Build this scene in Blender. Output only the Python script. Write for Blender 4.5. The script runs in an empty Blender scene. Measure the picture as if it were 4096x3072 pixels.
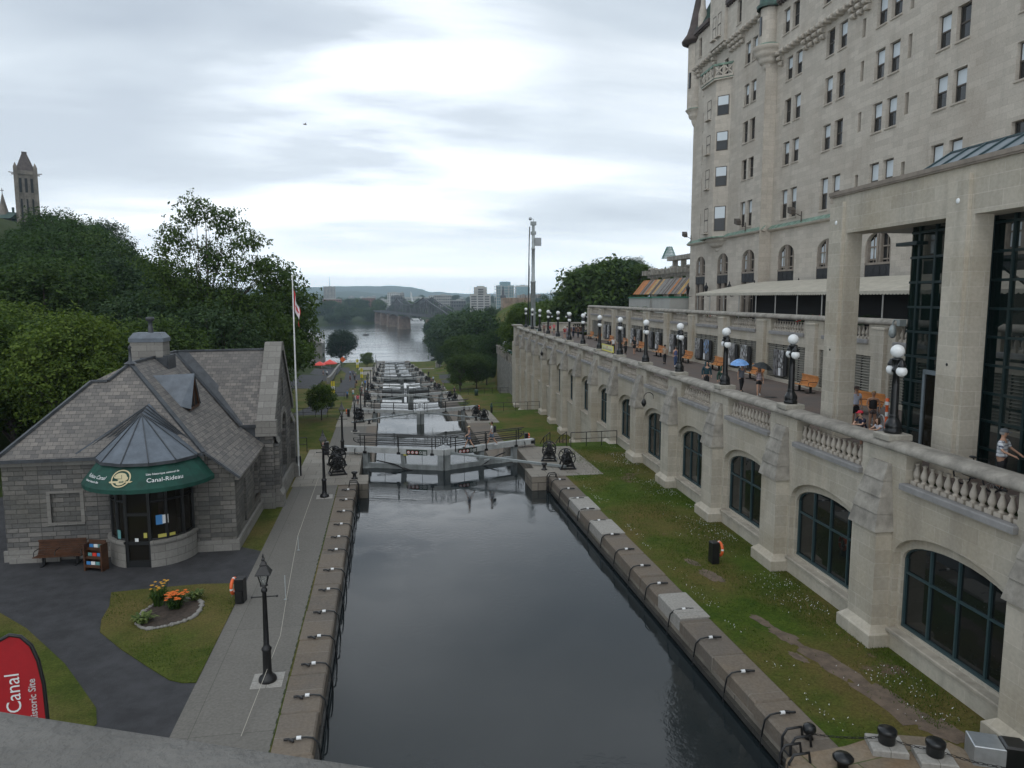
import bpy, bmesh, math, random
import numpy as np
from math import radians, sin, cos, pi, sqrt, atan2
from mathutils import Vector, Matrix, noise
random.seed(7)
sc = bpy.context.scene
col = sc.collection
# ------------------------------------------------------------------ camera, sky, sun, exposure
H = 12.3
cam_d = bpy.data.cameras.new("camera")
cam = bpy.data.objects.new("camera", cam_d)
col.objects.link(cam)
sc.camera = cam
cam_d.sensor_width = 36.0
cam_d.lens = 2958.0 / 4096.0 * 36.0
cam_d.clip_start = 0.1
cam_d.clip_end = 30000.0
cam.location = (0, 0, H)
cam.rotation_euler = (radians(90 - 6.6716), 0, radians(-9.5865))
world = bpy.data.worlds.new("World")
sc.world = world
world.use_nodes = True
SUN_EL, SUN_ROT = 52.0, 205.0
def nd(nt, t, **kw):
 n = nt.nodes.new(t)
 for k, v in kw.items():
  setattr(n, k, v)
 return n
def lk(nt, a, b):
 nt.links.new(a, b)
def ramp(nt, stops, fac=None, interp='LINEAR'):
 r = nd(nt, 'ShaderNodeValToRGB')
 cr = r.color_ramp
 cr.interpolation = interp
 while len(cr.elements) < len(stops):
  cr.elements.new(0.5)
 for e, (p, c) in zip(cr.elements, stops):
  e.position = p
  e.color = c if len(c) == 4 else (c[0], c[1], c[2], 1)
 if fac is not None:
  lk(nt, fac, r.inputs[0])
 return r
def mth(nt, op, a, b=None, clamp=False):
 m = nd(nt, 'ShaderNodeMath', operation=op, use_clamp=clamp)
 for i, x in enumerate((a, b)):
  if x is None:
   continue
  if isinstance(x, (int, float)):
   m.inputs[i].default_value = x
  else:
   lk(nt, x, m.inputs[i])
 return m.outputs[0]
def mixc(nt, fac, a, b, mode='MIX'):
 m = nd(nt, 'ShaderNodeMix', data_type='RGBA', blend_type=mode)
 for i, x in ((0, fac), (6, a), (7, b)):
  if isinstance(x, (int, float)):
   m.inputs[i].default_value = x
  elif isinstance(x, tuple):
   m.inputs[i].default_value = (x[0], x[1], x[2], 1)
  else:
   lk(nt, x, m.inputs[i])
 return m.outputs[2]
def make_world():
 nt = world.node_tree
 nt.nodes.clear()
 out = nd(nt, 'ShaderNodeOutputWorld')
 bg = nd(nt, 'ShaderNodeBackground')
 sky = nd(nt, 'ShaderNodeTexSky', sky_type='NISHITA', sun_disc=False)
 sky.sun_elevation = radians(SUN_EL)
 sky.sun_rotation = radians(SUN_ROT)
 sky.air_density = 1.0
 sky.dust_density = 3.0
 tc = nd(nt, 'ShaderNodeTexCoord')
 sep = nd(nt, 'ShaderNodeSeparateXYZ')
 lk(nt, tc.outputs['Generated'], sep.inputs[0])
 # project the view direction on a flat cloud deck
 zc = mth(nt, 'ADD', mth(nt, 'MAXIMUM', sep.outputs[2], 0.0), 0.16)
 u = mth(nt, 'DIVIDE', sep.outputs[0], zc)
 v = mth(nt, 'DIVIDE', sep.outputs[1], zc)
 cmb = nd(nt, 'ShaderNodeCombineXYZ')
 lk(nt, u, cmb.inputs[0])
 lk(nt, v, cmb.inputs[1])
 mp = nd(nt, 'ShaderNodeMapping')
 mp.inputs['Rotation'].default_value = (0, 0, radians(-32))
 mp.inputs['Scale'].default_value = (0.55, 1.25, 1)
 mp.inputs['Location'].default_value = (1.45, 0.45, 0)
 lk(nt, cmb.outputs[0], mp.inputs[0])
 n1 = nd(nt, 'ShaderNodeTexNoise')
 n1.inputs['Scale'].default_value = 0.95
 n1.inputs['Detail'].default_value = 7
 n1.inputs['Roughness'].default_value = 0.50
 n1.inputs['Distortion'].default_value = 0.2
 lk(nt, mp.outputs[0], n1.inputs['Vector'])
 deck = ramp(nt, [(0.36, (6.6, 7.5, 8.6)), (0.49, (8.6, 9.6, 10.6)), (0.58, (11.2, 12.1, 12.9)), (0.72, (19, 20, 21))], n1.outputs[0])
 # brighter band near the horizon, as the deck thins out
 hz = ramp(nt, [(0.0, (1, 1, 1)), (0.03, (.85, .85, .85)), (0.09, (0.16, 0.16, 0.16)), (0.22, (.10, .10, .10)), (0.32, (0, 0, 0))], sep.outputs[2])
 c = mixc(nt, mth(nt, 'MULTIPLY', hz.outputs[0], 0.75), deck.outputs[0], (27.0, 28.4, 29.4))
 # thin bright patch in the deck, low beyond the river
 dt = nd(nt, 'ShaderNodeVectorMath', operation='DOT_PRODUCT')
 dt.inputs[1].default_value = (sin(radians(-1)) * cos(radians(15)), cos(radians(15)), sin(radians(15)))
 lk(nt, tc.outputs['Generated'], dt.inputs[0])
 lobe = ramp(nt, [(cos(radians(15)), (0, 0, 0)), (cos(radians(8)), (.40, .40, .40)), (cos(radians(2)), (.7, .7, .7))], dt.outputs['Value'])
 gap = ramp(nt, [(.44, (.06, .06, .06)), (.62, (.9, .9, .9))], n1.outputs[0])
 c = mixc(nt, mth(nt, 'MULTIPLY', lobe.outputs[0], gap.outputs[0], True), c, (28, 29, 30))
 c = mixc(nt, 0.10, c, sky.outputs[0])
 lk(nt, c, bg.inputs[0])
 bg.inputs[1].default_value = 0.085
 lk(nt, bg.outputs[0], out.inputs[0])
make_world()
sun_d = bpy.data.lights.new("sun", 'SUN')
sun_d.energy = 0.55
sun_d.angle = radians(40)
sun_d.color = (1.0, 0.965, 0.92)
sun = bpy.data.objects.new("sun", sun_d)
col.objects.link(sun)
sun.location = (0, -50, 120)
# light from behind-left of the viewer
_a = radians(SUN_ROT)
sdir = Vector((sin(_a) * cos(radians(SUN_EL)), cos(_a) * cos(radians(SUN_EL)), sin(radians(SUN_EL))))
sun.rotation_euler = (-sdir).to_track_quat('-Z', 'Y').to_euler()
vs = sc.view_settings
vs.view_transform = 'Standard'
vs.look = 'None'
vs.gamma = 1.0
vs.use_curve_mapping = False
vs.exposure = 0.0
sc.cycles.max_bounces = 8
sc.cycles.diffuse_bounces = 3
sc.cycles.glossy_bounces = 4
sc.cycles.transmission_bounces = 6
sc.cycles.transparent_max_bounces = 12
sc.cycles.volume_bounces = 1
sc.cycles.use_denoising = True
# ------------------------------------------------------------------ materials
MATS = {}
def mat(name, colr, rough=0.7, var=0.0, scale=2.0, bump=0.0, bscale=None, metal=0.0, spec=None, col2=None, emit=None, transp=0.0, streak=0.0, detail=4.0):
 """plain principled material with optional noise variation, bump and rain streaks"""
 m = bpy.data.materials.new(name)
 m.use_nodes = True
 nt = m.node_tree
 p = nt.nodes['Principled BSDF']
 p.inputs['Roughness'].default_value = rough
 p.inputs['Metallic'].default_value = metal
 if spec is not None:
  p.inputs['Specular IOR Level'].default_value = spec
 p.inputs['Base Color'].default_value = (*colr, 1)
 tc = nd(nt, 'ShaderNodeTexCoord')
 c = None
 if var > 0 or col2:
  n = nd(nt, 'ShaderNodeTexNoise')
  n.inputs['Scale'].default_value = scale
  n.inputs['Detail'].default_value = detail
  n.inputs['Roughness'].default_value = 0.65
  lk(nt, tc.outputs['Object'], n.inputs['Vector'])
  b = col2 or tuple(x * (1 - var) for x in colr)
  a = colr if col2 else tuple(min(1, x * (1 + var)) for x in colr)
  r = ramp(nt, [(0.36, a), (0.64, b)], n.outputs[0])
  c = r.outputs[0]
 if streak > 0:
  mp = nd(nt, 'ShaderNodeMapping')
  mp.inputs['Scale'].default_value = (1.7, 1.7, 0.16)
  lk(nt, tc.outputs['Object'], mp.inputs[0])
  n = nd(nt, 'ShaderNodeTexNoise')
  n.inputs['Scale'].default_value = 1.6
  n.inputs['Detail'].default_value = 5
  lk(nt, mp.outputs[0], n.inputs['Vector'])
  f = ramp(nt, [(0.5, (0, 0, 0)), (0.72, (1, 1, 1))], n.outputs[0])
  c = mixc(nt, mth(nt, 'MULTIPLY', f.outputs[0], streak), c if c else tuple(colr), tuple(x * 0.45 for x in colr))
 if c is not None:
  lk(nt, c, p.inputs['Base Color'])
 if bump > 0:
  n = nd(nt, 'ShaderNodeTexNoise')
  n.inputs['Scale'].default_value = bscale or scale * 4
  n.inputs['Detail'].default_value = 6
  lk(nt, tc.outputs['Object'], n.inputs['Vector'])
  bn = nd(nt, 'ShaderNodeBump')
  bn.inputs['Strength'].default_value = bump
  bn.inputs['Distance'].default_value = 0.05
  lk(nt, n.outputs[0], bn.inputs['Height'])
  lk(nt, bn.outputs[0], p.inputs['Normal'])
 if emit:
  p.inputs['Emission Color'].default_value = (*emit[0], 1)
  p.inputs['Emission Strength'].default_value = emit[1]
 MATS[name] = m
 return m
def uv_nodes(nt, zscale=1.0):
 """(along-wall, up) coordinates from object position and facing direction"""
 tc = nd(nt, 'ShaderNodeTexCoord')
 s = nd(nt, 'ShaderNodeSeparateXYZ')
 lk(nt, tc.outputs['Object'], s.inputs[0])
 sn = nd(nt, 'ShaderNodeSeparateXYZ')
 lk(nt, tc.outputs['Normal'], sn.inputs[0])
 f = mth(nt, 'GREATER_THAN', mth(nt, 'ABSOLUTE', sn.outputs[0]), mth(nt, 'ABSOLUTE', sn.outputs[1]))
 mx = nd(nt, 'ShaderNodeMix', data_type='FLOAT')
 lk(nt, f, mx.inputs[0])
 lk(nt, s.outputs[0], mx.inputs[2])
 lk(nt, s.outputs[1], mx.inputs[3])
 c = nd(nt, 'ShaderNodeCombineXYZ')
 lk(nt, mx.outputs[0], c.inputs[0])
 lk(nt, mth(nt, 'MULTIPLY', s.outputs[2], zscale), c.inputs[1])
 return tc, c.outputs[0]
def masonry(name, c1, c2, mortar, bw, bh, ms=0.012, rough=0.85, bump=0.3, stain=None, stain_amt=0.3, zscale=1.0, rockface=0.0, squash=1.0, sat=0.0, smooth=0.1, streak=0.0):
 m = bpy.data.materials.new(name)
 m.use_nodes = True
 nt = m.node_tree
 p = nt.nodes['Principled BSDF']
 p.inputs['Roughness'].default_value = rough
 p.inputs['Specular IOR Level'].default_value = 0.25
 tc, uv = uv_nodes(nt, zscale)
 br = nd(nt, 'ShaderNodeTexBrick')
 br.inputs['Scale'].default_value = 1.0
 br.inputs['Brick Width'].default_value = bw
 br.inputs['Row Height'].default_value = bh
 br.inputs['Mortar Size'].default_value = ms
 br.inputs['Mortar Smooth'].default_value = smooth
 br.inputs['Color1'].default_value = (*c1, 1)
 br.inputs['Color2'].default_value = (*c2, 1)
 br.inputs['Mortar'].default_value = (*mortar, 1)
 br.squash = squash
 # slight waviness so that courses are not ruler straight
 lk(nt, uv, br.inputs['Vector'])
 c = br.outputs[0]
 n = nd(nt, 'ShaderNodeTexNoise')
 n.inputs['Scale'].default_value = 0.35
 n.inputs['Detail'].default_value = 6
 lk(nt, tc.outputs['Object'], n.inputs['Vector'])
 if stain:
  f = ramp(nt, [(0.46, (0, 0, 0)), (0.68, (1, 1, 1))], n.outputs[0])
  c = mixc(nt, mth(nt, 'MULTIPLY', f.outputs[0], stain_amt), c, stain)
 if streak:
  mp = nd(nt, 'ShaderNodeMapping')
  mp.inputs['Scale'].default_value = (1.3, 1.3, 0.12)
  lk(nt, tc.outputs['Object'], mp.inputs[0])
  n4 = nd(nt, 'ShaderNodeTexNoise')
  n4.inputs['Scale'].default_value = 1.3
  n4.inputs['Detail'].default_value = 6
  lk(nt, mp.outputs[0], n4.inputs['Vector'])
  f4 = ramp(nt, [(0.5, (0, 0, 0)), (0.75, (1, 1, 1))], n4.outputs[0])
  c = mixc(nt, mth(nt, 'MULTIPLY', f4.outputs[0], streak), c, tuple(x * 0.5 for x in c1))
 n2 = nd(nt, 'ShaderNodeTexNoise')
 n2.inputs['Scale'].default_value = 9.0
 n2.inputs['Detail'].default_value = 5
 lk(nt, tc.outputs['Object'], n2.inputs['Vector'])
 f2 = ramp(nt, [(0.3, (0.91, 0.91, 0.91)), (0.7, (1.07, 1.07, 1.07))], n2.outputs[0])
 c = mixc(nt, 1.0, c, f2.outputs[0], 'MULTIPLY')
 lk(nt, c, p.inputs['Base Color'])
 hgt = mth(nt, 'MULTIPLY', br.outputs['Fac'], -1.0)
 if rockface:
  n3 = nd(nt, 'ShaderNodeTexNoise')
  n3.inputs['Scale'].default_value = 4.5
  n3.inputs['Detail'].default_value = 5
  lk(nt, tc.outputs['Object'], n3.inputs['Vector'])
  hgt = mth(nt, 'ADD', hgt, mth(nt, 'MULTIPLY', n3.outputs[0], rockface))
 else:
  hgt = mth(nt, 'ADD', hgt, mth(nt, 'MULTIPLY', n2.outputs[0], 0.08))
 bn = nd(nt, 'ShaderNodeBump')
 bn.inputs['Strength'].default_value = bump
 bn.inputs['Distance'].default_value = 0.04
 lk(nt, hgt, bn.inputs['Height'])
 lk(nt, bn.outputs[0], p.inputs['Normal'])
 MATS[name] = m
 return m
def glassmat(name, tint, rough=0.03, dark=(0.012, 0.014, 0.016), alpha=1.0):
 """window glass as seen from outside by day: dark body with a clear reflection"""
 m = bpy.data.materials.new(name)
 m.use_nodes = True
 nt = m.node_tree
 p = nt.nodes['Principled BSDF']
 p.inputs['Base Color'].default_value = (*dark, 1)
 p.inputs['Roughness'].default_value = rough
 p.inputs['Specular IOR Level'].default_value = tint
 p.inputs['IOR'].default_value = 1.5
 p.inputs['Alpha'].default_value = alpha
 MATS[name] = m
 return m
def leafmat(name, c1, c2, scale=0.5):
 m = bpy.data.materials.new(name)
 m.use_nodes = True
 nt = m.node_tree
 p = nt.nodes['Principled BSDF']
 p.inputs['Roughness'].default_value = 0.75
 p.inputs['Specular IOR Level'].default_value = 0.2
 geo = nd(nt, 'ShaderNodeNewGeometry')
 tc = nd(nt, 'ShaderNodeTexCoord')
 n = nd(nt, 'ShaderNodeTexNoise')
 n.inputs['Scale'].default_value = scale
 n.inputs['Detail'].default_value = 3
 lk(nt, tc.outputs['Object'], n.inputs['Vector'])
 oi = nd(nt, 'ShaderNodeObjectInfo')
 f = mth(nt, 'ADD', mth(nt, 'MULTIPLY', n.outputs[0], 0.65), mth(nt, 'MULTIPLY', geo.outputs['Random Per Island'], 0.45))
 f = mth(nt, 'ADD', f, mth(nt, 'MULTIPLY', mth(nt, 'SUBTRACT', oi.outputs['Random'], 0.5), 0.25))
 r = ramp(nt, [(0.28, c1), (0.75, c2)], f)
 lk(nt, r.outputs[0], p.inputs['Base Color'])
 tr = nd(nt, 'ShaderNodeBsdfTranslucent')
 lk(nt, mixc(nt, 1.0, r.outputs[0], (1.25, 1.3, 0.7), 'MULTIPLY'), tr.inputs[0])
 mx = nd(nt, 'ShaderNodeMixShader')
 mx.inputs[0].default_value = 0.28
 lk(nt, p.outputs[0], mx.inputs[1])
 lk(nt, tr.outputs[0], mx.inputs[2])
 lk(nt, mx.outputs[0], nt.nodes['Material Output'].inputs[0])
 MATS[name] = m
 return m
def watermat(name, base, rscale, strength, rough, stretch=(1, 1, 1), dist=0.05):
 m = bpy.data.materials.new(name)
 m.use_nodes = True
 nt = m.node_tree
 p = nt.nodes['Principled BSDF']
 p.inputs['Base Color'].default_value = (*base, 1)
 p.inputs['Roughness'].default_value = rough
 p.inputs['IOR'].default_value = 1.33
 tc = nd(nt, 'ShaderNodeTexCoord')
 mp = nd(nt, 'ShaderNodeMapping')
 mp.inputs['Scale'].default_value = stretch
 lk(nt, tc.outputs['Object'], mp.inputs[0])
 n = nd(nt, 'ShaderNodeTexNoise')
 n.inputs['Scale'].default_value = rscale
 n.inputs['Detail'].default_value = 4
 n.inputs['Roughness'].default_value = 0.6
 lk(nt, mp.outputs[0], n.inputs['Vector'])
 n2 = nd(nt, 'ShaderNodeTexNoise')
 n2.inputs['Scale'].default_value = rscale * 0.13
 n2.inputs['Detail'].default_value = 3
 lk(nt, mp.outputs[0], n2.inputs['Vector'])
 bn = nd(nt, 'ShaderNodeBump')
 bn.inputs['Distance'].default_value = dist
 lk(nt, mth(nt, 'MULTIPLY', ramp(nt, [(0.42, (0.06, 0.06, 0.06)), (0.62, (1, 1, 1))], n2.outputs[0]).outputs[0], strength), bn.inputs['Strength'])
 lk(nt, n.outputs[0], bn.inputs['Height'])
 lk(nt, bn.outputs[0], p.inputs['Normal'])
 MATS[name] = m
 return m
masonry('terrace_stone', (0.50, 0.46, 0.385), (0.42, 0.385, 0.32), (0.55, 0.51, 0.44), 1.15, 0.46, 0.010, 0.85, 0.15, (0.34, 0.285, 0.20), 0.5, streak=0.45)
masonry('hotel_stone', (0.53, 0.485, 0.42), (0.44, 0.40, 0.345), (0.39, 0.35, 0.30), 1.05, 0.40, 0.008, 0.85, 0.15, (0.36, 0.31, 0.255), 0.45, streak=0.25)
mat('trim_stone', (0.40, 0.36, 0.295), 0.85, 0.18, 1.3, 0.2, 14, streak=0.45)
mat('baluster_stone', (0.46, 0.41, 0.345), 0.85, 0.15, 1.6, 0.1, 14, streak=0.2)
mat('sill_stone', (0.25, 0.245, 0.24), 0.85, 0.15, 1.5, 0.15, 14)
mat('cap_stone', (0.285, 0.265, 0.23), 0.88, 0.28, 1.6, 0.10, 16, streak=0.25)
mat('lamp_block', (0.33, 0.31, 0.265), 0.85, 0.2, 2.5, 0.2, 14)
masonry('limestone_rock', (0.23, 0.215, 0.195), (0.105, 0.105, 0.104), (0.07, 0.068, 0.065), 0.58, 0.21, 0.012, 0.9, 0.9, (0.10, 0.095, 0.08), 0.6, rockface=1.6, squash=0.8)
masonry('limestone_smooth', (0.26, 0.25, 0.23), (0.20, 0.19, 0.175), (0.12, 0.115, 0.105), 0.8, 0.32, 0.01, 0.9, 0.3, (0.2, 0.19, 0.165), 0.4, rockface=0.5)
masonry('slate_roof', (0.225, 0.205, 0.185), (0.125, 0.118, 0.113), (0.05, 0.05, 0.05), 0.30, 0.20, 0.008, 0.75, 0.5, (0.12, 0.115, 0.11), 0.5, zscale=1.35, smooth=0.3)
masonry('lock_wall', (0.26, 0.23, 0.19), (0.20, 0.175, 0.145), (0.06, 0.055, 0.05), 1.7, 0.52, 0.02, 0.9, 0.6, (0.09, 0.085, 0.07), 0.75, rockface=0.8, streak=0.5)
masonry('rubble_wall', (0.27, 0.26, 0.235), (0.17, 0.165, 0.15), (0.10, 0.098, 0.09), 0.9, 0.4, 0.02, 0.9, 0.6, (0.14, 0.14, 0.12), 0.4, rockface=1.0)
mat('lead_dark', (0.045, 0.05, 0.057), 0.5, 0.3, 2.0, 0.15, 6)
mat('lead_roof', (0.105, 0.125, 0.150), 0.5, 0.18, 2.2, 0.1, 6, streak=0.25)
mat('copper_green', (0.17, 0.255, 0.20), 0.7, 0.35, 2.5, 0.2, 8, streak=0.5)
mat('copper_dark', (0.035, 0.075, 0.06), 0.6, 0.4, 2.0, 0.2, 8)
mat('roof_brown', (0.06, 0.045, 0.04), 0.7, 0.3, 1.0, 0.2, 8)
mat('awning_green', (0.004, 0.052, 0.037), 0.75, 0.25, 2.0, 0.1, 30)
mat('canvas', (0.45, 0.42, 0.35), 0.8, 0.10, 1.2, 0.05, 5, streak=0.2)
mat('cream_paint', (0.52, 0.45, 0.27), 0.6)
mat('white_paint', (0.72, 0.73, 0.72), 0.55, 0.12, 2.0, 0.1, 12, streak=0.35)
mat('lettering_white', (0.75, 0.76, 0.76), 0.6)
mat('beam_grey', (0.44, 0.455, 0.45), 0.6, 0.12, 2.0, 0.1, 12, streak=0.35)
mat('gate_grey', (0.25, 0.27, 0.27), 0.6, 0.2, 1.5, 0.15, 10, streak=0.6)
mat('gate_wet', (0.045, 0.042, 0.036), 0.35, 0.35, 1.5, 0.3, 10)
mat('black_iron', (0.010, 0.010, 0.011), 0.42, 0.3, 6.0, 0.1, 30)
mat('lamp_black', (0.008, 0.009, 0.010), 0.28)
mat('globe_white', (0.80, 0.82, 0.82), 0.25)
mat('lamp_glass', (0.55, 0.55, 0.5), 0.15)
mat('steel_grey', (0.30, 0.33, 0.33), 0.45, 0.15, 2.0, metal=0.3)
mat('zinc', (0.42, 0.45, 0.47), 0.35, 0.1, 3.0, metal=0.6)
mat('bench_orange', (0.52, 0.22, 0.065), 0.45, 0.18, 3.0, 0.1, 20)
mat('bench_brown', (0.07, 0.028, 0.012), 0.5, 0.3, 3.0, 0.1, 20)
mat('asphalt', (0.036, 0.036, 0.039), 0.9, 0.30, 1.2, 0.5, 40, detail=8)
mat('earth', (.135, .10, .072), .95, .25, 3.0, .5, 25)
mat('soil', (0.055, 0.04, 0.03), 0.95, 0.4, 6.0, 0.8, 30)
mat('orange_plastic', (0.75, 0.13, 0.03), 0.45, 0.1, 6.0)
mat('red_plastic', (0.70, 0.05, 0.03), 0.45)
mat('red_cloth', (0.36, 0.006, 0.012), 0.7, 0.12, 1.0)
mat('flag_red', (0.55, 0.03, 0.04), 0.7)
mat('flag_white', (0.75, 0.75, 0.76), 0.7)
mat('bark', (0.085, 0.07, 0.055), 0.95, 0.4, 5.0, 0.8, 20)
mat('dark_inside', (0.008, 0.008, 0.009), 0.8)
mat('louver', (0.27, 0.255, 0.215), 0.6, 0.15, 3.0)
mat('louver_dark', (0.012, 0.012, 0.012), 0.7)
mat('plain_grey', (0.33, 0.33, 0.31), 0.7, 0.06, 0.8, streak=0.15)
mat('green_trim', (0.02, 0.16, 0.10), 0.5)
mat('frame_teal', (0.030, 0.060, 0.068), 0.4)
mat('frame_black', (0.010, 0.011, 0.012), 0.45)
mat('frame_green', (0.008, 0.022, 0.024), 0.4)
mat('sash_brown', (0.075, 0.062, 0.05), 0.6)
mat('mullion_stone', (0.24, 0.205, 0.17), 0.85, 0.15, 2.0)
mat('iron_panel', (0.014, 0.015, 0.018), 0.6, 0.4, 3.0, 0.6, 9)
mat('sky_sheen', (0.60, 0.66, 0.70), 0.25)  # pale tone that paints the sky's reflection on hotel panes
mat('blue_grey_metal', (0.16, 0.19, 0.21), 0.45, 0.12, 2.0)
mat('brick_red', (0.20, 0.09, 0.065), 0.85, 0.2, 0.2)
mat('concrete_pale', (0.42, 0.41, 0.38), 0.85, 0.12, 0.1)
mat('tower_glass', (0.22, 0.33, 0.36), 0.25, 0.2, 0.15)
mat('truss_steel', (0.075, 0.08, 0.085), 0.7, 0.25, 0.1)
mat('pier_stone', (0.18, 0.13, 0.10), 0.9, 0.25, 0.3, streak=0.5)
mat('sand_wall', (0.30, 0.22, 0.16), 0.9, 0.3, 0.2)
mat('tower_stone', (0.165, 0.145, 0.12), 0.9, 0.3, 0.35, streak=0.6)
mat('rope', (0.42, 0.39, 0.33), 0.8)
mat('concrete_bridge', (0.17, 0.163, 0.15), 0.92, 0.22, 3.0, 0.6, 45, detail=9)
glassmat('glass_hotel', 0.55, 0.03, (0.02, 0.022, 0.024))
glassmat('glass_arch', 0.5, 0.02, (0.010, 0.012, 0.012))
glassmat('glass_shop', 0.35, 0.04, (0.014, 0.012, 0.009))
# clear pavilion glass
_m = glassmat('glass_clear', 0.5, 0.02, (0.006, 0.014, 0.013), 0.62)
watermat('canal_water', (0.012, 0.017, 0.019), 4.0, 0.16, 0.03, (1, 1.0, 1))
watermat('lock_water', (0.012, 0.014, 0.012), 2.5, 0.28, 0.04, (1, 1, 1))
watermat('river_water', (0.03, 0.04, 0.04), 0.5, 0.8, 0.12, (0.12, 0.7, 1), 0.25)
leafmat('leaf_deep', (0.014, 0.033, 0.010), (0.046, 0.088, 0.022))
leafmat('leaf_dark', (0.008, 0.020, 0.010), (0.022, 0.046, 0.020))
leafmat('leaf_mid', (0.023, 0.050, 0.013), (0.078, 0.125, 0.028))
leafmat('leaf_bright', (0.034, 0.072, 0.012), (0.115, 0.165, 0.028))
leafmat('leaf_blue', (0.021, 0.044, 0.020), (0.068, 0.112, 0.046))
leafmat('leaf_hosta', (0.06, 0.10, 0.03), (0.20, 0.24, 0.08), 4)
leafmat('leaf_lily', (0.02, 0.05, 0.012), (0.06, 0.11, 0.02), 4)
def lawnmat(name, g1, g2, straw, earth, straw_lo, straw_hi, earth_lo, earth_hi, sc_=0.22, locz=0.0):
 m = bpy.data.materials.new(name)
 m.use_nodes = True
 nt = m.node_tree
 p = nt.nodes['Principled BSDF']
 p.inputs['Roughness'].default_value = 0.95
 p.inputs['Specular IOR Level'].default_value = 0.1
 tc = nd(nt, 'ShaderNodeTexCoord')
 mp = nd(nt, 'ShaderNodeMapping')
 mp.inputs['Location'].default_value = (locz, locz, 0)
 lk(nt, tc.outputs['Object'], mp.inputs[0])
 def nz(s, d=5, r=0.6):
  n = nd(nt, 'ShaderNodeTexNoise')
  n.inputs['Scale'].default_value = s
  n.inputs['Detail'].default_value = d
  n.inputs['Roughness'].default_value = r
  lk(nt, mp.outputs[0], n.inputs['Vector'])
  return n.outputs[0]
 c = ramp(nt, [(0.35, g1), (0.65, g2)], nz(1.7, 8, 0.75)).outputs[0]
 c = mixc(nt, ramp(nt, [(straw_lo, (0, 0, 0)), (straw_hi, (0.85, 0.85, 0.85))], nz(sc_, 7, 0.6)).outputs[0], c, straw)
 c = mixc(nt, ramp(nt, [(earth_lo, (0, 0, 0)), (earth_hi, (1, 1, 1))], nz(sc_ * 1.5, 9, 0.68)).outputs[0], c, earth)
 c = mixc(nt, 0.8, c, ramp(nt, [(0.3, (0.55, 0.55, 0.55)), (0.7, (1.3, 1.3, 1.3))], nz(14, 5)).outputs[0], 'MULTIPLY')
 lk(nt, c, p.inputs['Base Color'])
 bn = nd(nt, 'ShaderNodeBump')
 bn.inputs['Strength'].default_value = 0.7
 bn.inputs['Distance'].default_value = 0.06
 lk(nt, nz(22, 5, 0.7), bn.inputs['Height'])
 lk(nt, bn.outputs[0], p.inputs['Normal'])
 MATS[name] = m
lawnmat('lawn', (0.046, 0.066, 0.012), (0.090, 0.110, 0.022), (0.145, 0.115, 0.042), (0.15, 0.11, 0.075), 0.44, 0.62, 0.70, 0.78)
lawnmat('lawn_right', (0.042, 0.078, 0.010), (0.082, 0.116, 0.016), (0.14, 0.105, 0.037), (0.16, 0.115, 0.08), 0.43, 0.62, 0.61, 0.66, 0.2, 3.3)
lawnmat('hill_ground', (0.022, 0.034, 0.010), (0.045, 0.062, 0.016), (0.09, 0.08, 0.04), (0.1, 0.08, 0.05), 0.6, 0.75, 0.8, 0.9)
def slabmat(name, c1, c2, joint, bw, bh, ms=0.012, dirt=(0.1, 0.09, 0.07), rot=0.0, stain=0.35, off=0.5):
 """flat paving seen from above: slabs on x,y"""
 m = bpy.data.materials.new(name)
 m.use_nodes = True
 nt = m.node_tree
 p = nt.nodes['Principled BSDF']
 p.inputs['Roughness'].default_value = 0.85
 p.inputs['Specular IOR Level'].default_value = 0.3
 tc = nd(nt, 'ShaderNodeTexCoord')
 mp = nd(nt, 'ShaderNodeMapping')
 mp.inputs['Rotation'].default_value = (0, 0, rot)
 lk(nt, tc.outputs['Object'], mp.inputs[0])
 br = nd(nt, 'ShaderNodeTexBrick')
 br.offset = off
 br.inputs['Scale'].default_value = 1
 br.inputs['Brick Width'].default_value = bw
 br.inputs['Row Height'].default_value = bh
 br.inputs['Mortar Size'].default_value = ms
 br.inputs['Color1'].default_value = (*c1, 1)
 br.inputs['Color2'].default_value = (*c2, 1)
 br.inputs['Mortar'].default_value = (*joint, 1)
 lk(nt, mp.outputs[0], br.inputs['Vector'])
 n = nd(nt, 'ShaderNodeTexNoise')
 n.inputs['Scale'].default_value = 0.55
 n.inputs['Detail'].default_value = 9
 n.inputs['Roughness'].default_value = 0.7
 lk(nt, tc.outputs['Object'], n.inputs['Vector'])
 f = ramp(nt, [(0.42, (0, 0, 0)), (0.72, (1, 1, 1))], n.outputs[0])
 c = mixc(nt, mth(nt, 'MULTIPLY', f.outputs[0], stain), br.outputs[0], dirt)
 n2 = nd(nt, 'ShaderNodeTexNoise')
 n2.inputs['Scale'].default_value = 12
 n2.inputs['Detail'].default_value = 6
 lk(nt, tc.outputs['Object'], n2.inputs['Vector'])
 c = mixc(nt, 0.8, c, ramp(nt, [(0.3, (0.78, 0.78, 0.78)), (0.7, (1.15, 1.15, 1.15))], n2.outputs[0]).outputs[0], 'MULTIPLY')
 lk(nt, c, p.inputs['Base Color'])
 bn = nd(nt, 'ShaderNodeBump')
 bn.inputs['Strength'].default_value = 0.3
 bn.inputs['Distance'].default_value = 0.02
 lk(nt, mth(nt, 'SUBTRACT', n2.outputs[0], br.outputs['Fac']), bn.inputs['Height'])
 lk(nt, bn.outputs[0], p.inputs['Normal'])
 MATS[name] = m
slabmat('path_concrete', (0.165, 0.155, 0.138), (0.145, 0.137, 0.122), (0.09, 0.085, 0.072), 2.65, 6.4, 0.01, (0.12, 0.115, 0.10), 0, 0.45, 0.0)
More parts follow.
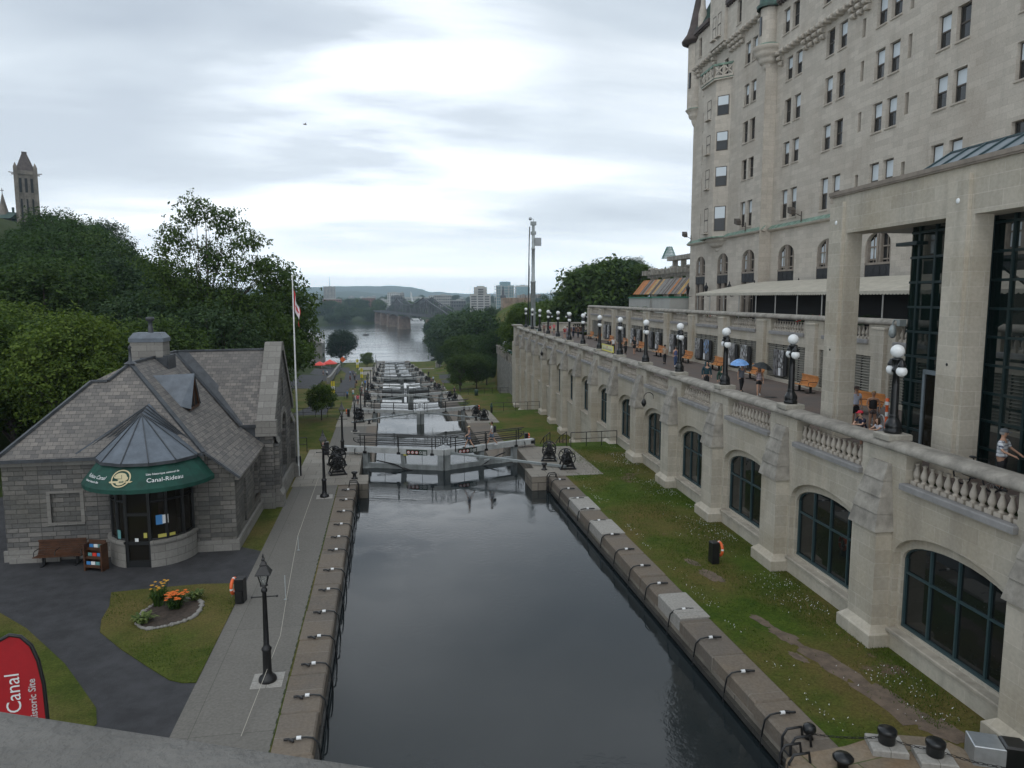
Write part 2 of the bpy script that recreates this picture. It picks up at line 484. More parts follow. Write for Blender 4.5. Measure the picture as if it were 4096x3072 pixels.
slabmat('coping_brown', (0.175, 0.148, 0.120), (0.125, 0.110, 0.095), (0.22, 0.20, 0.17), 4.0, 2.35, 0.014, (0.20, 0.15, 0.10), 0, 0.5, 0.0)
slabmat('coping_pale', (0.36, 0.345, 0.315), (0.33, 0.315, 0.29), (0.18, 0.17, 0.15), 4.0, 2.2, 0.012, (0.2, 0.18, 0.15), 0, 0.3, 0.0)
slabmat('lock_slab', (0.29, 0.27, 0.235), (0.235, 0.215, 0.185), (0.10, 0.095, 0.08), 1.35, 1.15, 0.015, (0.17, 0.14, 0.11), 0, 0.5)
slabmat('lock_slab_rust', (0.25, 0.20, 0.145), (0.19, 0.155, 0.115), (0.08, 0.10, 0.04), 2.2, 1.7, 0.02, (0.22, 0.13, 0.06), radians(-8), 0.7)
slabmat('promenade_brick', (0.125, 0.10, 0.088), (0.105, 0.09, 0.082), (0.09, 0.08, 0.07), 0.6, 0.3, 0.01, (0.20, 0.125, 0.085), 0, 0.45)
# ------------------------------------------------------------------ mesh helpers
class MB:
 def __init__(self):
  self.v, self.f, self.m, self.s = [], [], [], []
  self.T = None
 def add(self, vs, fs, m=0, smooth=False):
  o = len(self.v)
  if self.T is not None:
   vs = [tuple(self.T @ Vector(p)) for p in vs]
  self.v.extend(vs)
  for f in fs:
   self.f.append(tuple(i + o for i in f))
   self.m.append(m)
   self.s.append(smooth)
  return self
 def poly(self, pts, m=0):
  return self.add(list(pts), [tuple(range(len(pts)))], m)
 def box(self, x0, x1, y0, y1, z0, z1, m=0, skip=''):
  v = [(x0, y0, z0), (x1, y0, z0), (x1, y1, z0), (x0, y1, z0), (x0, y0, z1), (x1, y0, z1), (x1, y1, z1), (x0, y1, z1)]
  fs = {'b': (0, 3, 2, 1), 't': (4, 5, 6, 7), 's': (0, 1, 5, 4), 'e': (1, 2, 6, 5), 'n': (2, 3, 7, 6), 'w': (3, 0, 4, 7)}
  return self.add(v, [f for k, f in fs.items() if k not in skip], m)
 def cbox(self, x0, x1, y0, y1, z0, z1, c=0.02, m=0):
  """box with chamfered upper edges"""
  self.box(x0, x1, y0, y1, z0, z1 - c, m, 't')
  a = [(x0, y0, z1 - c), (x1, y0, z1 - c), (x1, y1, z1 - c), (x0, y1, z1 - c), (x0 + c, y0 + c, z1), (x1 - c, y0 + c, z1), (x1 - c, y1 - c, z1), (x0 + c, y1 - c, z1)]
  return self.add(a, [(0, 1, 5, 4), (1, 2, 6, 5), (2, 3, 7, 6), (3, 0, 4, 7), (4, 5, 6, 7)], m)
 def beam(self, a, b, w, h, m=0, up=(0, 0, 1)):
  """box beam from a to b, w sideways, h upward (centred)"""
  a, b = Vector(a), Vector(b)
  d = (b - a).normalized()
  u = Vector(up)
  s = d.cross(u)
  if s.length < 1e-5:
   s = Vector((1, 0, 0))
  s.normalize()
  u = s.cross(d).normalized()
  vs = []
  for p in (a, b):
   for i, j in ((-1, -1), (1, -1), (1, 1), (-1, 1)):
    vs.append(tuple(p + s * (i * w / 2) + u * (j * h / 2)))
  return self.add(vs, [(3, 2, 1, 0), (4, 5, 6, 7), (0, 1, 5, 4), (1, 2, 6, 5), (2, 3, 7, 6), (3, 0, 4, 7)], m)
 def tube(self, pts, r, seg=8, m=0, caps=True, smooth=True, closed=False):
  pts = [Vector(p) for p in pts]
  n = len(pts)
  rs = r if isinstance(r, (list, tuple)) else [r] * n
  vs, fs = [], []
  prev = None
  for i, p in enumerate(pts):
   if closed:
    d = pts[(i + 1) % n] - pts[i - 1]
   else:
    d = pts[min(i + 1, n - 1)] - pts[max(i - 1, 0)]
   d.normalize()
   if prev is None:
    a = d.cross(Vector((0, 0, 1)))
    if a.length < 1e-3:
     a = d.cross(Vector((1, 0, 0)))
   else:
    a = prev - d * prev.dot(d)
   a.normalize()
   prev = a
   b = d.cross(a)
   for k in range(seg):
    t = 2 * pi * k / seg
    vs.append(tuple(p + (a * cos(t) + b * sin(t)) * rs[i]))
  for i in range(n if closed else n - 1):
   j = (i + 1) % n
   for k in range(seg):
    l = (k + 1) % seg
    fs.append((i * seg + k, i * seg + l, j * seg + l, j * seg + k))
  self.add(vs, fs, m, smooth)
  if caps and not closed:
   self.add([vs[k] for k in range(seg)], [tuple(range(seg))[::-1]], m)
   self.add([vs[(n - 1) * seg + k] for k in range(seg)], [tuple(range(seg))], m)
  return self
 def lathe(self, prof, seg=16, o=(0, 0, 0), m=0, smooth=True, a0=0.0, a1=2 * pi, sx=1.0, sy=1.0):
  full = abs(a1 - a0 - 2 * pi) < 1e-6
  k = seg if full else seg + 1
  vs, fs = [], []
  for r, z in prof:
   for i in range(k):
    t = a0 + (a1 - a0) * i / seg
    vs.append((o[0] + r * cos(t) * sx, o[1] + r * sin(t) * sy, o[2] + z))
  for j in range(len(prof) - 1):
   for i in range(seg):
    l = (i + 1) % k
    fs.append((j * k + i, j * k + l, (j + 1) * k + l, (j + 1) * k + i))
  return self.add(vs, fs, m, smooth)
 def sphere(self, c, r, seg=14, rings=8, m=0, sx=1, sy=1, sz=1):
  prof = [(r * sin(pi * i / rings), -r * cos(pi * i / rings)) for i in range(rings + 1)]
  prof[0] = (1e-4, -r)
  prof[-1] = (1e-4, r)
  vs, fs = [], []
  for rr, z in prof:
   for i in range(seg):
    t = 2 * pi * i / seg
    vs.append((c[0] + rr * cos(t) * sx, c[1] + rr * sin(t) * sy, c[2] + z * sz))
  for j in range(rings):
   for i in range(seg):
    l = (i + 1) % seg
    fs.append((j * seg + i, j * seg + l, (j + 1) * seg + l, (j + 1) * seg + i))
  return self.add(vs, fs, m, True)
 def torus(self, c, R, r, seg=28, rs=10, m=0, axis='z', msel=None):
  for i in range(seg):
   vs = []
   for ii in (i, i + 1):
    t = 2 * pi * ii / seg
    for k in range(rs):
     s = 2 * pi * k / rs
     x, y, z = (R + r * cos(s)) * cos(t), (R + r * cos(s)) * sin(t), r * sin(s)
     p = {'z': (x, y, z), 'x': (z, x, y), 'y': (x, z, y)}[axis]
     vs.append((c[0] + p[0], c[1] + p[1], c[2] + p[2]))
   fs = [(k, (k + 1) % rs, rs + (k + 1) % rs, rs + k) for k in range(rs)]
   self.add(vs, fs, msel(i) if msel else m, True)
  return self
 def prism(self, pts, z0, z1, m=0, top=True, bottom=False):
  """vertical extrusion of a plan polygon"""
  n = len(pts)
  vs = [(x, y, z0) for x, y in pts] + [(x, y, z1) for x, y in pts]
  fs = [(i, (i + 1) % n, n + (i + 1) % n, n + i) for i in range(n)]
  if top:
   fs.append(tuple(range(n, 2 * n)))
  if bottom:
   fs.append(tuple(range(n))[::-1])
  return self.add(vs, fs, m)
 def build(self, name, mats, parent=None, off=(0, 0, 0)):
  if isinstance(mats, str):
   mats = [mats]
  me = bpy.data.meshes.new(name)
  v = self.v
  if off != (0, 0, 0):
   v = [(a - off[0], b - off[1], c - off[2]) for a, b, c in v]
  me.from_pydata(v, [], self.f)
  for m in mats:
   me.materials.append(MATS[m])
  me.polygons.foreach_set('material_index', self.m)
  me.polygons.foreach_set('use_smooth', self.s)
  me.update()
  o = bpy.data.objects.new(name, me)
  col.objects.link(o)
  if parent is not None:
   o.parent = parent
  return o
def tag(o, label, cat, group=None):
 o['label'] = label
 o['category'] = cat
 if group:
  o['group'] = group
 return o
def struct(o, kind='structure'):
 o['kind'] = kind
 return o
def thing(name, label, cat, loc=(0, 0, 0), rotz=0.0, group=None):
 o = bpy.data.objects.new(name, None)
 o.empty_display_size = 0.3
 col.objects.link(o)
 o.location = loc
 o.rotation_euler = (0, 0, rotz)
 return tag(o, label, cat, group)
KIDS = {}
def dup(root, loc, rotz=0.0, label=None, group=None, scale=None):
 kids = [c for c in bpy.data.objects if c.parent == root] if root.name not in KIDS else KIDS[root.name]
 KIDS[root.name] = kids
 r = root.copy()
 col.objects.link(r)
 r.location = loc
 r.rotation_euler = (0, 0, rotz)
 if label:
  r['label'] = label
 if group:
  r['group'] = group
 if scale is not None:
  r.scale = (scale, scale, scale) if isinstance(scale, (int, float)) else scale
 for c in kids:
  d = c.copy()
  col.objects.link(d)
  d.parent = r
  g = KIDS.setdefault('sub_' + c.name, [q for q in bpy.data.objects if q.parent == c])
  for q in g:
   e = q.copy()
   col.objects.link(e)
   e.parent = d
 return r
def copy_obj(o, loc=None, parent=None, rotz=None):
 c = o.copy()
 col.objects.link(c)
 if loc is not None:
  c.location = loc
 if rotz is not None:
  c.rotation_euler = (0, 0, rotz)
 if parent is not None:
  c.parent = parent
 return c
# terrace frame: local x = away from the canal (n), local y = along the terrace (s)
TA = radians(-2.6941)
TD = Vector((-sin(TA), cos(TA), 0))
TN = Vector((cos(TA), sin(TA), 0))
def W(s, n, z=0.0):
 p = TD * s + TN * n
 return (p.x, p.y, z)
def wall(mb, P, u0, u1, z0, z1, holes, reveal=0.3, m=0, mr=None, segs=10):
 """wall sheet with real openings. P(u, d, z) gives the point at depth d; holes: (ua, ub, za, zb, rise)"""
 mr = m if mr is None else mr
 us = sorted(set([u0, u1] + [h[0] for h in holes] + [h[1] for h in holes]))
 zs = sorted(set([z0, z1] + [h[2] for h in holes] + [h[3] for h in holes]))
 us = [u for u in us if u0 <= u <= u1]
 zs = [z for z in zs if z0 <= z <= z1]
 for i in range(len(us) - 1):
  run = None
  for j in range(len(zs) - 1):
   cu, cz = (us[i] + us[i + 1]) / 2, (zs[j] + zs[j + 1]) / 2
   if any(h[0] < cu < h[1] and h[2] < cz < h[3] for h in holes):
    continue
   mb.poly([P(us[i], 0, zs[j]), P(us[i + 1], 0, zs[j]), P(us[i + 1], 0, zs[j + 1]), P(us[i], 0, zs[j + 1])], m)
 for h in holes:
  ua, ub, za, zb, rise = h
  if not (u0 <= ua and ub <= u1):
   continue
  sp = zb - rise
  for u in (ua, ub):
   mb.poly([P(u, 0, za), P(u, reveal, za), P(u, reveal, sp), P(u, 0, sp)], mr)
  mb.poly([P(ua, 0, za), P(ub, 0, za), P(ub, reveal, za), P(ua, reveal, za)], mr)
  if rise <= 0:
   mb.poly([P(ua, 0, zb), P(ub, 0, zb), P(ub, reveal, zb), P(ua, reveal, zb)], mr)
  else:
   arc = arch(ua, ub, sp, rise, segs)
   mid = (ua + ub) / 2
   for (a, b) in zip(arc[:-1], arc[1:]):
    mb.poly([P(a[0], 0, a[1]), P(b[0], 0, b[1]), P(b[0], reveal, b[1]), P(a[0], reveal, a[1])], mr)
    mb.poly([P(a[0], 0, a[1]), P(b[0], 0, b[1]), P(b[0], 0, zb), P(a[0], 0, zb)], m)
def arch(ua, ub, sp, rise, segs=10):
 mid, hw = (ua + ub) / 2, (ub - ua) / 2
 out = []
 for i in range(segs + 1):
  t = pi - pi * i / segs
  out.append((mid + hw * cos(t), sp + rise * sin(t)))
 return out
# ------------------------------------------------------------------ ground, canal basin, locks, river
LV = [0.9, -2.1, -5.05, -7.9, -10.4, -12.9, -15.2, -17.6, -20.0, -20.7]
STEP = 38.4
RIVER = -22.5
def smooth(t):
 t = max(0.0, min(1.0, t))
 return t * t * (3 - 2 * t)
def base(y, r0=56.5, rl=4.5):
 if y <= r0:
  return LV[0]
 k = int((y - r0) // STEP)
 if k > 8:
  return LV[9]
 t = ((y - r0) - k * STEP) / rl
 return LV[k] + (LV[min(k + 1, 9)] - LV[k]) * min(1.0, t)
def gz_left(x, y):
 b = base(y)
 if y > 385:
  b -= (y - 385) * 0.11
 hill = smooth((-19 - x) / 95.0) * smooth((y - 40) / 45.0) * (1 - smooth((y - 300) / 90.0))
 bump = noise.noise(Vector((x * 0.05, y * 0.05, 0))) * 1.5 * smooth((-17 - x) / 15.0)
 return b + (35 - b) * hill + bump * hill
def gz_right(x, y):
 b = base(y)
 if y > 385:
  b -= (y - 385) * 0.11
 if y < 116:
  return b
 x0 = 23.9 if y < 161 else 14.0 + 8.0 * smooth((240 - y) / 80)
 if y < 162 and x > 23.9:
  b2 = -0.2
  return b2 + 10.4 * smooth((x - 30) / 24.0)
 t = smooth((x - x0 - 4) / 42.0)
 top = 10.2 * (1 - smooth((y - 330) / 70)) + -19.0 * smooth((y - 330) / 70)
 return b + (max(top, b) - b) * t
def grid(name, xs, ys, fz, m):
 mb = MB()
 vs = [(x, y, fz(x, y)) for y in ys for x in xs]
 n = len(xs)
 fs = [(j * n + i, j * n + i + 1, (j + 1) * n + i + 1, (j + 1) * n + i) for j in range(len(ys) - 1) for i in range(n - 1)]
 mb.add(vs, fs, 0, True)
 return mb.build(name, m)
ysg = []
y = -40.0
while y < 398:
 ysg.append(y)
 kk = (y - 56.5) % STEP
 y += 1.5 if (y > 50 and (kk < 6.5 or kk > STEP - 2)) else 4.0
ysg.append(398.0)
xh = [-420, -340, -260, -200, -160, -130, -110] + [-100 + 4 * i for i in range(20)] + [-22, -20.4]
xl = [-20.4 + 1.6 * i for i in range(10)] + [-4.2, -3.08]
xr = [11.17, 11.7, 12.5, 14, 15.5, 17, 19, 21, 23.0, 23.85, 24.0, 25.5] + [28 + 4 * i for i in range(18)] + [105, 125, 160, 220, 300, 420]
struct(grid('ground', xl, ysg, gz_left, 'lawn'))
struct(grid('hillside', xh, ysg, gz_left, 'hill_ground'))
struct(grid('ground', xr, ysg, gz_right, 'lawn_right'))
def sheet(name, m, pts, fz, dz=0.006, grp='structure'):
 """flat strip draped on the ground: pts is a list of (left point, right point) pairs"""
 mb = MB()
 vs = []
 for a, b in pts:
  for i in range(5):
   t = i / 4
   x, yy = a[0] + (b[0] - a[0]) * t, a[1] + (b[1] - a[1]) * t
   vs.append((x, yy, fz(x, yy) + dz))
 fs = [(j * 5 + i, j * 5 + i + 1, (j + 1) * 5 + i + 1, (j + 1) * 5 + i) for j in range(len(pts) - 1) for i in range(4)]
 mb.add(vs, fs)
 return struct(mb.build(name, m), grp)
# water
def rect(name, m, x0, x1, y0, y1, z):
 return struct(MB().poly([(x0, y0, z), (x1, y0, z), (x1, y1, z), (x0, y1, z)]).build(name, m))
rect('canal_water', 'canal_water', -2.6, 10.9, 2.0, 53.6, 0.0)
WATER = []
for k in range(9):
 d = 1.7 if k + 1 in (3, 5) else 1.1
 z = (LV[k + 1] - d) if k < 8 else RIVER
 WATER.append(z)
 rect('lock_water', 'lock_water', -2.0, 9.6, 52.0 + STEP * k, (53.6 + STEP * (k + 1)) if k < 8 else 400.0, z)
rect('river_water', 'river_water', -1500, 1500, 396, 1100, RIVER)
# canal walls and copings
wl, wr = MB(), MB()
cop = [MB(), MB()]      # left, right lock coping
XL, XR = -1.34, 8.95
for side in (0, 1):
 mb = wl if side == 0 else wr
 sg = -1 if side == 0 else 1
 xi = XL if side == 0 else XR
 xb = -2.10 if side == 0 else 10.08
 out = -3.1 if side == 0 else 11.2
 def blk(x_in, y0, y1, z0, z1a, z1b=None):
  z1b = z1a if z1b is None else z1b
  a, b = (out, x_in) if side == 0 else (x_in, out)
  vs = [(a, y0, z0), (b, y0, z0), (b, y1, z0), (a, y1, z0), (a, y0, z1a), (b, y0, z1a), (b, y1, z1b), (a, y1, z1b)]
  mb.add(vs, [(4, 5, 6, 7), (0, 1, 5, 4), (1, 2, 6, 5), (2, 3, 7, 6), (3, 0, 4, 7)], 0)
 # upper basin wall below its coping, with the tarred timber ledge at the water line
 blk(xb, 2.0 if side == 0 else 15.9, 45.35, -3, 0.45)
 for k in range(9):
  y0 = 45.35 + STEP * k
  zt, zn = LV[k] - 0.02, LV[min(k + 1, 9)] - 0.02
  zb = LV[min(k + 1, 9)] - 5
  blk(xi, y0, y0 + 2.4, zb, zt)
  blk(xi + sg * 0.62, y0 + 2.4, y0 + 9.3, zb, zt)
  blk(xi, y0 + 9.3, y0 + 11.3, zb, zt)
  blk(xi, y0 + 11.3, y0 + 13.6, zb, zt, zn)
  blk(xi, y0 + 13.6, y0 + STEP, zb, zn)
struct(wl.build('canal_wall', 'lock_wall'))
struct(wr.build('canal_wall', 'lock_wall'))
# basin coping stones, one sheet of chamfered blocks each side
cb = MB()
yy = 2.0
random.seed(3)
while yy < 45.3:
 L = random.uniform(1.7, 2.6)
 y1 = min(45.33, yy + L)
 cb.cbox(-3.14, -2.04 + random.uniform(-.03, .03), yy + .012, y1 - .012, 0.45, 0.9 + random.uniform(-.012, .012), 0.05, 0)
 yy = y1
struct(cb.build('coping', ['coping_brown']))
cb = MB()
yy = 15.9
i = 0
while yy < 45.3:
 L = random.uniform(1.9, 2.9)
 y1 = min(45.33, yy + L)
 pale = 1 if i in (3, 7, 9) else 0
 cb.cbox(10.08 + random.uniform(-.03, .03), 11.24, yy + .012, y1 - .012, 0.45, (0.98 if pale else 0.9) + random.uniform(-.012, .012), 0.06, pale)
 yy = y1
 i += 1
struct(cb.build('coping', ['coping_brown', 'coping_pale']))
lg = MB()
lg.box(-2.10, -1.98, 2, 45.3, 0.12, 0.30).box(9.93, 10.08, 16, 45.3, 0.12, 0.30)
struct(lg.build('timber_ledge', 'gate_wet'))
# paving round every gate, paths beside the chambers
def cop_z(x, y):
 return base(y, 56.6, 2.4)
for k in range(9):
 y0 = 45.35 + STEP * k
 ye = y0 + 11.2
 sheet('lock_paving', 'lock_slab', [((-5.9, yv), (XL + (-0.62 if y0 + 2.4 < yv < y0 + 9.3 else 0), yv)) for yv in (y0, y0 + 2.39, y0 + 2.41, y0 + 9.29, y0 + 9.31, ye)], lambda x, y, z=LV[k]: z, 0.012)
 xo = 13.7 if k == 0 else 12.7
 sheet('lock_paving', 'lock_slab', [((XR + (0.62 if y0 + 2.4 < yv < y0 + 9.3 else 0), yv), (xo, yv)) for yv in (y0 + 0.02, y0 + 2.39, y0 + 2.41, y0 + 9.29)], lambda x, y, z=LV[k]: z, 0.012)
 ys2 = [ye, y0 + 13.6] + [y0 + 14 + i * 4 for i in range(6)] + [y0 + STEP]
 sheet('path', 'path_concrete', [((-5.8, yv), (-2.45, yv)) for yv in ys2], lambda x, y: max(base(y), cop_z(x, y)), 0.010)
 sheet('coping', 'coping_brown', [((-2.45, yv), (XL, yv)) for yv in ys2], cop_z, 0.010)
 sheet('coping', 'coping_brown', [((XR, yv), (11.4, yv)) for yv in [y0 + 9.29, y0 + 11.3] + ys2[1:]], cop_z, 0.010)
sheet('path', 'path_concrete', [((-5.8, yv), (-3.14, yv)) for yv in (0, 10, 20, 30, 40, 45.36)], lambda x, y: 0.9, 0.006)
# moss line along the coping joint
ml = MB()
for i in range(56):
 ya = 17 + i * 0.5 + random.uniform(-.05, .05)
 w = random.uniform(0.01, 0.04)
 ml.poly([(-3.14 - w, ya, .916), (-3.14 + w, ya + .03, .916), (-3.14 + w * .6, ya + random.uniform(.12, .4), .916), (-3.14 - w * .6, ya + .3, .916)])
mat('moss', (.035, .045, .018), .95, .3, 8)
struct(ml.build('moss', 'moss'), 'stuff')
# left forecourt: asphalt with its two lawns (outlines surveyed on the ground)
asph = MB()
asph.poly([(-45, 0, .905), (-5.8, 0, .905), (-5.8, 33.8, .905), (-6.9, 34.6, .905), (-16.4, 34.6, .905), (-16.4, 60, .905), (-45, 60, .905)])
struct(asph.build('asphalt', 'asphalt'))
def smooth_poly(pts, sub=4):
 out = []
 n = len(pts)
 for i in range(n):
  p0, p1, p2, p3 = [Vector(pts[(i + j) % n]).to_2d() for j in (-1, 0, 1, 2)]
  for q in range(sub):
   t = q / sub
   out.append(tuple(0.5 * ((2 * p1) + (-p0 + p2) * t + (2 * p0 - 5 * p1 + 4 * p2 - p3) * t * t + (-p0 + 3 * p1 - 3 * p2 + p3) * t ** 3)))
 return out
g1 = [(-10.75, 29.78), (-10.35, 28.4), (-10.2, 27.2), (-9.9, 26.2), (-8.8, 24.8), (-7.56, 23.4), (-6.64, 22.4), (-6.2, 22.15), (-5.8, 22.1), (-5.8, 26), (-5.8, 29.9), (-7.5, 30.1), (-9.4, 29.95)]
struct(MB().prism([(max(-10.9, min(-5.8, x)), y) for x, y in g1], .90, .935).build('lawn', 'lawn'))
g2 = [(-16, 26.0), (-15.2, 28.8), (-14.1, 28.5), (-12.5, 26.9), (-10.15, 24.0), (-9.2, 22.6), (-8.2, 21.1), (-7.9, 20.3), (-8.6, 16), (-12, 10), (-16, 8)]
struct(MB().prism(g2, .90, .93).build('lawn', 'lawn'))
# worn bare earth in the right lawn
random.seed(31)
for cx, cy, rx, ry, n_ in ((13.9, 17.6, .55, 1.6, 1), (13.5, 19.9, .4, 1.3, 1), (13.1, 22.0, .28, .8, 1), (12.9, 23.3, .22, .5, 1), (13.3, 21.0, .2, .35, 1), (12.75, 20.6, .18, .4, 1), (13.0, 27.6, .35, .8, 1), (12.85, 29.2, .2, .5, 1), (12.6, 56.0, .3, .5, 1), (14.3, 16.4, .5, .7, 1)):
 pts = []
 for i in range(26):
  a = 2 * pi * i / 26
  r = 1 + .35 * noise.noise(Vector((cos(a) * 2.2 + cx * 3, sin(a) * 2.2 + cy, 1.0))) + random.uniform(-.16, .16)
  pts.append((cx + cos(a) * rx * r - .18 * sin(a) * ry * r, cy + sin(a) * ry * r, .905 + .0007 * (cx - 12)))
 struct(MB().poly(pts).build('bare_earth', 'earth'), 'stuff')
# descending road, lower plaza and paths on the left bank
rd = [((-17.0, 100), (-8.9, 104)), ((-14.5, 112), (-9.2, 114)), ((-12.6, 120), (-9.0, 127)), ((-12.0, 140), (-8.5, 145)), ((-11.8, 166), (-8.5, 162)), ((-12.3, 190), (-8.4, 190)), ((-12.8, 215), (-8.4, 215)), ((-13.7, 248), (-8.5, 240)), ((-15, 275), (-11, 268)), ((-20, 300), (-14, 300)), ((-30, 330), (-18, 340))]
rr = []
for (a, b), (c, d) in zip(rd[:-1], rd[1:]):
 for i in range(8):
  t = i / 8
  rr.append(((a[0] + (c[0] - a[0]) * t, a[1] + (c[1] - a[1]) * t), (b[0] + (d[0] - b[0]) * t, b[1] + (d[1] - b[1]) * t)))
sheet('road', 'asphalt', rr, gz_left, 0.05)
sheet('plaza', 'lock_slab', [((-12, yv), (-5.0, yv)) for yv in (306, 312, 318, 324, 330, 336)], gz_left, 0.05)
sheet('plaza', 'lock_slab', [((-9.5 + 2.5 * abs(yv - 270) / 34, yv), (-5.0, yv)) for yv in (240, 250, 260, 270, 280, 290, 306)], gz_left, 0.05)
sheet('plaza', 'lock_slab', [((10.2, yv), (11.7 + (yv - 206) * 0.014 + (6.5 * smooth((yv - 285) / 28)), yv)) for yv in (206, 215, 225, 235, 245, 255, 265, 275, 285, 295, 305, 314)], gz_right, 0.05)
sheet('path', 'asphalt', [((14.3 + 2.4 * smooth((yv - 200) / 50), yv), (17.5 + 3 * smooth((yv - 200) / 50), yv)) for yv in (196, 204, 212, 222, 232, 242, 252, 262, 270)], gz_right, 0.06)
sheet('plaza', 'asphalt', [((-60, yv), (-17.5, yv)) for yv in (185, 195, 205, 215, 225, 240, 255, 270, 285, 300)], lambda x, y: min(gz_left(x, y), gz_left(-17.5, y) + 0.6) + 0.8 * 0, 0.5)
# right bank beyond the last lock, the cape and the far shore
def bank(name, rows, m, zfun):
 mb = MB()
 n = len(rows[0])
 vs = [(x, y, zfun(i, j, x, y)) for j, r in enumerate(rows) for i, (x, y) in enumerate(r)]
 fs = [(j * n + i, j * n + i + 1, (j + 1) * n + i + 1, (j + 1) * n + i) for j in range(len(rows) - 1) for i in range(n - 1)]
 mb.add(vs, fs, 0, True)
 return struct(mb.build(name, m))
sh = [(21, 397), (24, 410), (30, 425), (40, 445), (50, 480), (57, 530), (60, 565), (56, 590), (48, 612), (39, 635), (31, 662), (33, 678), (42, 700), (55, 740), (75, 800)]
bank('ground', [[(x + t, y) for t in (0, 3, 10, 25, 50, 90, 160, 300)] for x, y in sh], 'hill_ground',
     lambda i, j, x, y: RIVER + [-0.6, 0.5, 2.0, 7, 14, 20, 26, 28][i])
fs_ = [(-900, 860), (-500, 870), (-300, 880), (-160, 900), (-78, 926), (-37, 986), (0, 1004), (20, 1018), (50, 1005), (120, 1020), (260, 1010), (520, 1000), (900, 1000)]
rows = []
for d in (0, 6, 25, 80, 200, 500, 1200, 2600, 4200):
 rows.append([(x * (1 + d / 900.0), y + d) for x, y in fs_])
bank('far_shore', rows, 'hill_ground', lambda i, j, x, y: RIVER + [-0.6, 1.5, 4.5, 8, 13, 19, 26, 34, 40][j])
# distant wooded ridges
def ridge(prof, y0, depth, name):
 rows = []
 pr = []
 for (xa, za), (xb, zb) in zip(prof[:-1], prof[1:]):
  for i in range(10):
   t = i / 10
   pr.append((xa + (xb - xa) * t, za + (zb - za) * (t * t * (3 - 2 * t))))
 pr.append(prof[-1])
 mb = MB()
 n = len(pr)
 vs = []
 for j, (dy, hz) in enumerate(((-depth, 0.0), (-depth * .55, 0.55), (-depth * .2, 0.9), (0, 1.0), (depth * .6, 0.6))):
  for x, z in pr:
   nz = noise.noise(Vector((x * 0.008, j * 1.3, y0))) * 5 + noise.noise(Vector((x * 0.05, j * 2.3, y0))) * 1.5
   vs.append((x * (1 + dy / y0), y0 + dy, 2 + (z - 2) * hz + nz * (hz if j else 0)))
 fs = [(j * n + i, j * n + i + 1, (j + 1) * n + i + 1, (j + 1) * n + i) for j in range(4) for i in range(n - 1)]
 mb.add(vs, fs, 0, True)
 return struct(mb.build(name, 'hill_ground'))
ridge([(-2600, 60), (-1700, 75), (-961, 90), (-627, 107), (-472, 113), (-188, 117), (64, 121), (210, 111), (319, 89), (407, 64), (481, 67), (614, 54), (778, 47), (1142, 51), (2600, 60)], 7000, 1500, 'hills')
ridge([(-1400, 30), (-900, 36), (-539, 40), (-429, 48), (-323, 53), (-186, 53), (-58, 38), (60, 21), (400, 16), (900, 18), (1600, 20)], 5000, 900, 'hills')
# ------------------------------------------------------------------ terrace wall with promenade
SL = [8.9, 15.6, 22.4, 29.27, 36.15, 42.95, 49.8, 56.6, 63.35, 70.1, 76.8, 83.45, 90.1, 96.7, 103.3, 109.9, 116.4]
NW = 15.10
PROM = 6.65
terr = thing('terrace_wall', 'long pale stone terrace wall with arched windows, sloped buttresses and a balustrade above the lawn', 'retaining wall', W(60, NW, 0.9), TA)
TO = (NW, 60, 0.9)
mb = MB()
def Pt(u, d, z):
 return (NW + d, u, z)
holes = []
for a, b in zip(SL[:-1], SL[1:]):
 c = (a + b) / 2
 holes.append((c - 2.56, c + 2.56, 1.52, 5.05, 1.04))
wall(mb, Pt, 8.9, 120.5, -9.2, 6.40, holes, 0.20, 0, 0, 14)
# inner face carrying the glazing
for a, b in zip(SL[:-1], SL[1:]):
 c = (a + b) / 2
 def Pi(u, d, z):
  return (NW + 0.20 + d, u, z)
 wall(mb, Pi, c - 2.58, c + 2.58, 1.5, 5.07, [(c - 2.40, c + 2.40, 1.66, 4.72, 0.78)], 0.18, 0, 0, 14)
 mb.box(NW + .42, NW + .44, c - 2.5, c + 2.5, 1.6, 4.95, 1)
# end return
mb.poly([(NW, 120.5, -9.2), (24.2, 120.5, -9.2), (24.2, 120.5, 6.4), (NW, 120.5, 6.4)], 0)
# solid parapet panels (piers) between balustrades, carried on the wall
for i, s in enumerate(SL):
 mb.box(NW, NW + .55, s - 1.16, s + 1.16, 6.40, 7.36, 0, 'b')
mb.box(NW, NW + .55, 117.56, 120.5, 6.40, 7.36, 0, 'b')
# projecting plinth course
mb.box(NW - .06, NW - .002, 8.9, 120.4, 0.7, 1.46, 0, 'ber')
mb.build('wall', ['terrace_stone', 'dark_inside'], terr, TO)
sm = MB()
for a, b in zip(SL[:-1], SL[1:]):
 c = (a + b) / 2
 sm.cbox(NW - .14, NW + .24, c - 2.56, c + 2.56, 1.46, 1.58, .03)
sm.build('window_sill', 'trim_stone', terr, TO)
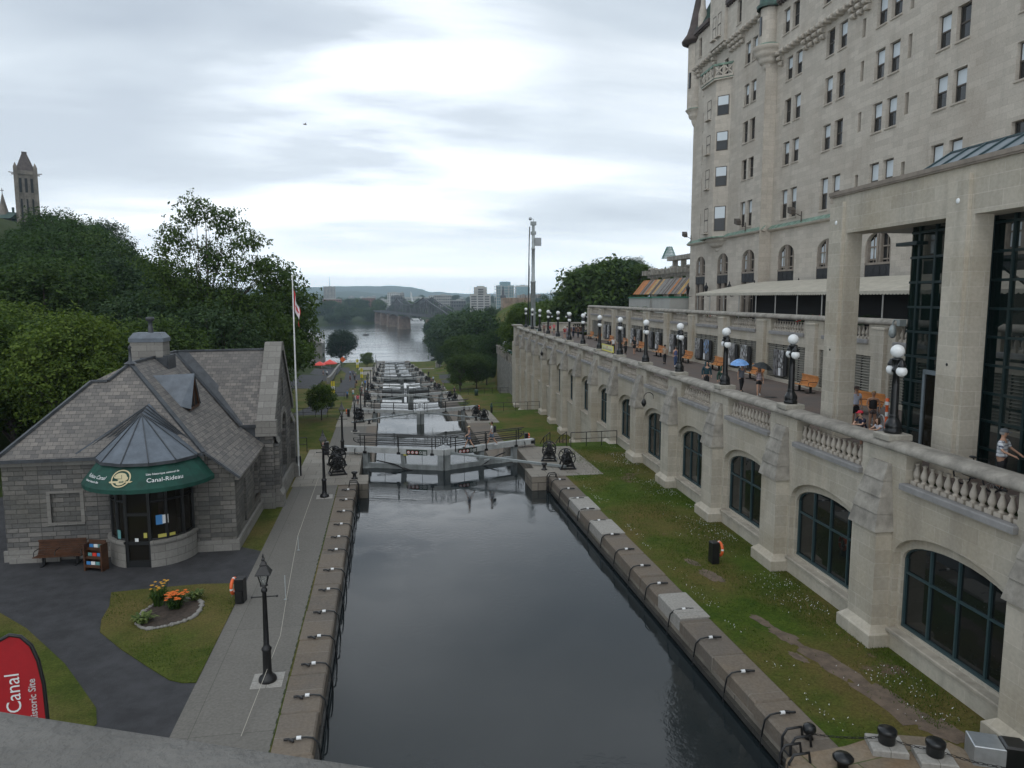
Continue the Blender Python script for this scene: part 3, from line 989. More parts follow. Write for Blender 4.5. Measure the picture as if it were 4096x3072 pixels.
# coping rail: rounded nose profile swept along the wall
cp = MB()
prof = [(NW - .02, 7.36), (NW - .14, 7.40), (NW - .17, 7.47), (NW - .14, 7.58), (NW - .06, 7.65), (NW + .06, 7.69), (NW + .50, 7.69), (NW + .62, 7.63), (NW + .66, 7.5), (NW + .6, 7.40), (NW + .55, 7.36)]
ss = [8.9 + i * 2.23 for i in range(51)]
vs = [(x, s, z) for s in ss for x, z in prof]
n = len(prof)
cp.add(vs, [(j * n + i, j * n + i + 1, (j + 1) * n + i + 1, (j + 1) * n + i) for j in range(len(ss) - 1) for i in range(n - 1)], 0, True)
cp.add([(x, 120.4, z) for x, z in prof], [tuple(range(n))])
cp.build('coping', 'cap_stone', terr, TO)
# baluster
BP = [(.085, 0), (.085, .03), (.06, .05), (.055, .09), (.075, .13), (.105, .2), (.112, .27), (.1, .36), (.075, .46), (.05, .56), (.045, .62), (.06, .66), (.075, .68), (.075, .72)]
def balustrade_mesh(s0, s1, npl, zb, step, seg=10, sc_=1.0):
 b = MB()
 cnt = max(1, int(round((s1 - s0) / step)))
 for i in range(cnt):
  s = s0 + (i + .5) * (s1 - s0) / cnt
  b.lathe([(r * sc_, z * .78) for r, z in BP], seg, (npl, s, zb + .14))
  b.box(npl - .13, npl + .13, s - .125, s + .125, zb, zb + .14)
 return b
for i, (a, b) in enumerate(zip(SL[:-1], SL[1:])):
 far = i > 7
 bm_ = balustrade_mesh(a + 1.16, b - 1.16, NW + .28, 6.42, .345, 12 if i < 5 else 8)
 ob = bm_.build('balusters', 'baluster_stone', terr, TO)
 lb = MB()
 lb.cbox(NW - .16, NW + .12, a + 1.10, b - 1.10, 6.26, 6.46, .03)
 lb.build('balustrade_ledge', 'sill_stone', terr, TO)
# buttresses with weathered sloping caps
def buttress(s, s_gr):
 b = MB()
 w = .80
 # shaft, plinth
 b.box(NW - .55, NW, s - w + .12, s + w - .12, s_gr - 1, 4.80, 0, 'bt')
 b.box(NW - .78, NW, s - .95, s + .95, s_gr - 1, s_gr + .42, 0, 'bt')
 p = [(NW - .78, s_gr + .42), (NW - .55, s_gr + .62)]
 b.add([(NW - .78, s - .95, s_gr + .42), (NW - .78, s + .95, s_gr + .42), (NW - .55, s + .68, s_gr + .66), (NW - .55, s - .68, s_gr + .66), (NW, s - .95, s_gr + .42), (NW, s + .95, s_gr + .42), (NW, s + .68, s_gr + .66), (NW, s - .68, s_gr + .66)],
          [(0, 1, 2, 3), (4, 0, 3, 7), (1, 5, 6, 2)], 0)
 # four stepped weathering stones: each overhangs the one below
 z = 4.74
 hs = [(.58, .66, .54, .76, .67), (.53, .58, .43, .69, .60), (.53, .47, .30, .62, .53), (.55, .34, .12, .55, .46)]
 for h, da, db, wa, wb in hs:
  b.add([(NW - da, s - wa, z), (NW - da, s + wa, z), (NW - db, s + wb, z + h), (NW - db, s - wb, z + h), (NW, s - wa, z), (NW, s + wa, z), (NW, s + wb, z + h), (NW, s - wb, z + h)],
              [(0, 1, 2, 3), (4, 0, 3, 7), (1, 5, 6, 2), (3, 2, 6, 7), (0, 4, 5, 1)], 1)
  z += h
 return b
for s in SL:
 gr = base(s + .6)
 buttress(s, max(gr, -8)).build('buttress', ['terrace_stone', 'cap_stone'], terr, TO)
# corner pier at the far end
b = MB()
b.box(NW - .45, NW + .9, 118.2, 120.9, -9.2, 5.2, 0, 'b').box(NW - .25, NW + .9, 118.5, 120.75, 5.2, 7.72, 0, 'b')
b.cbox(NW - .55, NW + 1.0, 118.1, 121.0, 7.72, 7.95, .06, 1)
b.build('corner_pier', ['terrace_stone', 'cap_stone'], terr, TO)
# arched windows, each a frame with its glass
fb = MB()
HWN, SPN = 2.40, 3.94
arc = arch(-HWN, HWN, SPN, .78, 18)
for (u, z), (u2, z2) in zip(arc[:-1], arc[1:]):
 fb.beam((0, u, z), (0, u2, z2), .09, .10)
fb.box(-.05, .05, -HWN, -HWN + .09, 1.66, SPN).box(-.05, .05, HWN - .09, HWN, 1.66, SPN).box(-.06, .06, -HWN, HWN, 1.66, 1.75)
def arc_z(u):
 return SPN + .78 * sqrt(max(0, 1 - (u / HWN) ** 2))
for u in (-1.2, 0, 1.2):
 fb.box(-.05, .045, u - .035, u + .035, 1.75, arc_z(u) - .03)
fb.box(-.045, .04, -HWN + .09, HWN - .09, 3.46, 3.53)
pb = MB()
pb.poly([(.0, u, z) for u, z in [(-HWN, 1.66), (HWN, 1.66)] + arc[::-1]])
pane0 = None
for i, (a, b) in enumerate(zip(SL[:-1], SL[1:])):
 c = (a + b) / 2
 if i == 0:
  fr0 = fb.build('arched_window', 'frame_teal', terr)
  fr0.location = (NW + .34 - TO[0], c - TO[1], -TO[2])
  pane0 = pb.build('pane', 'glass_arch', fr0)
  pane0.location = (.02, 0, 0)
 else:
  f = copy_obj(fr0, (NW + .34 - TO[0], c - TO[1], -TO[2]), terr)
  copy_obj(pane0, (.02, 0, 0), f)
# wall lanterns on goose necks, interior lamp glints
for i, (s, z) in enumerate(((47.0, 5.35), (89.3, 5.45))):
 t = thing('wall_lamp', ['black gooseneck lamp on the terrace wall near its middle', 'small black gooseneck lamp on the far part of the terrace wall'][i], 'wall lamp', W(s, NW, z), TA, 'gooseneck lamps on the terrace wall')
 g = MB()
 g.tube([(0, 0, .3), (0, 0, .42)] + [(-.32 + .32 * cos(q), 0, .42 + .3 * sin(q)) for q in [pi * k / 8 for k in range(1, 9)]] + [(-.64, 0, .3)], .025, 8)
 g.build('arm', 'black_iron', t)
 g = MB()
 g.lathe([(.03, .32), (.1, .24), (.16, .1), (.17, 0), (.13, -.1), (.06, -.2), (.005, -.24)], 12, (-.64, 0, 0))
 g.build('lamp_shade', 'black_iron', t)
for s, z in ((25.35, 4.05), (32.3, 4.10)):
 t = thing('pendant_lamp', 'lit yellow pendant lamp behind the %s arched window' % ('nearer' if s < 30 else 'farther'), 'lamp', W(s, NW + .395, z), TA, 'lit lamps inside the arched windows')
 MB().lathe([(.001, -.16), (.06, -.16), (.075, -.08), (.075, .10), (.06, .17), (.001, .17)], 12, sx=.25).build('lamp_shade', [mat('lamp_lit_%d' % int(s), (.8, .55, .12), emit=((1, .62, .12), 1.1)).name], t)
# promenade floor, upper terrace
fl = MB()
fl.T = Matrix.Rotation(TA, 4, 'Z')
fl.poly([(NW + .5, 8.9, PROM), (24.3, 8.9, PROM), (24.3, 120.6, PROM), (NW + .5, 120.6, PROM)])
struct(fl.build('promenade', 'promenade_brick'))
NU = 24.0
UT = 10.0
fl = MB()
fl.T = Matrix.Rotation(TA, 4, 'Z')
fl.poly([(NU + .3, 8.9, UT), (60, 8.9, UT), (60, 105.7, UT), (NU + .3, 105.7, UT)])
struct(fl.build('upper_terrace', 'coping_pale'))
# low kerb under the louvred wall
up = thing('upper_wall', 'pale stone wall with louvred bays behind the promenade, topped by a balustrade', 'wall', W(60, NU, PROM), TA)
UO = (NU, 60, PROM)
mb = MB()
louv = [(42.45, 37.10), (49.31, 44.07), (56.06, 51.05), (63.1, 58.03), (69.92, 64.97), (76.64, 71.89), (83.51, 78.78), (90.24, 85.59), (96.93, 92.41), (103.6, 99.2), (35.6, 30.2), (28.7, 23.3)]
def Pu(u, d, z):
 return (NU + d, u, z)
wall(mb, Pu, 8.9, 105.7, PROM, 9.98, [(b, a, PROM + .22, 9.15, 0) for a, b in louv], .28, 0)
for a, b in louv:
 mb.box(NU + .28, NU + .30, b - .05, a + .05, PROM, 9.3, 1)
pil = sorted([(louv[i][1] + louv[i + 1][0]) / 2 for i in range(0, 9)] + [36.35, 29.4, 22.6, 106.2 - 1.0])
for s in pil:
 mb.box(NU - .22, NU, s - .52, s + .52, PROM, 10.62, 0, 'b')
 mb.cbox(NU - .26, NU, s - .56, s + .56, 10.62, 10.74, .03, 0)
 mb.box(NU + .0, NU + .5, s - 1.15, s + 1.15, 9.98, 10.94, 0, 'b')
mb.poly([(NU, 105.7, PROM), (NU + 30, 105.7, PROM), (NU + 30, 105.7, 10.94), (NU, 105.7, 10.94)], 0)
mb.box(NU - .12, NU - .002, 8.9, 105.7, PROM, PROM + .2, 0, 'b')
mb.build('wall', ['terrace_stone', 'louver_dark'], up, UO)
cp = MB()
prof2 = [(x - NW + NU, z + 3.50) for x, z in prof]
vs = [(x, s, z) for s in (8.9, 40, 70, 105.8) for x, z in prof2]
cp.add(vs, [(j * n + i, j * n + i + 1, (j + 1) * n + i + 1, (j + 1) * n + i) for j in range(3) for i in range(n - 1)], 0, True)
cp.add([(x, 105.8, z) for x, z in prof2], [tuple(range(n))])
cp.build('coping', 'cap_stone', up, UO)
for k, (a, b) in enumerate(zip(pil[:-1], pil[1:])):
 balustrade_mesh(a + 1.15, b - 1.15, NU + .26, 10.02, .36, 8).build('balusters', 'baluster_stone', up, UO)
 MB().cbox(NU - .12, NU + .1, a + 1.1, b - 1.1, 9.82, 10.04, .03).build('balustrade_ledge', 'sill_stone', up, UO)
for a, b in louv:
 lv = MB()
 z = PROM + .3
 while z < 9.1:
  lv.add([(NU + .06, b, z), (NU + .06, a, z), (NU + .20, a, z + .115), (NU + .20, b, z + .115)], [(0, 1, 2, 3)], 0)
  lv.add([(NU + .06, b, z), (NU + .06, a, z), (NU + .06, a, z + .03), (NU + .06, b, z + .03)], [(0, 1, 2, 3)], 0)
  z += .148
 nb = 5
 for i in range(1, nb):
  s = b + (a - b) * i / nb
  lv.box(NU + .10, NU + .22, s - .03, s + .03, PROM + .22, 9.15, 1)
 lv.build('louver', ['louver', 'louver_dark'], up, UO)
# historic photograph panels hung on the louvres
def photomat(name, sky_, seed):
 m = bpy.data.materials.new(name)
 m.use_nodes = True
 nt = m.node_tree
 p = nt.nodes['Principled BSDF']
 p.inputs['Roughness'].default_value = .4
 tc = nd(nt, 'ShaderNodeTexCoord')
 mp = nd(nt, 'ShaderNodeMapping')
 mp.inputs['Location'].default_value = (seed * 3.1, seed * 1.7, seed)
 mp.inputs['Scale'].default_value = (1, 4.5, 2.6)
 lk(nt, tc.outputs['Object'], mp.inputs[0])
 nn = nd(nt, 'ShaderNodeTexNoise')
 nn.inputs['Scale'].default_value = 1.3
 nn.inputs['Detail'].default_value = 5
 lk(nt, mp.outputs[0], nn.inputs['Vector'])
 r = ramp(nt, [(.38, (.03, .03, .03)), (.5, (.16, .155, .15)), (.6, sky_)], nn.outputs[0])
 lk(nt, r.outputs[0], p.inputs['Base Color'])
 MATS[name] = m
photomat('photo_grey', (.42, .42, .42), 1)
photomat('photo_pale', (.55, .56, .57), 2.3)
photomat('photo_blue', (.20, .36, .62), 4.1)
photomat('photo_dark', (.20, .20, .21), 6.7)
PN = [(62.2, 'photo_grey', 0), (60.2, 'photo_blue', 1), (55.0, 'photo_grey', 1), (52.75, 'photo_pale', 1), (69.0, 'photo_grey', 1), (66.2, 'photo_pale', 1), (75.9, 'photo_dark', 0), (73.4, 'photo_pale', 1), (82.6, 'photo_pale', 1), (80.2, 'photo_grey', 1), (89.2, 'photo_dark', 0), (86.9, 'photo_pale', 1), (95.6, 'photo_grey', 0), (93.6, 'photo_pale', 1), (47.7, 'photo_dark', 0), (46.95, 'photo_pale', 1)]
NTH = ['first', 'second', 'third', 'fourth', 'fifth', 'sixth', 'seventh', 'eighth', 'ninth', 'tenth', 'eleventh', 'twelfth', 'thirteenth', 'fourteenth', 'fifteenth', 'last']
for i, (s, pm, cap) in enumerate(PN):
 w = .56 if s > 48.2 or s < 46 else .30
 t = thing('photo_panel', '%s photograph panel on the louvres, %s from the near end' % ({'photo_grey': 'grey', 'photo_pale': 'pale skied', 'photo_blue': 'blue skied', 'photo_dark': 'dark'}[pm], NTH[sorted(PN).index((s, pm, cap))]), 'photo panel', W(s, NU - .06, 8.0), TA, 'photograph panels on the louvres')
 MB().box(-.07, .0, -w - .42, -w - .02, -.90, .70).build('side_board', 'louver_dark', t)
 MB().box(-.09, .0, -w, w, -.95, .78).build('board', 'photo_dark', t)
 MB().box(-.115, -.092, -w, w, -.40, .78).build('photograph', pm, t)
 if cap:
  MB().box(-.115, -.092, w - .32, w, -.93, -.42).build('caption', 'lettering_white', t)
# ------------------------------------------------------------------ globe lamps
def make_globe_lamp(name, loc, rz, label, group, block=True):
 t = thing(name, label, 'street lamp', loc, rz, group)
 if block:
  MB().cbox(-.42, .42, -.42, .42, -.03, .17, .03).build('plinth', 'lamp_block', t)
 z0 = .17 if block else 0
 MB().lathe([(.001, z0), (.27, z0), (.28, z0 + .10), (.24, z0 + .15), (.26, z0 + .2), (.25, z0 + .32), (.18, z0 + .45), (.14, z0 + .54), (.16, z0 + .57), (.13, z0 + .62)], 16).build('base', 'lamp_black', t)
 MB().lathe([(.13, z0 + .6), (.115, z0 + 1.6), (.10, z0 + 2.0), (.15, z0 + 2.04), (.15, z0 + 2.12), (.1, z0 + 2.16), (.12, z0 + 2.36), (.18, z0 + 2.41), (.18, z0 + 2.46), (.08, z0 + 2.5), (.001, z0 + 2.5)], 14).build('post', 'lamp_black', t)
 MB().sphere((0, 0, z0 + 2.70), .22, 18, 12).build('globe', 'globe_white', t)
 for q in range(2):
  a = radians(90 - 10) + q * pi
  x, y = cos(a) * .36, sin(a) * .36
  h = MB()
  h.tube([(0, 0, z0 + 2.0), (x * .4, y * .4, z0 + 2.06), (x * .75, y * .75, z0 + 2.28), (x, y, z0 + 2.36)], .04, 8)
  h.lathe([(.001, z0 + 2.46), (.05, z0 + 2.43), (.10, z0 + 2.34), (.14, z0 + 2.25), (.13, z0 + 2.21)], 10, (x, y, 0))
  h.build('arm', 'lamp_black', t)
  MB().sphere((x, y, z0 + 2.07), .172, 16, 10).build('globe', 'globe_white', t)
 return t
nth = ['nearest', 'second nearest', 'third nearest', 'fourth nearest', 'fifth nearest', 'sixth nearest', 'seventh nearest', 'seventh farthest', 'sixth farthest', 'fifth farthest', 'fourth farthest', 'third farthest', 'second farthest', 'farthest']
gl = make_globe_lamp('globe_lamp', W(22.4, NW + .28, 7.69), TA, 'black post with white globes on the balustrade, nearest of its row, beside the glass pavilion', 'globe lamps along the balustrade')
for i, s in enumerate(SL[3:16]):
 dup(gl, W(s, NW + .28, 7.69), TA, 'black post with white globes on the balustrade coping, %s lamp of its row' % nth[i + 1])
gl2 = None
for i, (x, y, z) in enumerate(((27.6, 137, 6.0), (30.2, 136, 6.0), (33.3, 134.5, 6.0), (36.2, 133, 6.0), (37.6, 127, 6.4), (44.6, 118.4, 6.6))):
 dup(gl, (x, y, z + .5), radians(80), 'white globe lamp standing at the far end of the promenade, %s from the left' % ['first', 'second', 'third', 'fourth', 'fifth', 'sixth'][i], 'globe lamps beyond the promenade end')
# ------------------------------------------------------------------ glass pavilion
pv = thing('pavilion', 'stone and glass entrance pavilion standing on the promenade beside the balustrade', 'pavilion', W(21.5, 17, PROM), TA)
PO = (17, 21.5, PROM)
NP = 16.4
mb = MB()
for i, s in enumerate((28.2, 21.42, 14.7)):
 w = .48
 k = MB()
 k.box(NP + .14, NP + .78, s - w - .10, s + w + .05, PROM - .2, 14.8, 0, 'b')
 k.box(NP, NP + .14, s - w + .06, s + w, PROM - .2, 16.03, 0, 'b')
 k.build('pillar', 'terrace_stone', pv, PO)
 MB().sphere((NP - .005, s, 15.25), .085, 12, 8, 0, .3, 1, 1).build('light_disc', 'globe_white', pv, PO)
 MB().sphere((NP - .005, s, 10.2), .05, 10, 6, 0, .3, 1, 1).build('vent_plug', 'lamp_black', pv, PO)
k = MB()
k.box(NP + .13, NP + 1.1, 11, 28.75, 14.8, 16.28, 0, '')
k.build('lintel', 'terrace_stone', pv, PO)
k = MB()
k.box(NP + .05, NP + 1.25, 11, 28.85, 16.28, 16.34, 0)
k.box(NP + .02, NP + 1.28, 11, 28.88, 16.34, 16.48, 0)
k.build('parapet_cap', 'mullion_stone', pv, PO)
k = MB()
k.box(NP + 1.1, 20.6, 11, 28.6, 14.9, 15.2, 0)
k.build('soffit', 'plain_grey', pv, PO)
# glazed box behind the pillars
ga, gb, gn0, gn1 = 11.0, 25.05, 17.5, 20.4
gf = MB()
for s in [ga + i * .8505 for i in range(17)]:
 s = min(s, gb - .05)
 gf.box(gn0 - .04, gn0 + .10, s - .045, s + .045, PROM, 14.85)
for z in [PROM + .06 + i * .875 for i in range(10)]:
 gf.box(gn0 - .03, gn0 + .07, ga, gb, z - .04, z + .04)
 gf.box(gn0, gn1, gb - .08, gb - .01, z - .04, z + .04)
for nn_ in (17.6, 18.5, 19.4, 20.3):
 gf.box(nn_ - .07, nn_ + .07, gb - .14, gb - .0, PROM, 14.85)
for s in (24.9, 22.6, 20.2, 17.8):
 gf.box(gn1 - .1, gn1 + .04, s - .08, s + .08, PROM, 14.85)
 gf.box(18.9 - .09, 18.9 + .09, s - .09, s + .09, PROM, 14.85)
for z in (8.4, 10.1, 11.9, 13.6):
 gf.box(gn1 - .03, gn1 + .03, ga, gb, z - .05, z + .05)
gf.beam((18.9, 24.9, 10), (18.9, 17, 14.4), .07, .07)
gf.beam((20.2, 24.9, 13.9), (20.2, 17, 9.4), .07, .07)
gf.box(gn0 - .25, gn0 + .2, gb - .6, gb + .55, 14.15, 14.27)
gf.build('glazing_frame', 'frame_green', pv, PO)
gp = MB()
gp.poly([(gn0, ga, PROM), (gn0, gb, PROM), (gn0, gb, 14.85), (gn0, ga, 14.85)])
gp.poly([(gn0, gb - .04, PROM), (gn1, gb - .04, PROM), (gn1, gb - .04, 14.85), (gn0, gb - .04, 14.85)])
gp.build('glass_wall', 'glass_clear', pv, PO)
dk = MB()
dk.box(18.2, 24, ga, 20.3, PROM, 14.9)
dk.build('inner_core', 'dark_inside', pv, PO)
dr = MB()
dr.box(gn0 - .12, gn0 - .05, 22.5, 22.6, PROM, 9.75).box(gn0 - .12, gn0 - .05, 23.75, 23.87, PROM, 9.75).box(gn0 - .12, gn0 - .05, 22.5, 23.87, 9.65, 9.8).box(gn0 - .12, gn0 - .05, 22.5, 23.87, PROM, PROM + .25)
d_ = dr.build('door', 'blue_grey_metal', pv, PO)
MB().box(gn0 - .07, gn0 - .045, 22.6, 23.75, PROM + .25, 9.65).build('pane', 'glass_shop', d_, PO)
# sloped glass roof with ribs
rf = MB()
rf.poly([(17.0, 11, 16.5), (17.0, 24.2, 16.5), (18.15, 24.2 + .02, 17.22), (18.15, 11, 17.22)])
rf.poly([(18.15, 11, 17.22), (18.15, 24.2, 17.22), (19.3, 24.2, 16.5), (19.3, 11, 16.5)])
rf.poly([(17.0, 24.2, 16.5), (18.15, 24.2, 17.22), (19.3, 24.2, 16.5)])
r_ = rf.build('glass_roof', 'blue_grey_metal', pv, PO)
rb = MB()
s = 24.2
while s > 11:
 rb.beam((17.0, s, 16.53), (18.15, s, 17.25), .07, .06)
 s -= .82
rb.beam((18.15, 11, 17.25), (18.15, 24.2, 17.25), .07, .06)
rb.build('rib', 'frame_teal', pv, PO)
# security camera on a bent arm at the glass corner
t = thing('security_camera', 'grey dome security camera hanging from a bent arm at the glass corner', 'camera', W(25.1, 17.3, 11.4), TA)
g = MB()
g.box(-.1, .15, -.08, .1, -.14, .1)
g.tube([(0, .1, 0), (0, .22, .08), (0, .38, .08), (0, .46, -.02), (0, .46, -.12)], .03, 8)
g.build('arm', 'steel_grey', t)
g = MB().lathe([(.001, 0), (.08, -.02), (.13, -.2), (.14, -.38), (.10, -.42)], 14, (0, .46, -.1))
g.sphere((0, .46, -.5), .105, 12, 8)
g.build('housing', 'steel_grey', t)
# ------------------------------------------------------------------ hotel
NH, NV = 32.0, 31.35
hotel = thing('hotel', 'tall pale limestone chateau style hotel with copper roofs above the terrace', 'hotel', W(60, NH, UT), TA)
HO = (NH, 60, UT)
ROWS = [(19.28, 21.78), (23.92, 25.9), (27.5, 29.52), (31.14, 33.1), (34.98, 37.05)]
MC = [63.7, 62.05, 57.1, 55.38, 50.5, 48.86, 43.98, 42.34, 37.5, 35.86]
SLIT = [(52.6, 20.0, 21.3), (52.6, 24.35, 25.75), (52.6, 27.92, 29.35), (52.6, 31.0, 32.3), (47.25, 20.0, 21.3), (47.25, 24.35, 25.75), (47.25, 27.92, 29.45), (47.25, 31.0, 32.4)]
MA = [62.9, 56.2, 49.5, 43.1, 36.6]
def mainvis(c, r):
 dist = c
 ztop = 12.3 + 0.415 * dist * 1.12
 zlow = 9.9
 return ROWS[r][0] < 12.3 + .41 * sqrt(c * c + NH * NH) * .98
mb = MB()
def Pm(u, d, z):
 return (NH + d, u, z)
hl = []
for c in MC:
 for r in range(4):
  hl.append((c - .58, c + .58, ROWS[r][0], ROWS[r][1], 0))
for s, a, b in SLIT:
 hl.append((s - .2, s + .2, a, b, 0))
for c in MA:
 hl.append((c - 1.5, c + 1.5, 10.3, 16.95, 1.0))
wall(mb, Pm, 4, 66.2, 9.5, 33.95, hl, .32, 0)
def Pm2(u, d, z):
 return (NH - .42 + d, u, z)
wall(mb, Pm2, 4, 66.2, 33.95, 37.9, [(c - .58, c + .58, ROWS[4][0], ROWS[4][1], 0) for c in MC], .32, 0)
mb.poly([(NH, 4, 33.95), (NH - .42, 4, 33.95), (NH - .42, 66.2, 33.95), (NH, 66.2, 33.95)], 0)
# corner pavilion
VC = [81.5, 79.75, 70.85, 69.3]
def Pv(u, d, z):
 return (NV + d, u, z)
VR = [(19.15, 21.6), (23.7, 25.6), (27.2, 29.2), (30.75, 32.7), (34.55, 36.6)]
hl = []
for c in VC:
 for r in range(5):
  hl.append((c - .56, c + .56, VR[r][0], VR[r][1], 0))
for c in (75.95, 77.5):
 hl.append((c - .5, c + .5, 34.75, 36.6, 0))
for c in (81.55, 75.3, 69.15):
 hl.append((c - 1.45, c + 1.45, 10.3, 16.9, 1.0))
wall(mb, Pv, 65.95, 84.95, 9.5, 38.1, hl, .32, 0)
def Pv2(u, d, z):
 return (NV - .45 + d, u, z)
wall(mb, Pv2, 65.95, 84.95, 38.1, 41.4, [(72.1 - .5, 72.1 + .5, 38.7, 40.9, 0), (82.3 - .45, 82.3 + .45, 38.7, 40.7, 0)], .3, 0)
mb.poly([(NV, 65.95, 38.1), (NV - .45, 65.95, 38.1), (NV - .45, 84.95, 38.1), (NV, 84.95, 38.1)], 0)
# returns, end wall, dark backing behind the glazing
mb.poly([(NV - .45, 65.95, 9.5), (NH, 65.95, 9.5), (NH, 65.95, 41.4), (NV - .45, 65.95, 41.4)], 0)
mb.poly([(NV, 84.95, 9.5), (NV + 22, 84.95, 9.5), (NV + 22, 84.95, 41.4), (NV, 84.95, 41.4)], 0)
mb.box(NH + .45, NH + 22, 4, 66.2, 9.5, 37.8, 1, 'b')
mb.box(NV + .45, NV + 21.5, 65.97, 84.9, 9.5, 41.2, 1, 'b')
# stone gable on the pavilion
mb.box(NV - .75, NV + 1, 75.0, 78.9, 38.1, 44.5, 0, '')
mb.prism([(NV - .95, 74.8), (NV + .8, 74.8), (NV + .8, 79.1), (NV - .95, 79.1)], 44.5, 44.75, 0)
mb.add([(NV - .75, 75, 44.75), (NV - .75, 78.9, 44.75), (NV - .75, 76.95, 48.5), (NV + 1, 75, 44.75), (NV + 1, 78.9, 44.75), (NV + 1, 76.95, 48.5)], [(0, 1, 2), (0, 3, 5, 2), (1, 4, 5, 2)], 0)
mb.build('wall', ['hotel_stone', 'dark_inside'], hotel, HO)
# windows: sash frame, dark lower pane, pale panel painting the reflected sky on the upper pane
wf = MB()
w, h = .58, 1.0   # half sizes, unit height 2
wf.box(-.04, .04, -w, -w + .07, -h, h).box(-.04, .04, w - .07, w, -h, h).box(-.04, .04, -w, w, h - .07, h).box(-.05, .04, -w, w, -h, -h + .08).box(-.05, .03, -w, w, -.03, .06)
wp = MB().poly([(.0, -w, -h), (.0, w, -h), (.0, w, h), (.0, -w, h)])
wb = MB().poly([(-.012, -w + .07, .05), (-.012, w - .07, .05), (-.012, w - .07, h - .06), (-.012, -w + .07, h - .06)])
ws = MB().cbox(-.36, .08, -w - .05, w + .05, -h - .12, -h, .02)
proto = {}
def put_window(n, s, za, zb, half=None, rot=0.0, sky_sheen=True, par=hotel, O=HO):
 sz = (zb - za) / 2
 loc = (n + .28 - O[0], s - O[1], (za + zb) / 2 - O[2])
 if 'f' not in proto:
  f = wf.build('window', 'sash_brown', par)
  p = wp.build('pane', 'glass_hotel', f)
  b = wb.build('sky_sheen', 'sky_sheen', f)
  si = ws.build('sill', 'hotel_stone', f)
  proto.update(f=f, p=p, b=b, s=si)
 else:
  f = copy_obj(proto['f'], None, par)
  copy_obj(proto['p'], None, f)
  if sky_sheen:
   copy_obj(proto['b'], None, f)
  copy_obj(proto['s'], None, f)
 f.location = loc
 f.rotation_euler = (0, 0, rot)
 f.scale = (1, (half or .58) / .58, sz)
 return f
random.seed(11)
for c in MC:
 for r in range(4):
  if mainvis(c, r):
   put_window(NH, c, *ROWS[r], sky_sheen=random.random() < .8)
 if mainvis(c, 4):
  put_window(NH - .42, c, *ROWS[4], sky_sheen=random.random() < .7)
for c in VC:
 for r in range(5):
  put_window(NV, c, *VR[r], half=.56, sky_sheen=random.random() < .5)
for c in (75.95, 77.5):
 put_window(NV, c, 34.75, 36.6, half=.5, sky_sheen=False)
put_window(NV - .45, 72.1, 38.7, 40.9, half=.5, sky_sheen=False)
put_window(NV - .45, 82.3, 38.7, 40.7, half=.45, sky_sheen=False)
for s, a, b in SLIT:
 MB().poly([(NH + .28, s - .2, a), (NH + .28, s + .2, a), (NH + .28, s + .2, b), (NH + .28, s - .2, b)]).build('slit_window', 'sash_brown', hotel, HO)
# gable twin lights
for c in (76.3, 77.6):
 put_window(NV - .75 - .26, c, 38.9, 41.2, half=.42, sky_sheen=False)
# ground floor arched windows: stone mullions, glass, cast iron spandrel
for (n0, cs, hw, crown) in ((NH, MA, 1.5, 16.95), (NV, (81.55, 75.3, 69.15), 1.45, 16.9)):
 for c in cs:
  sp = crown - 1.0
  a = MB()
  a.poly([(n0 + .30, u, z) for u, z in [(c - hw, 10.3), (c + hw, 10.3)] + arch(c - hw, c + hw, sp, 1.0, 12)[::-1]])
  f = a.build('arched_window', 'glass_hotel', hotel, HO)
  m_ = MB()
  for u in (-hw + .12, -.16, .16 + .0, hw - .12):
   zt = sp + 1.0 * sqrt(max(0, 1 - (u / hw) ** 2))
   m_.box(n0 + .06, n0 + .29, c + u - .11, c + u + .11, 10.3, zt)
  for u in (-.8, .8):
   m_.box(n0 + .22, n0 + .29, c + u - .03, c + u + .03, 10.3, 16.6)
  for z in (12.2, 15.0, 15.9):
   m_.box(n0 + .20, n0 + .285, c - hw, c + hw, z - .05, z + .05)
  m_.build('mullion', 'mullion_stone', f)
  m_.build('mullion', 'mullion_stone', f, HO)
  pn_ = MB()
  pn_.box(n0 + .04, n0 + .26, c - hw + .02, c + hw - .02, 13.78, 14.62)
  pn_.box(n0 + .0, n0 + .28, c - hw, c + hw, 14.62, 14.78, 1)
  for u in (-.75, 0, .75):
   pn_.box(n0 + .02, n0 + .05, c + u - .28, c + u + .28, 13.9, 14.5)
  pn_.build('spandrel_panel', ['iron_panel', 'mullion_stone'], f, HO)
  b2 = MB()
  b2.poly([(n0 + .275, c + .3, 15.08), (n0 + .275, c + hw - .26, 15.08), (n0 + .275, c + hw - .26, 16.3), (n0 + .275, c + .3, 16.75)])
  b2.build('sky_sheen', 'sky_sheen', f, HO)  # pale sheet painting reflected sky on one half of the arched glass
# copper capped string course
cs_ = MB()
for n0, a, b in ((NH, 4, 65.9), (NV, 65.6, 85.3)):
 cs_.add([(n0, a, 18.30), (n0, b, 18.30), (n0 - .28, b, 18.36), (n0 - .28, a, 18.36), (n0 - .34, a, 18.48), (n0 - .34, b, 18.48), (n0, b, 18.86), (n0, a, 18.86)], [(0, 1, 2, 3)], 0)
 cs_.add([(n0 - .28, a, 18.36), (n0 - .28, b, 18.36), (n0 - .36, b, 18.50), (n0 - .36, a, 18.50)], [(0, 1, 2, 3)], 0)
 cs_.add([(n0 - .36, a, 18.50), (n0 - .36, b, 18.50), (n0, b, 18.86), (n0, a, 18.86)], [(0, 1, 2, 3)], 1)
 cs_.poly([(n0, a, 18.3), (n0 - .28, a, 18.36), (n0 - .36, a, 18.5), (n0, a, 18.86)], 0)
cs_.build('string_course', ['hotel_stone', 'copper_green'], hotel, HO)
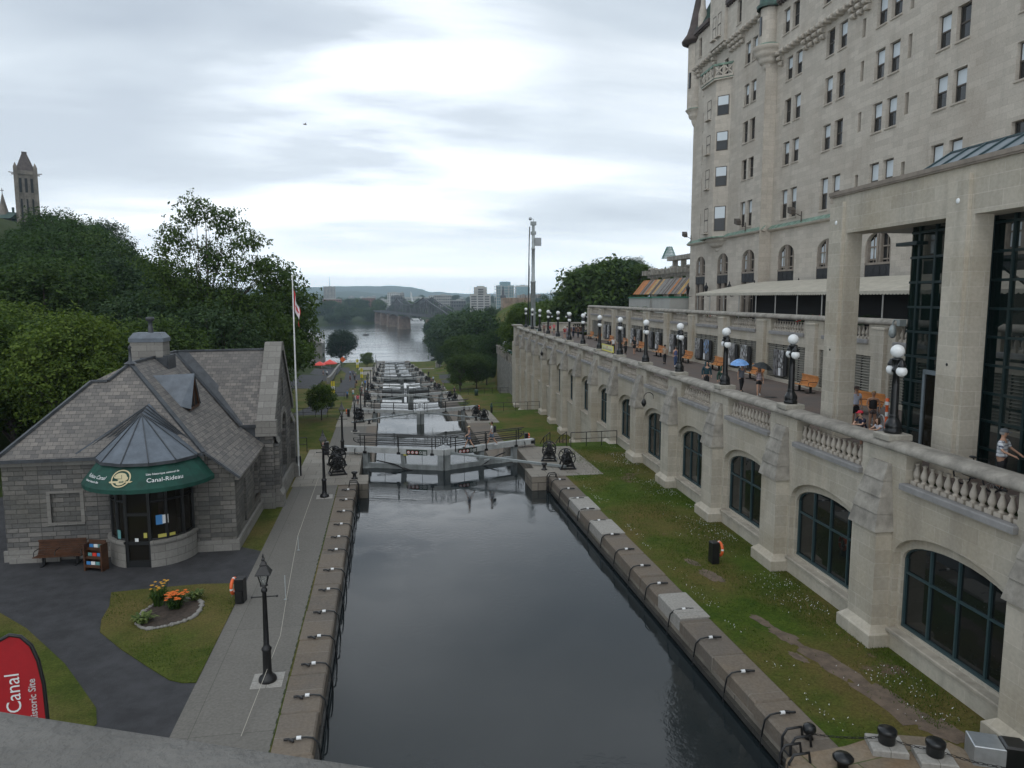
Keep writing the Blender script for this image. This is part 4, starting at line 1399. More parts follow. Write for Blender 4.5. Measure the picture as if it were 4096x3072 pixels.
# corbel tables
ct = MB()
def corbel(n0, pr, s, ztop, steps):
 hh = .44
 for i in range(steps):
  d = pr * (1 - i / (steps + .35))
  ct.box(n0 - d, n0 + .02, s - .21, s + .21, ztop - hh * (i + 1) + .05, ztop - hh * i)
  ct.tube([(n0 - d, s - .21, ztop - hh * (i + .5)), (n0 - d, s + .21, ztop - hh * (i + .5))], .19, 8)
for n0, zt, a, b, cols in ((NH, 33.95, 34, 65.0, MC), (NV, 38.1, 67.6, 84.2, VC + [75.95, 77.5])):
 s = a
 while s < b:
  near = min(abs(s - c) for c in cols)
  corbel(n0, .52, s, zt, 1 if near < .95 else 3)
  s += .86
 ct.box(n0 - .43, n0 + .01, a - .2, b + .1, zt - .04, zt + .06)
 # pierced little weep marks above
 s = a
 while s < b:
  s += 99
ct.build('corbel_table', 'hotel_stone', hotel, HO)
# oriel bay
ob = MB()
pl_ = [(NV, 79.9), (NV - 1.15, 78.9), (NV - 1.15, 75.6), (NV, 74.45)]
ob.prism(pl_, 18.5, 34.3, 0)
pf = [(NV, 80.2), (NV - 1.45, 79.05), (NV - 1.45, 75.5), (NV, 74.1)]
ob.prism(pf, 34.3, 34.42, 0, bottom=True)
ob.prism(pf, 34.42, 34.52, 1)
for (a, b) in zip(pf[:-1], pf[1:]):
 ob.beam((a[0], a[1], 34.6), (b[0], b[1], 34.6), .16, .2, 0)
 ob.beam((a[0], a[1], 35.75), (b[0], b[1], 35.75), .24, .2, 1)
 L = sqrt((a[0] - b[0]) ** 2 + (a[1] - b[1]) ** 2)
 nx = max(1, round(L / .9))
 for i in range(nx + 1):
  t = i / nx
  x, y = a[0] + (b[0] - a[0]) * t, a[1] + (b[1] - a[1]) * t
  ob.box(x - .1, x + .1, y - .1, y + .1, 34.6, 35.7, 0)
  if i < nx:
   x2, y2 = a[0] + (b[0] - a[0]) * (i + 1) / nx, a[1] + (b[1] - a[1]) * (i + 1) / nx
   ob.beam((x, y, 34.7), (x2, y2, 35.65), .1, .12, 0)
   ob.beam((x, y, 35.65), (x2, y2, 34.7), .1, .12, 0)
ob.lathe([(.35, 17.0), (.75, 17.15), (.95, 17.45), (.85, 17.55), (1.25, 17.65), (1.55, 17.95), (1.5, 18.05), (1.9, 18.2), (2.0, 18.4), (2.0, 18.5)], 20, (NV + .55, 76.9, 0), 0, sy=1.3, sx=.8)
ob.prism([(NV - .05, 80.2), (NV - 1.3, 79.1), (NV - 1.3, 75.4), (NV - .05, 74.1)], 18.5, 18.62, 1)
ob.build('oriel_bay', ['hotel_stone', 'copper_green'], hotel, HO)
da = atan2(-(76.4 - 74.35), -.8)
for za, zb in ((19.15, 21.7), (23.7, 25.7), (27.3, 29.2), (30.8, 32.75)):
 put_window(NV - 1.15 - .26, 77.3, za, zb, half=.52, sky_sheen=False)
 g = MB()
 c0 = Vector((NV - .575, 75.025, 0))
 dv = Vector((-1.15, 75.6 - 74.45, 0)).normalized()
 nv = Vector((-dv.y, dv.x, 0))
 for u0, u1, z0, z1, mm, off in ((-.62, .62, za, zb, 0, .02), (-.54, .54, (za + zb) / 2 + .04, zb - .08, 1, .035), (-.54, .54, za + .08, (za + zb) / 2 - .03, 2, .035)):
  a, b = c0 + dv * u0 + nv * off, c0 + dv * u1 + nv * off
  g.poly([(a.x, a.y, z0), (b.x, b.y, z0), (b.x, b.y, z1), (a.x, a.y, z1)], mm)
 g.build('window', ['sash_brown', 'sky_sheen', 'glass_hotel'], hotel, HO)  # upper half coloured pale to imitate the sky mirrored in the glass
# turrets: corbelled cylinder at the junction, and at the far corner with a steep cone
t1 = MB()
t1.lathe([(.1, 32.6), (.35, 32.75), (.5, 33.05), (.42, 33.1), (.7, 33.2), (.88, 33.55), (.8, 33.62), (1.05, 33.72), (1.25, 34.05), (1.2, 34.15), (1.35, 34.25), (1.42, 34.5), (1.40, 34.6)], 24, (NV - .05, 66.35, 0))
t1.lathe([(1.40, 34.6), (.82, 34.9)], 24, (NV - .05, 66.35, 0), 1)
t1.lathe([(.80, 34.8), (.80, 37.9)], 20, (NV - .05, 66.35, 0), 0)
t1.lathe([(1.15, 37.9), (1.2, 38.15), (.95, 38.3), (.9, 39.5), (.001, 45)], 20, (NV - .05, 66.35, 0), 2)
t1.build('turret', ['hotel_stone', 'copper_green', 'copper_dark'], hotel, HO)
MB().box(NV - .90, NV - .8, 66.2, 66.55, 35.6, 37.2, 0).build('window', 'glass_hotel', hotel, HO)
t2 = MB()
o = (NV + .15, 84.75, 0)
t2.lathe([(.1, 31.6), (.35, 32.0), (.5, 32.4), (.45, 32.5), (.75, 32.75), (.85, 33.05), (.8, 33.1), (1.05, 33.4), (1.2, 33.6)], 22, o, 0)
t2.lathe([(1.2, 33.6), (1.05, 33.72)], 22, o, 1)
t2.lathe([(1.03, 33.7), (1.03, 41.0)], 22, o, 0)
t2.lathe([(1.2, 40.7), (1.75, 40.95), (1.8, 41.15), (1.25, 41.9), (.95, 42.8), (.02, 47.4)], 22, o, 2)
t2.lathe([(.05, 47.2), (.02, 48.2)], 6, o, 1)
t2.build('turret', ['hotel_stone', 'copper_green', 'roof_brown'], hotel, HO)
MB().box(o[0] - 1.06, o[0] - .9, 84.2, 84.5, 35.9, 37.6, 0).build('slit_window', 'glass_hotel', hotel, HO)
# copper roofs, gutters with dentils, dormers
rf = MB()
for a, b in ((79.2, 84.0), (67.2, 74.7)):
 rf.box(NV - .85, NV - .3, a, b, 41.35, 41.75, 1)
 s = a + .2
 while s < b:
  rf.box(NV - .75, NV - .45, s, s + .16, 41.15, 41.35, 1)
  s += .42
 rf.poly([(NV - .7, a, 41.75), (NV - .7, b, 41.75), (NV + 5, b, 52), (NV + 5, a, 52)], 0)
 s = a
 while s <= b:
  rf.beam((NV - .7, s, 41.78), (NV + 5, s, 52.03), .07, .08, 0)
  s += .55
for a, b in ((4, 65.0),):
 rf.box(NH - .8, NH - .3, a, b, 37.9, 38.3, 1)
 s = a + .2
 while s < b:
  rf.box(NH - .72, NH - .45, s, s + .16, 37.7, 37.9, 1)
  s += .42
 rf.poly([(NH - .65, a, 38.3), (NH - .65, b, 38.3), (NH + 5, b, 48), (NH + 5, a, 48)], 0)
 s = a
 while s <= b:
  rf.beam((NH - .65, s, 38.33), (NH + 5, s, 48.03), .07, .08, 0)
  s += .55
rf.build('roof', ['copper_dark', 'roof_brown'], hotel, HO)
# small pinnacle on the far corner
p_ = MB().lathe([(.55, 41.5), (.5, 43.2), (.3, 44.0), (.12, 46.2), (.3, 46.3), (.12, 46.5), (.1, 47.2), (.35, 47.3), (.35, 47.5), (.1, 47.6), (.12, 48.0), (.01, 48.1)], 6, (NV - .3, 82.2, 0))
p_.build('pinnacle', 'hotel_stone', hotel, HO)
# flood lights on the string course
for i, (n0, s) in enumerate(((NH, 60.1), (NV, 69.6), (NV, 84.3))):
 t = thing('floodlight', ['nearest bronze floodlight on the green hotel string course', 'middle bronze floodlight on the green hotel string course', 'bronze floodlight at the far corner of the hotel string course'][i], 'floodlight', W(s, n0 - .2, 18.75), TA, 'floodlights on the hotel')
 g = MB()
 g.tube([(0, 0, -.15), (0, 0, .75)], .05, 8).tube([(0, 0, .35), (-.25, .3, .55), (-.35, .75, .75)], .035, 8)
 g.build('bracket', 'sash_brown', t)
 g = MB()
 g.add([(-.55, .7, .55), (-.15, .7, .55), (-.15, .7, .95), (-.55, .7, .95), (-.65, 1.2, .75), (-.05, 1.2, .75), (-.05, 1.2, 1.25), (-.65, 1.2, 1.25)], [(0, 3, 2, 1), (4, 5, 6, 7), (0, 1, 5, 4), (1, 2, 6, 5), (2, 3, 7, 6), (3, 0, 4, 7)])
 g.build('head', 'sash_brown', t)
# wall lanterns by the arched windows
for i, (n0, s) in enumerate(((NV, 84.1), (NV, 78.5), (NV, 72.3), (NV, 66.6), (NH, 59.6))):
 t = thing('wall_lantern', 'iron lantern on the hotel wall, %s from the far corner' % ['first', 'second', 'third', 'fourth', 'fifth'][i], 'wall lantern', W(s, n0 - .45, 13.0), TA, 'lanterns on the hotel wall')
 MB().lathe([(.05, -.35), (.14, -.2), (.22, .35), (.26, .38), (.1, .65), (.05, .75), (.08, .8), (.01, .95)], 6).build('lantern', 'iron_panel', t)
 MB().tube([(.45, 0, -.55), (.2, 0, -.6), (0, 0, -.35)], .03, 6).build('bracket', 'iron_panel', t)
# ------------------------------------------------------------------ upper terrace: awning, kiosk, pergola
aw = thing('terrace_awning', 'long cream canvas awning with scalloped edge on posts along the upper terrace', 'awning', W(48, 26, UT), TA)
AO = (26, 48, UT)
b = MB()
na, nb_ = 25.6, 31.3
for a, s1, ze in ((48.2, 67.5, 12.68), (25, 48.2, 12.68)):
 ns = int((s1 - a) / .9)
 for i in range(ns):
  u0, u1 = a + (s1 - a) * i / ns, a + (s1 - a) * (i + 1) / ns
  sag = -.04
  b.add([(na, u0, ze), (na, u1, ze), (nb_, u1, 13.75), (nb_, u0, 13.75), (na, (u0 + u1) / 2, ze + sag)], [(0, 4, 3), (4, 1, 2), (4, 2, 3)], 0, True)
  # scalloped valance
  for q in range(3):
   v0, v1 = u0 + (u1 - u0) * q / 3, u0 + (u1 - u0) * (q + 1) / 3
   vm = (v0 + v1) / 2
   b.poly([(na - .01, v0, ze), (na - .01, v1, ze), (na - .012, v1, ze - .16), (na - .012, (v1 + vm) / 2, ze - .21), (na - .012, vm, ze - .23), (na - .012, (v0 + vm) / 2, ze - .21), (na - .012, v0, ze - .16)], 0)
b.poly([(na, 67.5, 12.68), (nb_, 67.5, 13.75), (nb_, 67.5, 12.5), (na, 67.5, 12.45)], 0)
b.build('canopy', 'canvas', aw, AO)
for i, s in enumerate([67.3, 64.3, 61.2, 58.1, 55.0, 51.8, 48.6, 45.4, 42.2, 39, 35.8]):
 g = MB().tube([(na + .1, s, UT), (na + .1, s, 12.7)], .045, 8)
 g.build('post', 'plain_grey', aw, AO)
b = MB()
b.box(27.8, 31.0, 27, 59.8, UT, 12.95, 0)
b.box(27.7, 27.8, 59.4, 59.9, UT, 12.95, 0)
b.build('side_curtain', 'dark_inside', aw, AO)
kd = thing('kiosk', 'low grey hoarding with green top rail at the far end of the upper terrace', 'hoarding', W(96, 29.0, UT), TA)
KO = (29.0, 96, UT)
b = MB()
b.box(29.2, 31.5, 85.5, 92.3, UT, 12.25, 0).box(29.2, 31.5, 93.3, 103.0, UT, 12.2, 0).box(30.2, 31.5, 92.3, 93.3, UT, 12.0, 0)
b.build('board', 'plain_grey', kd, KO)
b = MB()
b.box(29.1, 31.6, 85.4, 92.35, 12.25, 12.42, 0).box(29.1, 31.6, 93.25, 103.1, 12.2, 12.37, 0)
b.build('top_rail', 'green_trim', kd, KO)
rfc = thing('plank_roof', 'slanting roof of grey and orange planks behind the hoarding', 'roof', W(95, 33.5, 12.5), TA)
random.seed(5)
b = MB()
s = 85.5
mats_ = ['plank_grey', 'plank_brown', 'plank_orange', 'plank_yellow']
mat('plank_grey', (.20, .19, .18), .8, .2, 2)
mat('plank_brown', (.10, .075, .06), .8, .2, 2)
mat('plank_orange', (.38, .15, .05), .8, .2, 2)
mat('plank_yellow', (.42, .26, .09), .8, .2, 2)
while s < 112:
 wv = random.choice((.22, .28, .34))
 k = random.choice((0, 0, 1, 0, 1, 0, 1, 2, 3)) if s > 90 else random.choice((0, 1, 0))
 if k > 1:
  wv = random.uniform(.5, .8)
 b.beam((32.6, s + wv / 2, 12.75), (34.6, s + wv / 2 + .9, 14.9), wv - .03, .06, k)
 s += wv
o_ = b.build('planks', mats_, rfc, (33.5, 95, 12.5))
b = MB()
for s in (86, 91, 96, 101, 104):
 b.box(34.4, 34.55, s, s + .15, UT, 14.7).box(32.6, 32.75, s, s + .15, UT, 12.7)
b.build('support', 'bark', rfc, (33.5, 95, 12.5))
pg = thing('pergola', 'weathered stone pergola with thick columns beside the hotel corner', 'pergola', W(107, 36.5, UT), TA)
GO = (36.5, 107, UT)
b = MB()
for s in (98.5, 103.5, 108.8, 114.5):
 b.lathe([(.5, UT), (.5, 15.0), (.62, 15.15), (.62, 15.35)], 14, (36.5, s, 0))
b.build('column', 'lamp_block', pg, GO)
b = MB()
b.box(36.0, 37.0, 96, 116.5, 15.35, 15.95)
s = 96.3
while s < 116.3:
 b.box(35.0, 38.4, s, s + .5, 15.75, 16.2 + random.uniform(0, .35))
 s += 1.5
b.build('beam', 'cap_stone', pg, GO)
b = MB()
random.seed(9)
for i in range(46):
 s = 97 + i * .42
 b.sphere((36.5 + random.uniform(-1.0, 1.0), s, 16.2 + random.uniform(0, .45)), random.uniform(.25, .5), 7, 5, 0, 1.2, 1.3, .6)
b.box(35.8, 37.2, 96, 106.5, 17.6, 18.2)
for s in (97, 101, 104.5):
 b.box(36.2, 36.8, s, s + .7, 16, 17.6)
b.build('dry_vine', 'cap_stone', pg, GO)
# glass pyramid lantern rising behind
gl_ = thing('glass_lantern', 'faceted green framed glass lantern roof behind the trees', 'glass roof', (157, 400, 34.0), 0)
GS = .68
b = MB()
b.T = Matrix.Scale(GS, 4)
o8 = [(cos(pi / 8 + pi / 4 * i), sin(pi / 8 + pi / 4 * i)) for i in range(8)]
for i in range(8):
 a, c = o8[i], o8[(i + 1) % 8]
 for q in range(5):
  t = q / 4
  p0 = (a[0] + (c[0] - a[0]) * t, a[1] + (c[1] - a[1]) * t)
  b.beam((p0[0] * 6.3, p0[1] * 6.3, 0), (p0[0] * 2.2, p0[1] * 2.2, 9.6), .14, .14)
 for h in (0, 2.4, 4.8, 7.2, 9.6):
  r = 6.3 - 4.1 * h / 9.6
  b.beam((a[0] * r, a[1] * r, h), (c[0] * r, c[1] * r, h), .16, .16)
b.build('frame', 'green_trim', gl_)
b = MB()
b.T = Matrix.Scale(GS, 4)
for i in range(8):
 a, c = o8[i], o8[(i + 1) % 8]
 b.poly([(a[0] * 6.2, a[1] * 6.2, 0), (c[0] * 6.2, c[1] * 6.2, 0), (c[0] * 2.1, c[1] * 2.1, 9.6), (a[0] * 2.1, a[1] * 2.1, 9.6)])
b.build('glass', [glassmat('glass_lantern_pane', .5, .02, (.05, .09, .09), .35).name], gl_)
# ------------------------------------------------------------------ stone house of the canal office
G0 = 0.9
house = thing('stone_house', 'grey limestone canal house with slate roofs and a green awning over its round bay', 'house', (-11.5, 38, G0), 0)
SO = (-11.5, 38, G0)
mb = MB()
def south(u, d, z):
 return (u, 34.2 + d, z)
def east(u, d, z):
 return (-6.9 - d, u, z)
def gable(u, d, z):
 return (-6.15 - d, u, z)
# south front with the blocked window, raked corner follows the hip
wall(mb, south, -16.4, -8.1, G0, 5.45, [(-14.55, -13.35, 2.55, 3.85, 0)], .12, 0)
mb.poly([(-8.1, 34.2, G0), (-6.9, 34.2, G0), (-6.9, 34.2, 4.45), (-8.1, 34.2, 5.45)], 0)
wall(mb, east, 34.2, 41.3, G0, 4.55, [(36.2, 36.75, 1.5, 3.7, .27), (39.0, 40.1, 2.0, 3.8, .5)], .35, 0)
mb.poly([(-16.4, 34.2, G0), (-16.4, 46, G0), (-16.4, 46, 5.4), (-16.4, 34.2, 5.4)], 0)
# gable wing
mb.poly([(-12.5, 41.3, G0), (-6.15, 41.3, G0), (-6.15, 41.3, 5.7), (-12.5, 41.3, 5.7)], 0)
mb.poly([(-12.5, 48.6, G0), (-6.15, 48.6, G0), (-6.15, 48.6, 5.7), (-12.5, 48.6, 5.7)], 0)
wall(mb, gable, 41.3, 48.6, G0, 5.7, [(44.0, 45.9, 2.2, 5.5, .9)], .3, 0)
mb.poly([(-6.15, 41.3, 5.7), (-6.15, 48.6, 5.7), (-6.15, 45.0, 9.35)], 0)
# plinth courses
mb.box(-16.5, -6.78, 34.08, 34.2, G0 - .1, G0 + .5, 2, 'n').box(-6.9, -6.78, 34.2, 41.0, G0 - .1, G0 + .5, 2, 'w').box(-6.15, -6.0, 41.2, 48.7, G0 - .1, G0 + .95, 2, 'w')
# frame of the blocked window
mb.box(-14.7, -14.55, 34.17, 34.2, 2.45, 3.95, 1).box(-13.35, -13.2, 34.17, 34.2, 2.45, 3.95, 1).box(-14.55, -13.35, 34.17, 34.2, 3.85, 3.95, 1).box(-14.7, -13.2, 34.13, 34.2, 2.45, 2.55, 1)
mb.poly([(-14.6, 34.3, 2.5), (-13.3, 34.3, 2.5), (-13.3, 34.3, 3.9), (-14.6, 34.3, 3.9)], 0)
mb.build('wall', ['limestone_rock', 'limestone_smooth', 'limestone_smooth'], house, SO)
# corner buttresses of the gable
for y0, y1 in ((41.0, 42.0), (47.9, 48.9)):
 b = MB()
 b.box(-6.15, -5.75, y0, y1, G0 - .1, 1.55, 1, 'w')
 b.add([(-5.75, y0, 1.55), (-5.75, y1, 1.55), (-5.92, y1, 1.85), (-5.92, y0, 1.85), (-6.15, y0, 1.55), (-6.15, y1, 1.55), (-6.15, y1, 1.85), (-6.15, y0, 1.85)], [(0, 1, 2, 3), (4, 0, 3, 7), (1, 5, 6, 2), (3, 2, 6, 7)], 1)
 b.box(-6.15, -5.92, y0 + .06, y1 - .06, 1.85, 4.4, 0, 'w')
 b.add([(-5.92, y0 + .06, 4.4), (-5.92, y1 - .06, 4.4), (-6.15, y1 - .06, 5.0), (-6.15, y0 + .06, 5.0)], [(0, 1, 2, 3)], 1)
 b.build('buttress', ['limestone_rock', 'limestone_smooth'], house, SO)
b = MB()
b.box(-7.2, -6.15, 40.75, 41.3, G0 - .1, 1.75, 1).box(-7.1, -6.15, 40.9, 41.3, 1.75, 5.3, 0)
b.build('buttress', ['limestone_rock', 'limestone_smooth'], house, SO)
# windows of the canal side
b = MB().poly([(-7.22, u, z) for u, z in [(39.0, 2.0), (40.1, 2.0)] + arch(39.0, 40.1, 3.3, .5)[::-1]])
f = b.build('arched_window', 'glass_shop', house, SO)
b = MB()
b.box(-7.21, -7.16, 39.52, 39.58, 2, 3.75).box(-7.21, -7.16, 39, 40.1, 2.8, 2.86).box(-6.98, -6.86, 38.9, 40.2, 1.86, 2.0)
b.build('frame', 'sash_brown', f, SO)
MB().poly([(-7.22, u, z) for u, z in [(36.2, 1.5), (36.75, 1.5)] + arch(36.2, 36.75, 3.43, .27)[::-1]]).build('slit_window', 'glass_shop', house, SO)
f = MB().poly([(-6.43, u, z) for u, z in [(44.0, 2.2), (45.9, 2.2)] + arch(44.0, 45.9, 4.6, .9)[::-1]]).build('arched_window', 'glass_shop', house, SO)
MB().box(-6.42, -6.38, 44.9, 45, 2.2, 5.4).box(-6.42, -6.38, 44, 45.9, 3.6, 3.7).build('frame', 'sash_brown', f, SO)
MB().box(-6.16, -6.12, 44.8, 45.15, 6.6, 7.6).build('slit_window', 'glass_shop', house, SO)
b = MB()
for q in range(12):
 a0, a1 = pi - pi * q / 12, pi - pi * (q + 1) / 12
 r0, r1 = 1.0, 1.32
 b.add([(-6.10, 44.95 + r * cos(a), 4.6 + r * sin(a)) for a in (a0, a1) for r in (r0, r1)] + [(-6.15, 44.95 + r * cos(a), 4.6 + r * sin(a)) for a in (a0, a1) for r in (r0, r1)], [(0, 1, 3, 2), (1, 5, 7, 3), (0, 2, 6, 4)])
b.build('arch_stones', 'limestone_smooth', house, SO)
# roofs -------------------------------------------------------------
ze, zr = 5.48, 9.2
A = (-11.95, 37.2, zr)            # main apex
R2 = (-11.95, 45.0, 9.2)
W1, W2 = (-12.75, 36.58, 8.45), (-13.45, 36.55, 8.43)
hipR = (-8.06, 33.85, ze)
cornerR = (-6.62, 33.95, 4.28)
rf = MB()
th = .05
# south slope
rf.poly([(-16.5, 33.85, 5.42), hipR, A, W1, W2])
# raked piece of the south slope over the corner
rf.poly([hipR, cornerR, (-6.62, 34.1, 4.30)])
# east slope
rf.poly([cornerR, (-6.62, 40.95, 4.42), (-11.95, 45.0, 9.2), A, hipR])
# west slopes
rf.poly([(-16.5, 33.85, 5.42), W2, (-13.5, 44, 8.4), (-16.5, 46, 5.42)])
rf.poly([W1, A, R2, (-13.5, 44, 8.4), W2])
# wing slopes
rf.poly([(-7.0, 40.75, 5.55), (-7.0, 45.0, 9.27), (-11.95, 45.0, 9.2), (-7.9, 40.75, 5.5)])
rf.poly([(-7.0, 49.1, 5.55), (-12, 49.1, 5.55), (-12, 45.0, 9.2), (-7.0, 45.0, 9.27)])
rf.build('roof', 'slate_roof', house, SO)
tr = MB()
for a, c, w_ in ((A, hipR, .2), (hipR, cornerR, .16), (A, W1, .2), (W1, W2, .2), (W2, (-16.5, 33.85, 5.42), .2), (A, R2, .16), ((-11.95, 45, 9.2), (-7.0, 45, 9.27), .16)):
 tr.beam((a[0], a[1], a[2] + .04), (c[0], c[1], c[2] + .04), w_, .10)
# lead valley
V0, V1 = Vector((-11.95, 45.0, 9.24)), Vector((-7.75, 40.8, 5.56))
for dv_ in (Vector((0, -.55, 0)), Vector((.62, 0, 0))):
 tr.poly([tuple(V0), tuple(V1), tuple(V1 + dv_), tuple(V0 + dv_)])
# eaves fascia
tr.beam((-16.55, 33.83, 5.37), (-8.06, 33.83, 5.43), .10, .14)
tr.beam((-7.9, 40.72, 5.46), (-7.0, 40.72, 5.48), .12, .16)
tr.build('lead_flashing', 'lead_dark', house, SO)
b = MB()
b.box(-7.9, -6.85, 40.8, 41.3, 4.5, 5.4)
b.build('lead_apron', 'lead_dark', house, SO)
co = MB().box(-16.45, -8.1, 34.02, 34.2, 5.12, 5.36).box(-6.9, -6.7, 34.25, 40.7, 4.12, 4.36)
co.build('cornice', 'limestone_smooth', house, SO)
# gable coping
cpg = MB()
for ya, za, yb, zb in ((40.9, 5.75, 44.7, 9.72), (49.0, 5.75, 45.3, 9.72)):
 cpg.add([(-7.0, ya, za), (-6.05, ya, za), (-6.05, yb, zb), (-7.0, yb, zb), (-7.0, ya, za - .55), (-6.05, ya, za - .55), (-6.05, yb, zb - .5), (-7.0, yb, zb - .5)], [(0, 1, 2, 3), (0, 3, 7, 4), (1, 5, 6, 2), (0, 4, 5, 1)])
cpg.box(-7.0, -6.05, 44.7, 45.3, 9.2, 9.72)
cpg.box(-7.05, -5.95, 40.7, 41.25, 4.9, 5.75, 0)
cpg.build('gable_coping', 'limestone_smooth', house, SO)
# chimney
ch = MB()
ch.box(-13.1, -11.5, 40.9, 42.1, 8.2, 10.0)
c_ = ch.build('chimney', 'limestone_smooth', house, SO)
b = MB()
b.add([(-13.15, 40.85, 10.0), (-11.45, 40.85, 10.0), (-11.45, 42.15, 10.0), (-13.15, 42.15, 10.0), (-13.15, 40.85, 10.2), (-11.45, 40.85, 10.2), (-11.45, 42.15, 10.2), (-13.15, 42.15, 10.2), (-12.95, 41.05, 10.48), (-11.65, 41.05, 10.48), (-11.65, 41.95, 10.48), (-12.95, 41.95, 10.48)],
      [(0, 1, 5, 4), (1, 2, 6, 5), (2, 3, 7, 6), (3, 0, 4, 7), (4, 5, 9, 8), (5, 6, 10, 9), (6, 7, 11, 10), (7, 4, 8, 11), (8, 9, 10, 11)])
b.build('chimney_cap', 'lead_roof', c_, SO)
b = MB().lathe([(.13, 10.45), (.13, 10.75), (.10, 10.8), (.10, 11.05), (.2, 11.1), (.22, 11.2), (.19, 11.28), (.001, 11.3)], 14, (-12.2, 41.4, 0))
b.build('flue', 'lead_dark', c_, SO)
b = MB().box(-12.6, -11.3, 40.75, 40.9, 8.7, 9.2).box(-11.5, -11.25, 40.8, 42.2, 8.4, 9.3)
b.build('flashing', 'lead_dark', c_, SO)
b = MB().lathe([(.3, 9.2), (.18, 9.28), (.08, 9.34), (.05, 9.9), (.09, 9.95), (.01, 10.1)], 10, (-11.95, 37.25, 0))
b.build('finial', 'lead_dark', house, SO)
# triangular dormer on the canal slope
d = MB()
pk, pb_ = (-9.30, 38.0, 8.62), (-11.25, 38.0, 8.55)
la, lb = (-9.45, 37.1, 7.05), (-9.45, 38.9, 7.05)
d.poly([pk, pb_, (-9.75, 36.95, 7.15), (-9.30, 37.05, 7.0)], 0)
d.poly([pk, (-9.30, 38.95, 7.0), (-9.75, 39.05, 7.15), pb_], 0)
d.poly([(-9.42, 37.12, 6.95), (-9.42, 38.88, 6.95), (-9.42, 38.0, 8.5)], 1)
d.poly([(-9.30, 37.05, 7.0), (-9.5, 37.0, 6.75), (-9.42, 37.3, 6.8)], 0)
dm = d.build('dormer', ['lead_roof', 'dark_inside'], house, SO)
b = MB()
b.beam((-9.38, 37.12, 6.97), (-9.38, 38.88, 6.97), .08, .1).beam((-9.38, 38.88, 6.97), (-9.38, 38.0, 8.5), .08, .1).beam((-9.38, 37.12, 6.97), (-9.38, 38.0, 8.5), .08, .1).beam((-9.38, 38, 7), (-9.38, 38.0, 8.4), .05, .05)
b.build('frame', 'bench_brown', dm, SO)
# round bay with shop front
BC = (-10.35, 34.15)
def bay(r, a):
 return (BC[0] + r * cos(a), BC[1] + r * sin(a))
angs = [radians(183 + 174 * i / 24) for i in range(25)]
dA = (radians(246), radians(280))          # doorway
sg_ = [(angs[0], dA[0]), (dA[1], angs[-1])]
for a0, a1 in sg_:
 bw = MB()
 n_ = 9
 aa = [a0 + (a1 - a0) * i / n_ for i in range(n_ + 1)]
 for p, q in zip(aa[:-1], aa[1:]):
  (x0, y0), (x1, y1) = bay(1.78, p), bay(1.78, q)
  bw.poly([(x0, y0, G0 - .1), (x1, y1, G0 - .1), (x1, y1, 1.95), (x0, y0, 1.95)], 0)
  (x2, y2), (x3, y3) = bay(1.86, p), bay(1.86, q)
  (x4, y4), (x5, y5) = bay(1.5, p), bay(1.5, q)
  bw.poly([(x2, y2, 1.95), (x3, y3, 1.95), (x3, y3, 2.06), (x2, y2, 2.06)], 0)
  bw.poly([(x2, y2, 2.06), (x3, y3, 2.06), (x5, y5, 2.06), (x4, y4, 2.06)], 0)
 bw.build('bay_wall', 'limestone_smooth', house, SO)
gl3 = MB()
for a0, a1 in sg_:
 aa = [a0 + (a1 - a0) * i / 6 for i in range(7)]
 for p, q in zip(aa[:-1], aa[1:]):
  (x0, y0), (x1, y1) = bay(1.62, p), bay(1.62, q)
  gl3.poly([(x0, y0, 2.06), (x1, y1, 2.06), (x1, y1, 4.9), (x0, y0, 4.9)])
gl3.build('shop_window', 'glass_shop', house, SO)
fr = MB()
for a in [angs[0], radians(208), radians(228), dA[0], dA[1], radians(303), radians(330), angs[-1]]:
 x, y = bay(1.64, a)
 fr.tube([(x, y, 2.0), (x, y, 4.95)], .075, 6, smooth=False)
for z in (2.1, 3.75, 4.9):
 for a0, a1 in sg_:
  pts = [bay(1.65, a0 + (a1 - a0) * i / 8) + (z,) for i in range(9)]
  fr.tube(pts, .05, 5)
fr.build('shop_frame', 'frame_black', house, SO)
(xa, ya), (xb, yb) = bay(1.66, dA[0]), bay(1.66, dA[1])
dr = MB()
dr.beam((xa, ya, G0), (xa, ya, 4.9), .12, .12, up=(1, 0, 0)).beam((xb, yb, G0), (xb, yb, 4.9), .12, .12, up=(1, 0, 0)).beam((xa, ya, 3.2), (xb, yb, 3.2), .1, .12).beam((xa, ya, 1.05), (xb, yb, 1.05), .08, .3).beam((xa, ya, 1.95), (xb, yb, 1.95), .08, .14)
dd = dr.build('door', 'frame_black', house, SO)
MB().poly([(xa, ya + .02, G0), (xb, yb + .02, G0), (xb, yb + .02, 4.9), (xa, ya + .02, 4.9)]).build('pane', 'glass_shop', dd, SO)
mat('poster_blue', (.05, .22, .5), .5)
mat('poster_teal', (.12, .3, .3), .5)
mat('poster_yellow', (.5, .45, .1), .5)
for a, z0, z1, w_, mi in ((radians(293), 2.72, 3.14, .16, 0), (radians(301), 2.74, 3.12, .15, 1), (radians(233), 2.12, 2.5, .12, 2), (radians(262), 2.05, 2.2, .09, 1), (radians(274), 2.2, 2.42, .08, 3), (radians(296), 2.15, 2.3, .2, 3), (radians(310), 2.15, 2.28, .15, 3)):
 pst = MB()
 (x0, y0), (x1, y1) = bay(1.70, a - w_ / 1.7 / 1.2), bay(1.70, a + w_ / 1.7 / 1.2)
 pst.poly([(x0, y0, z0), (x1, y1, z0), (x1, y1, z1), (x0, y0, z1)])
 pst.build('window_notice', ['poster_blue', 'lettering_white', 'poster_teal', 'poster_yellow'][mi], house, SO)
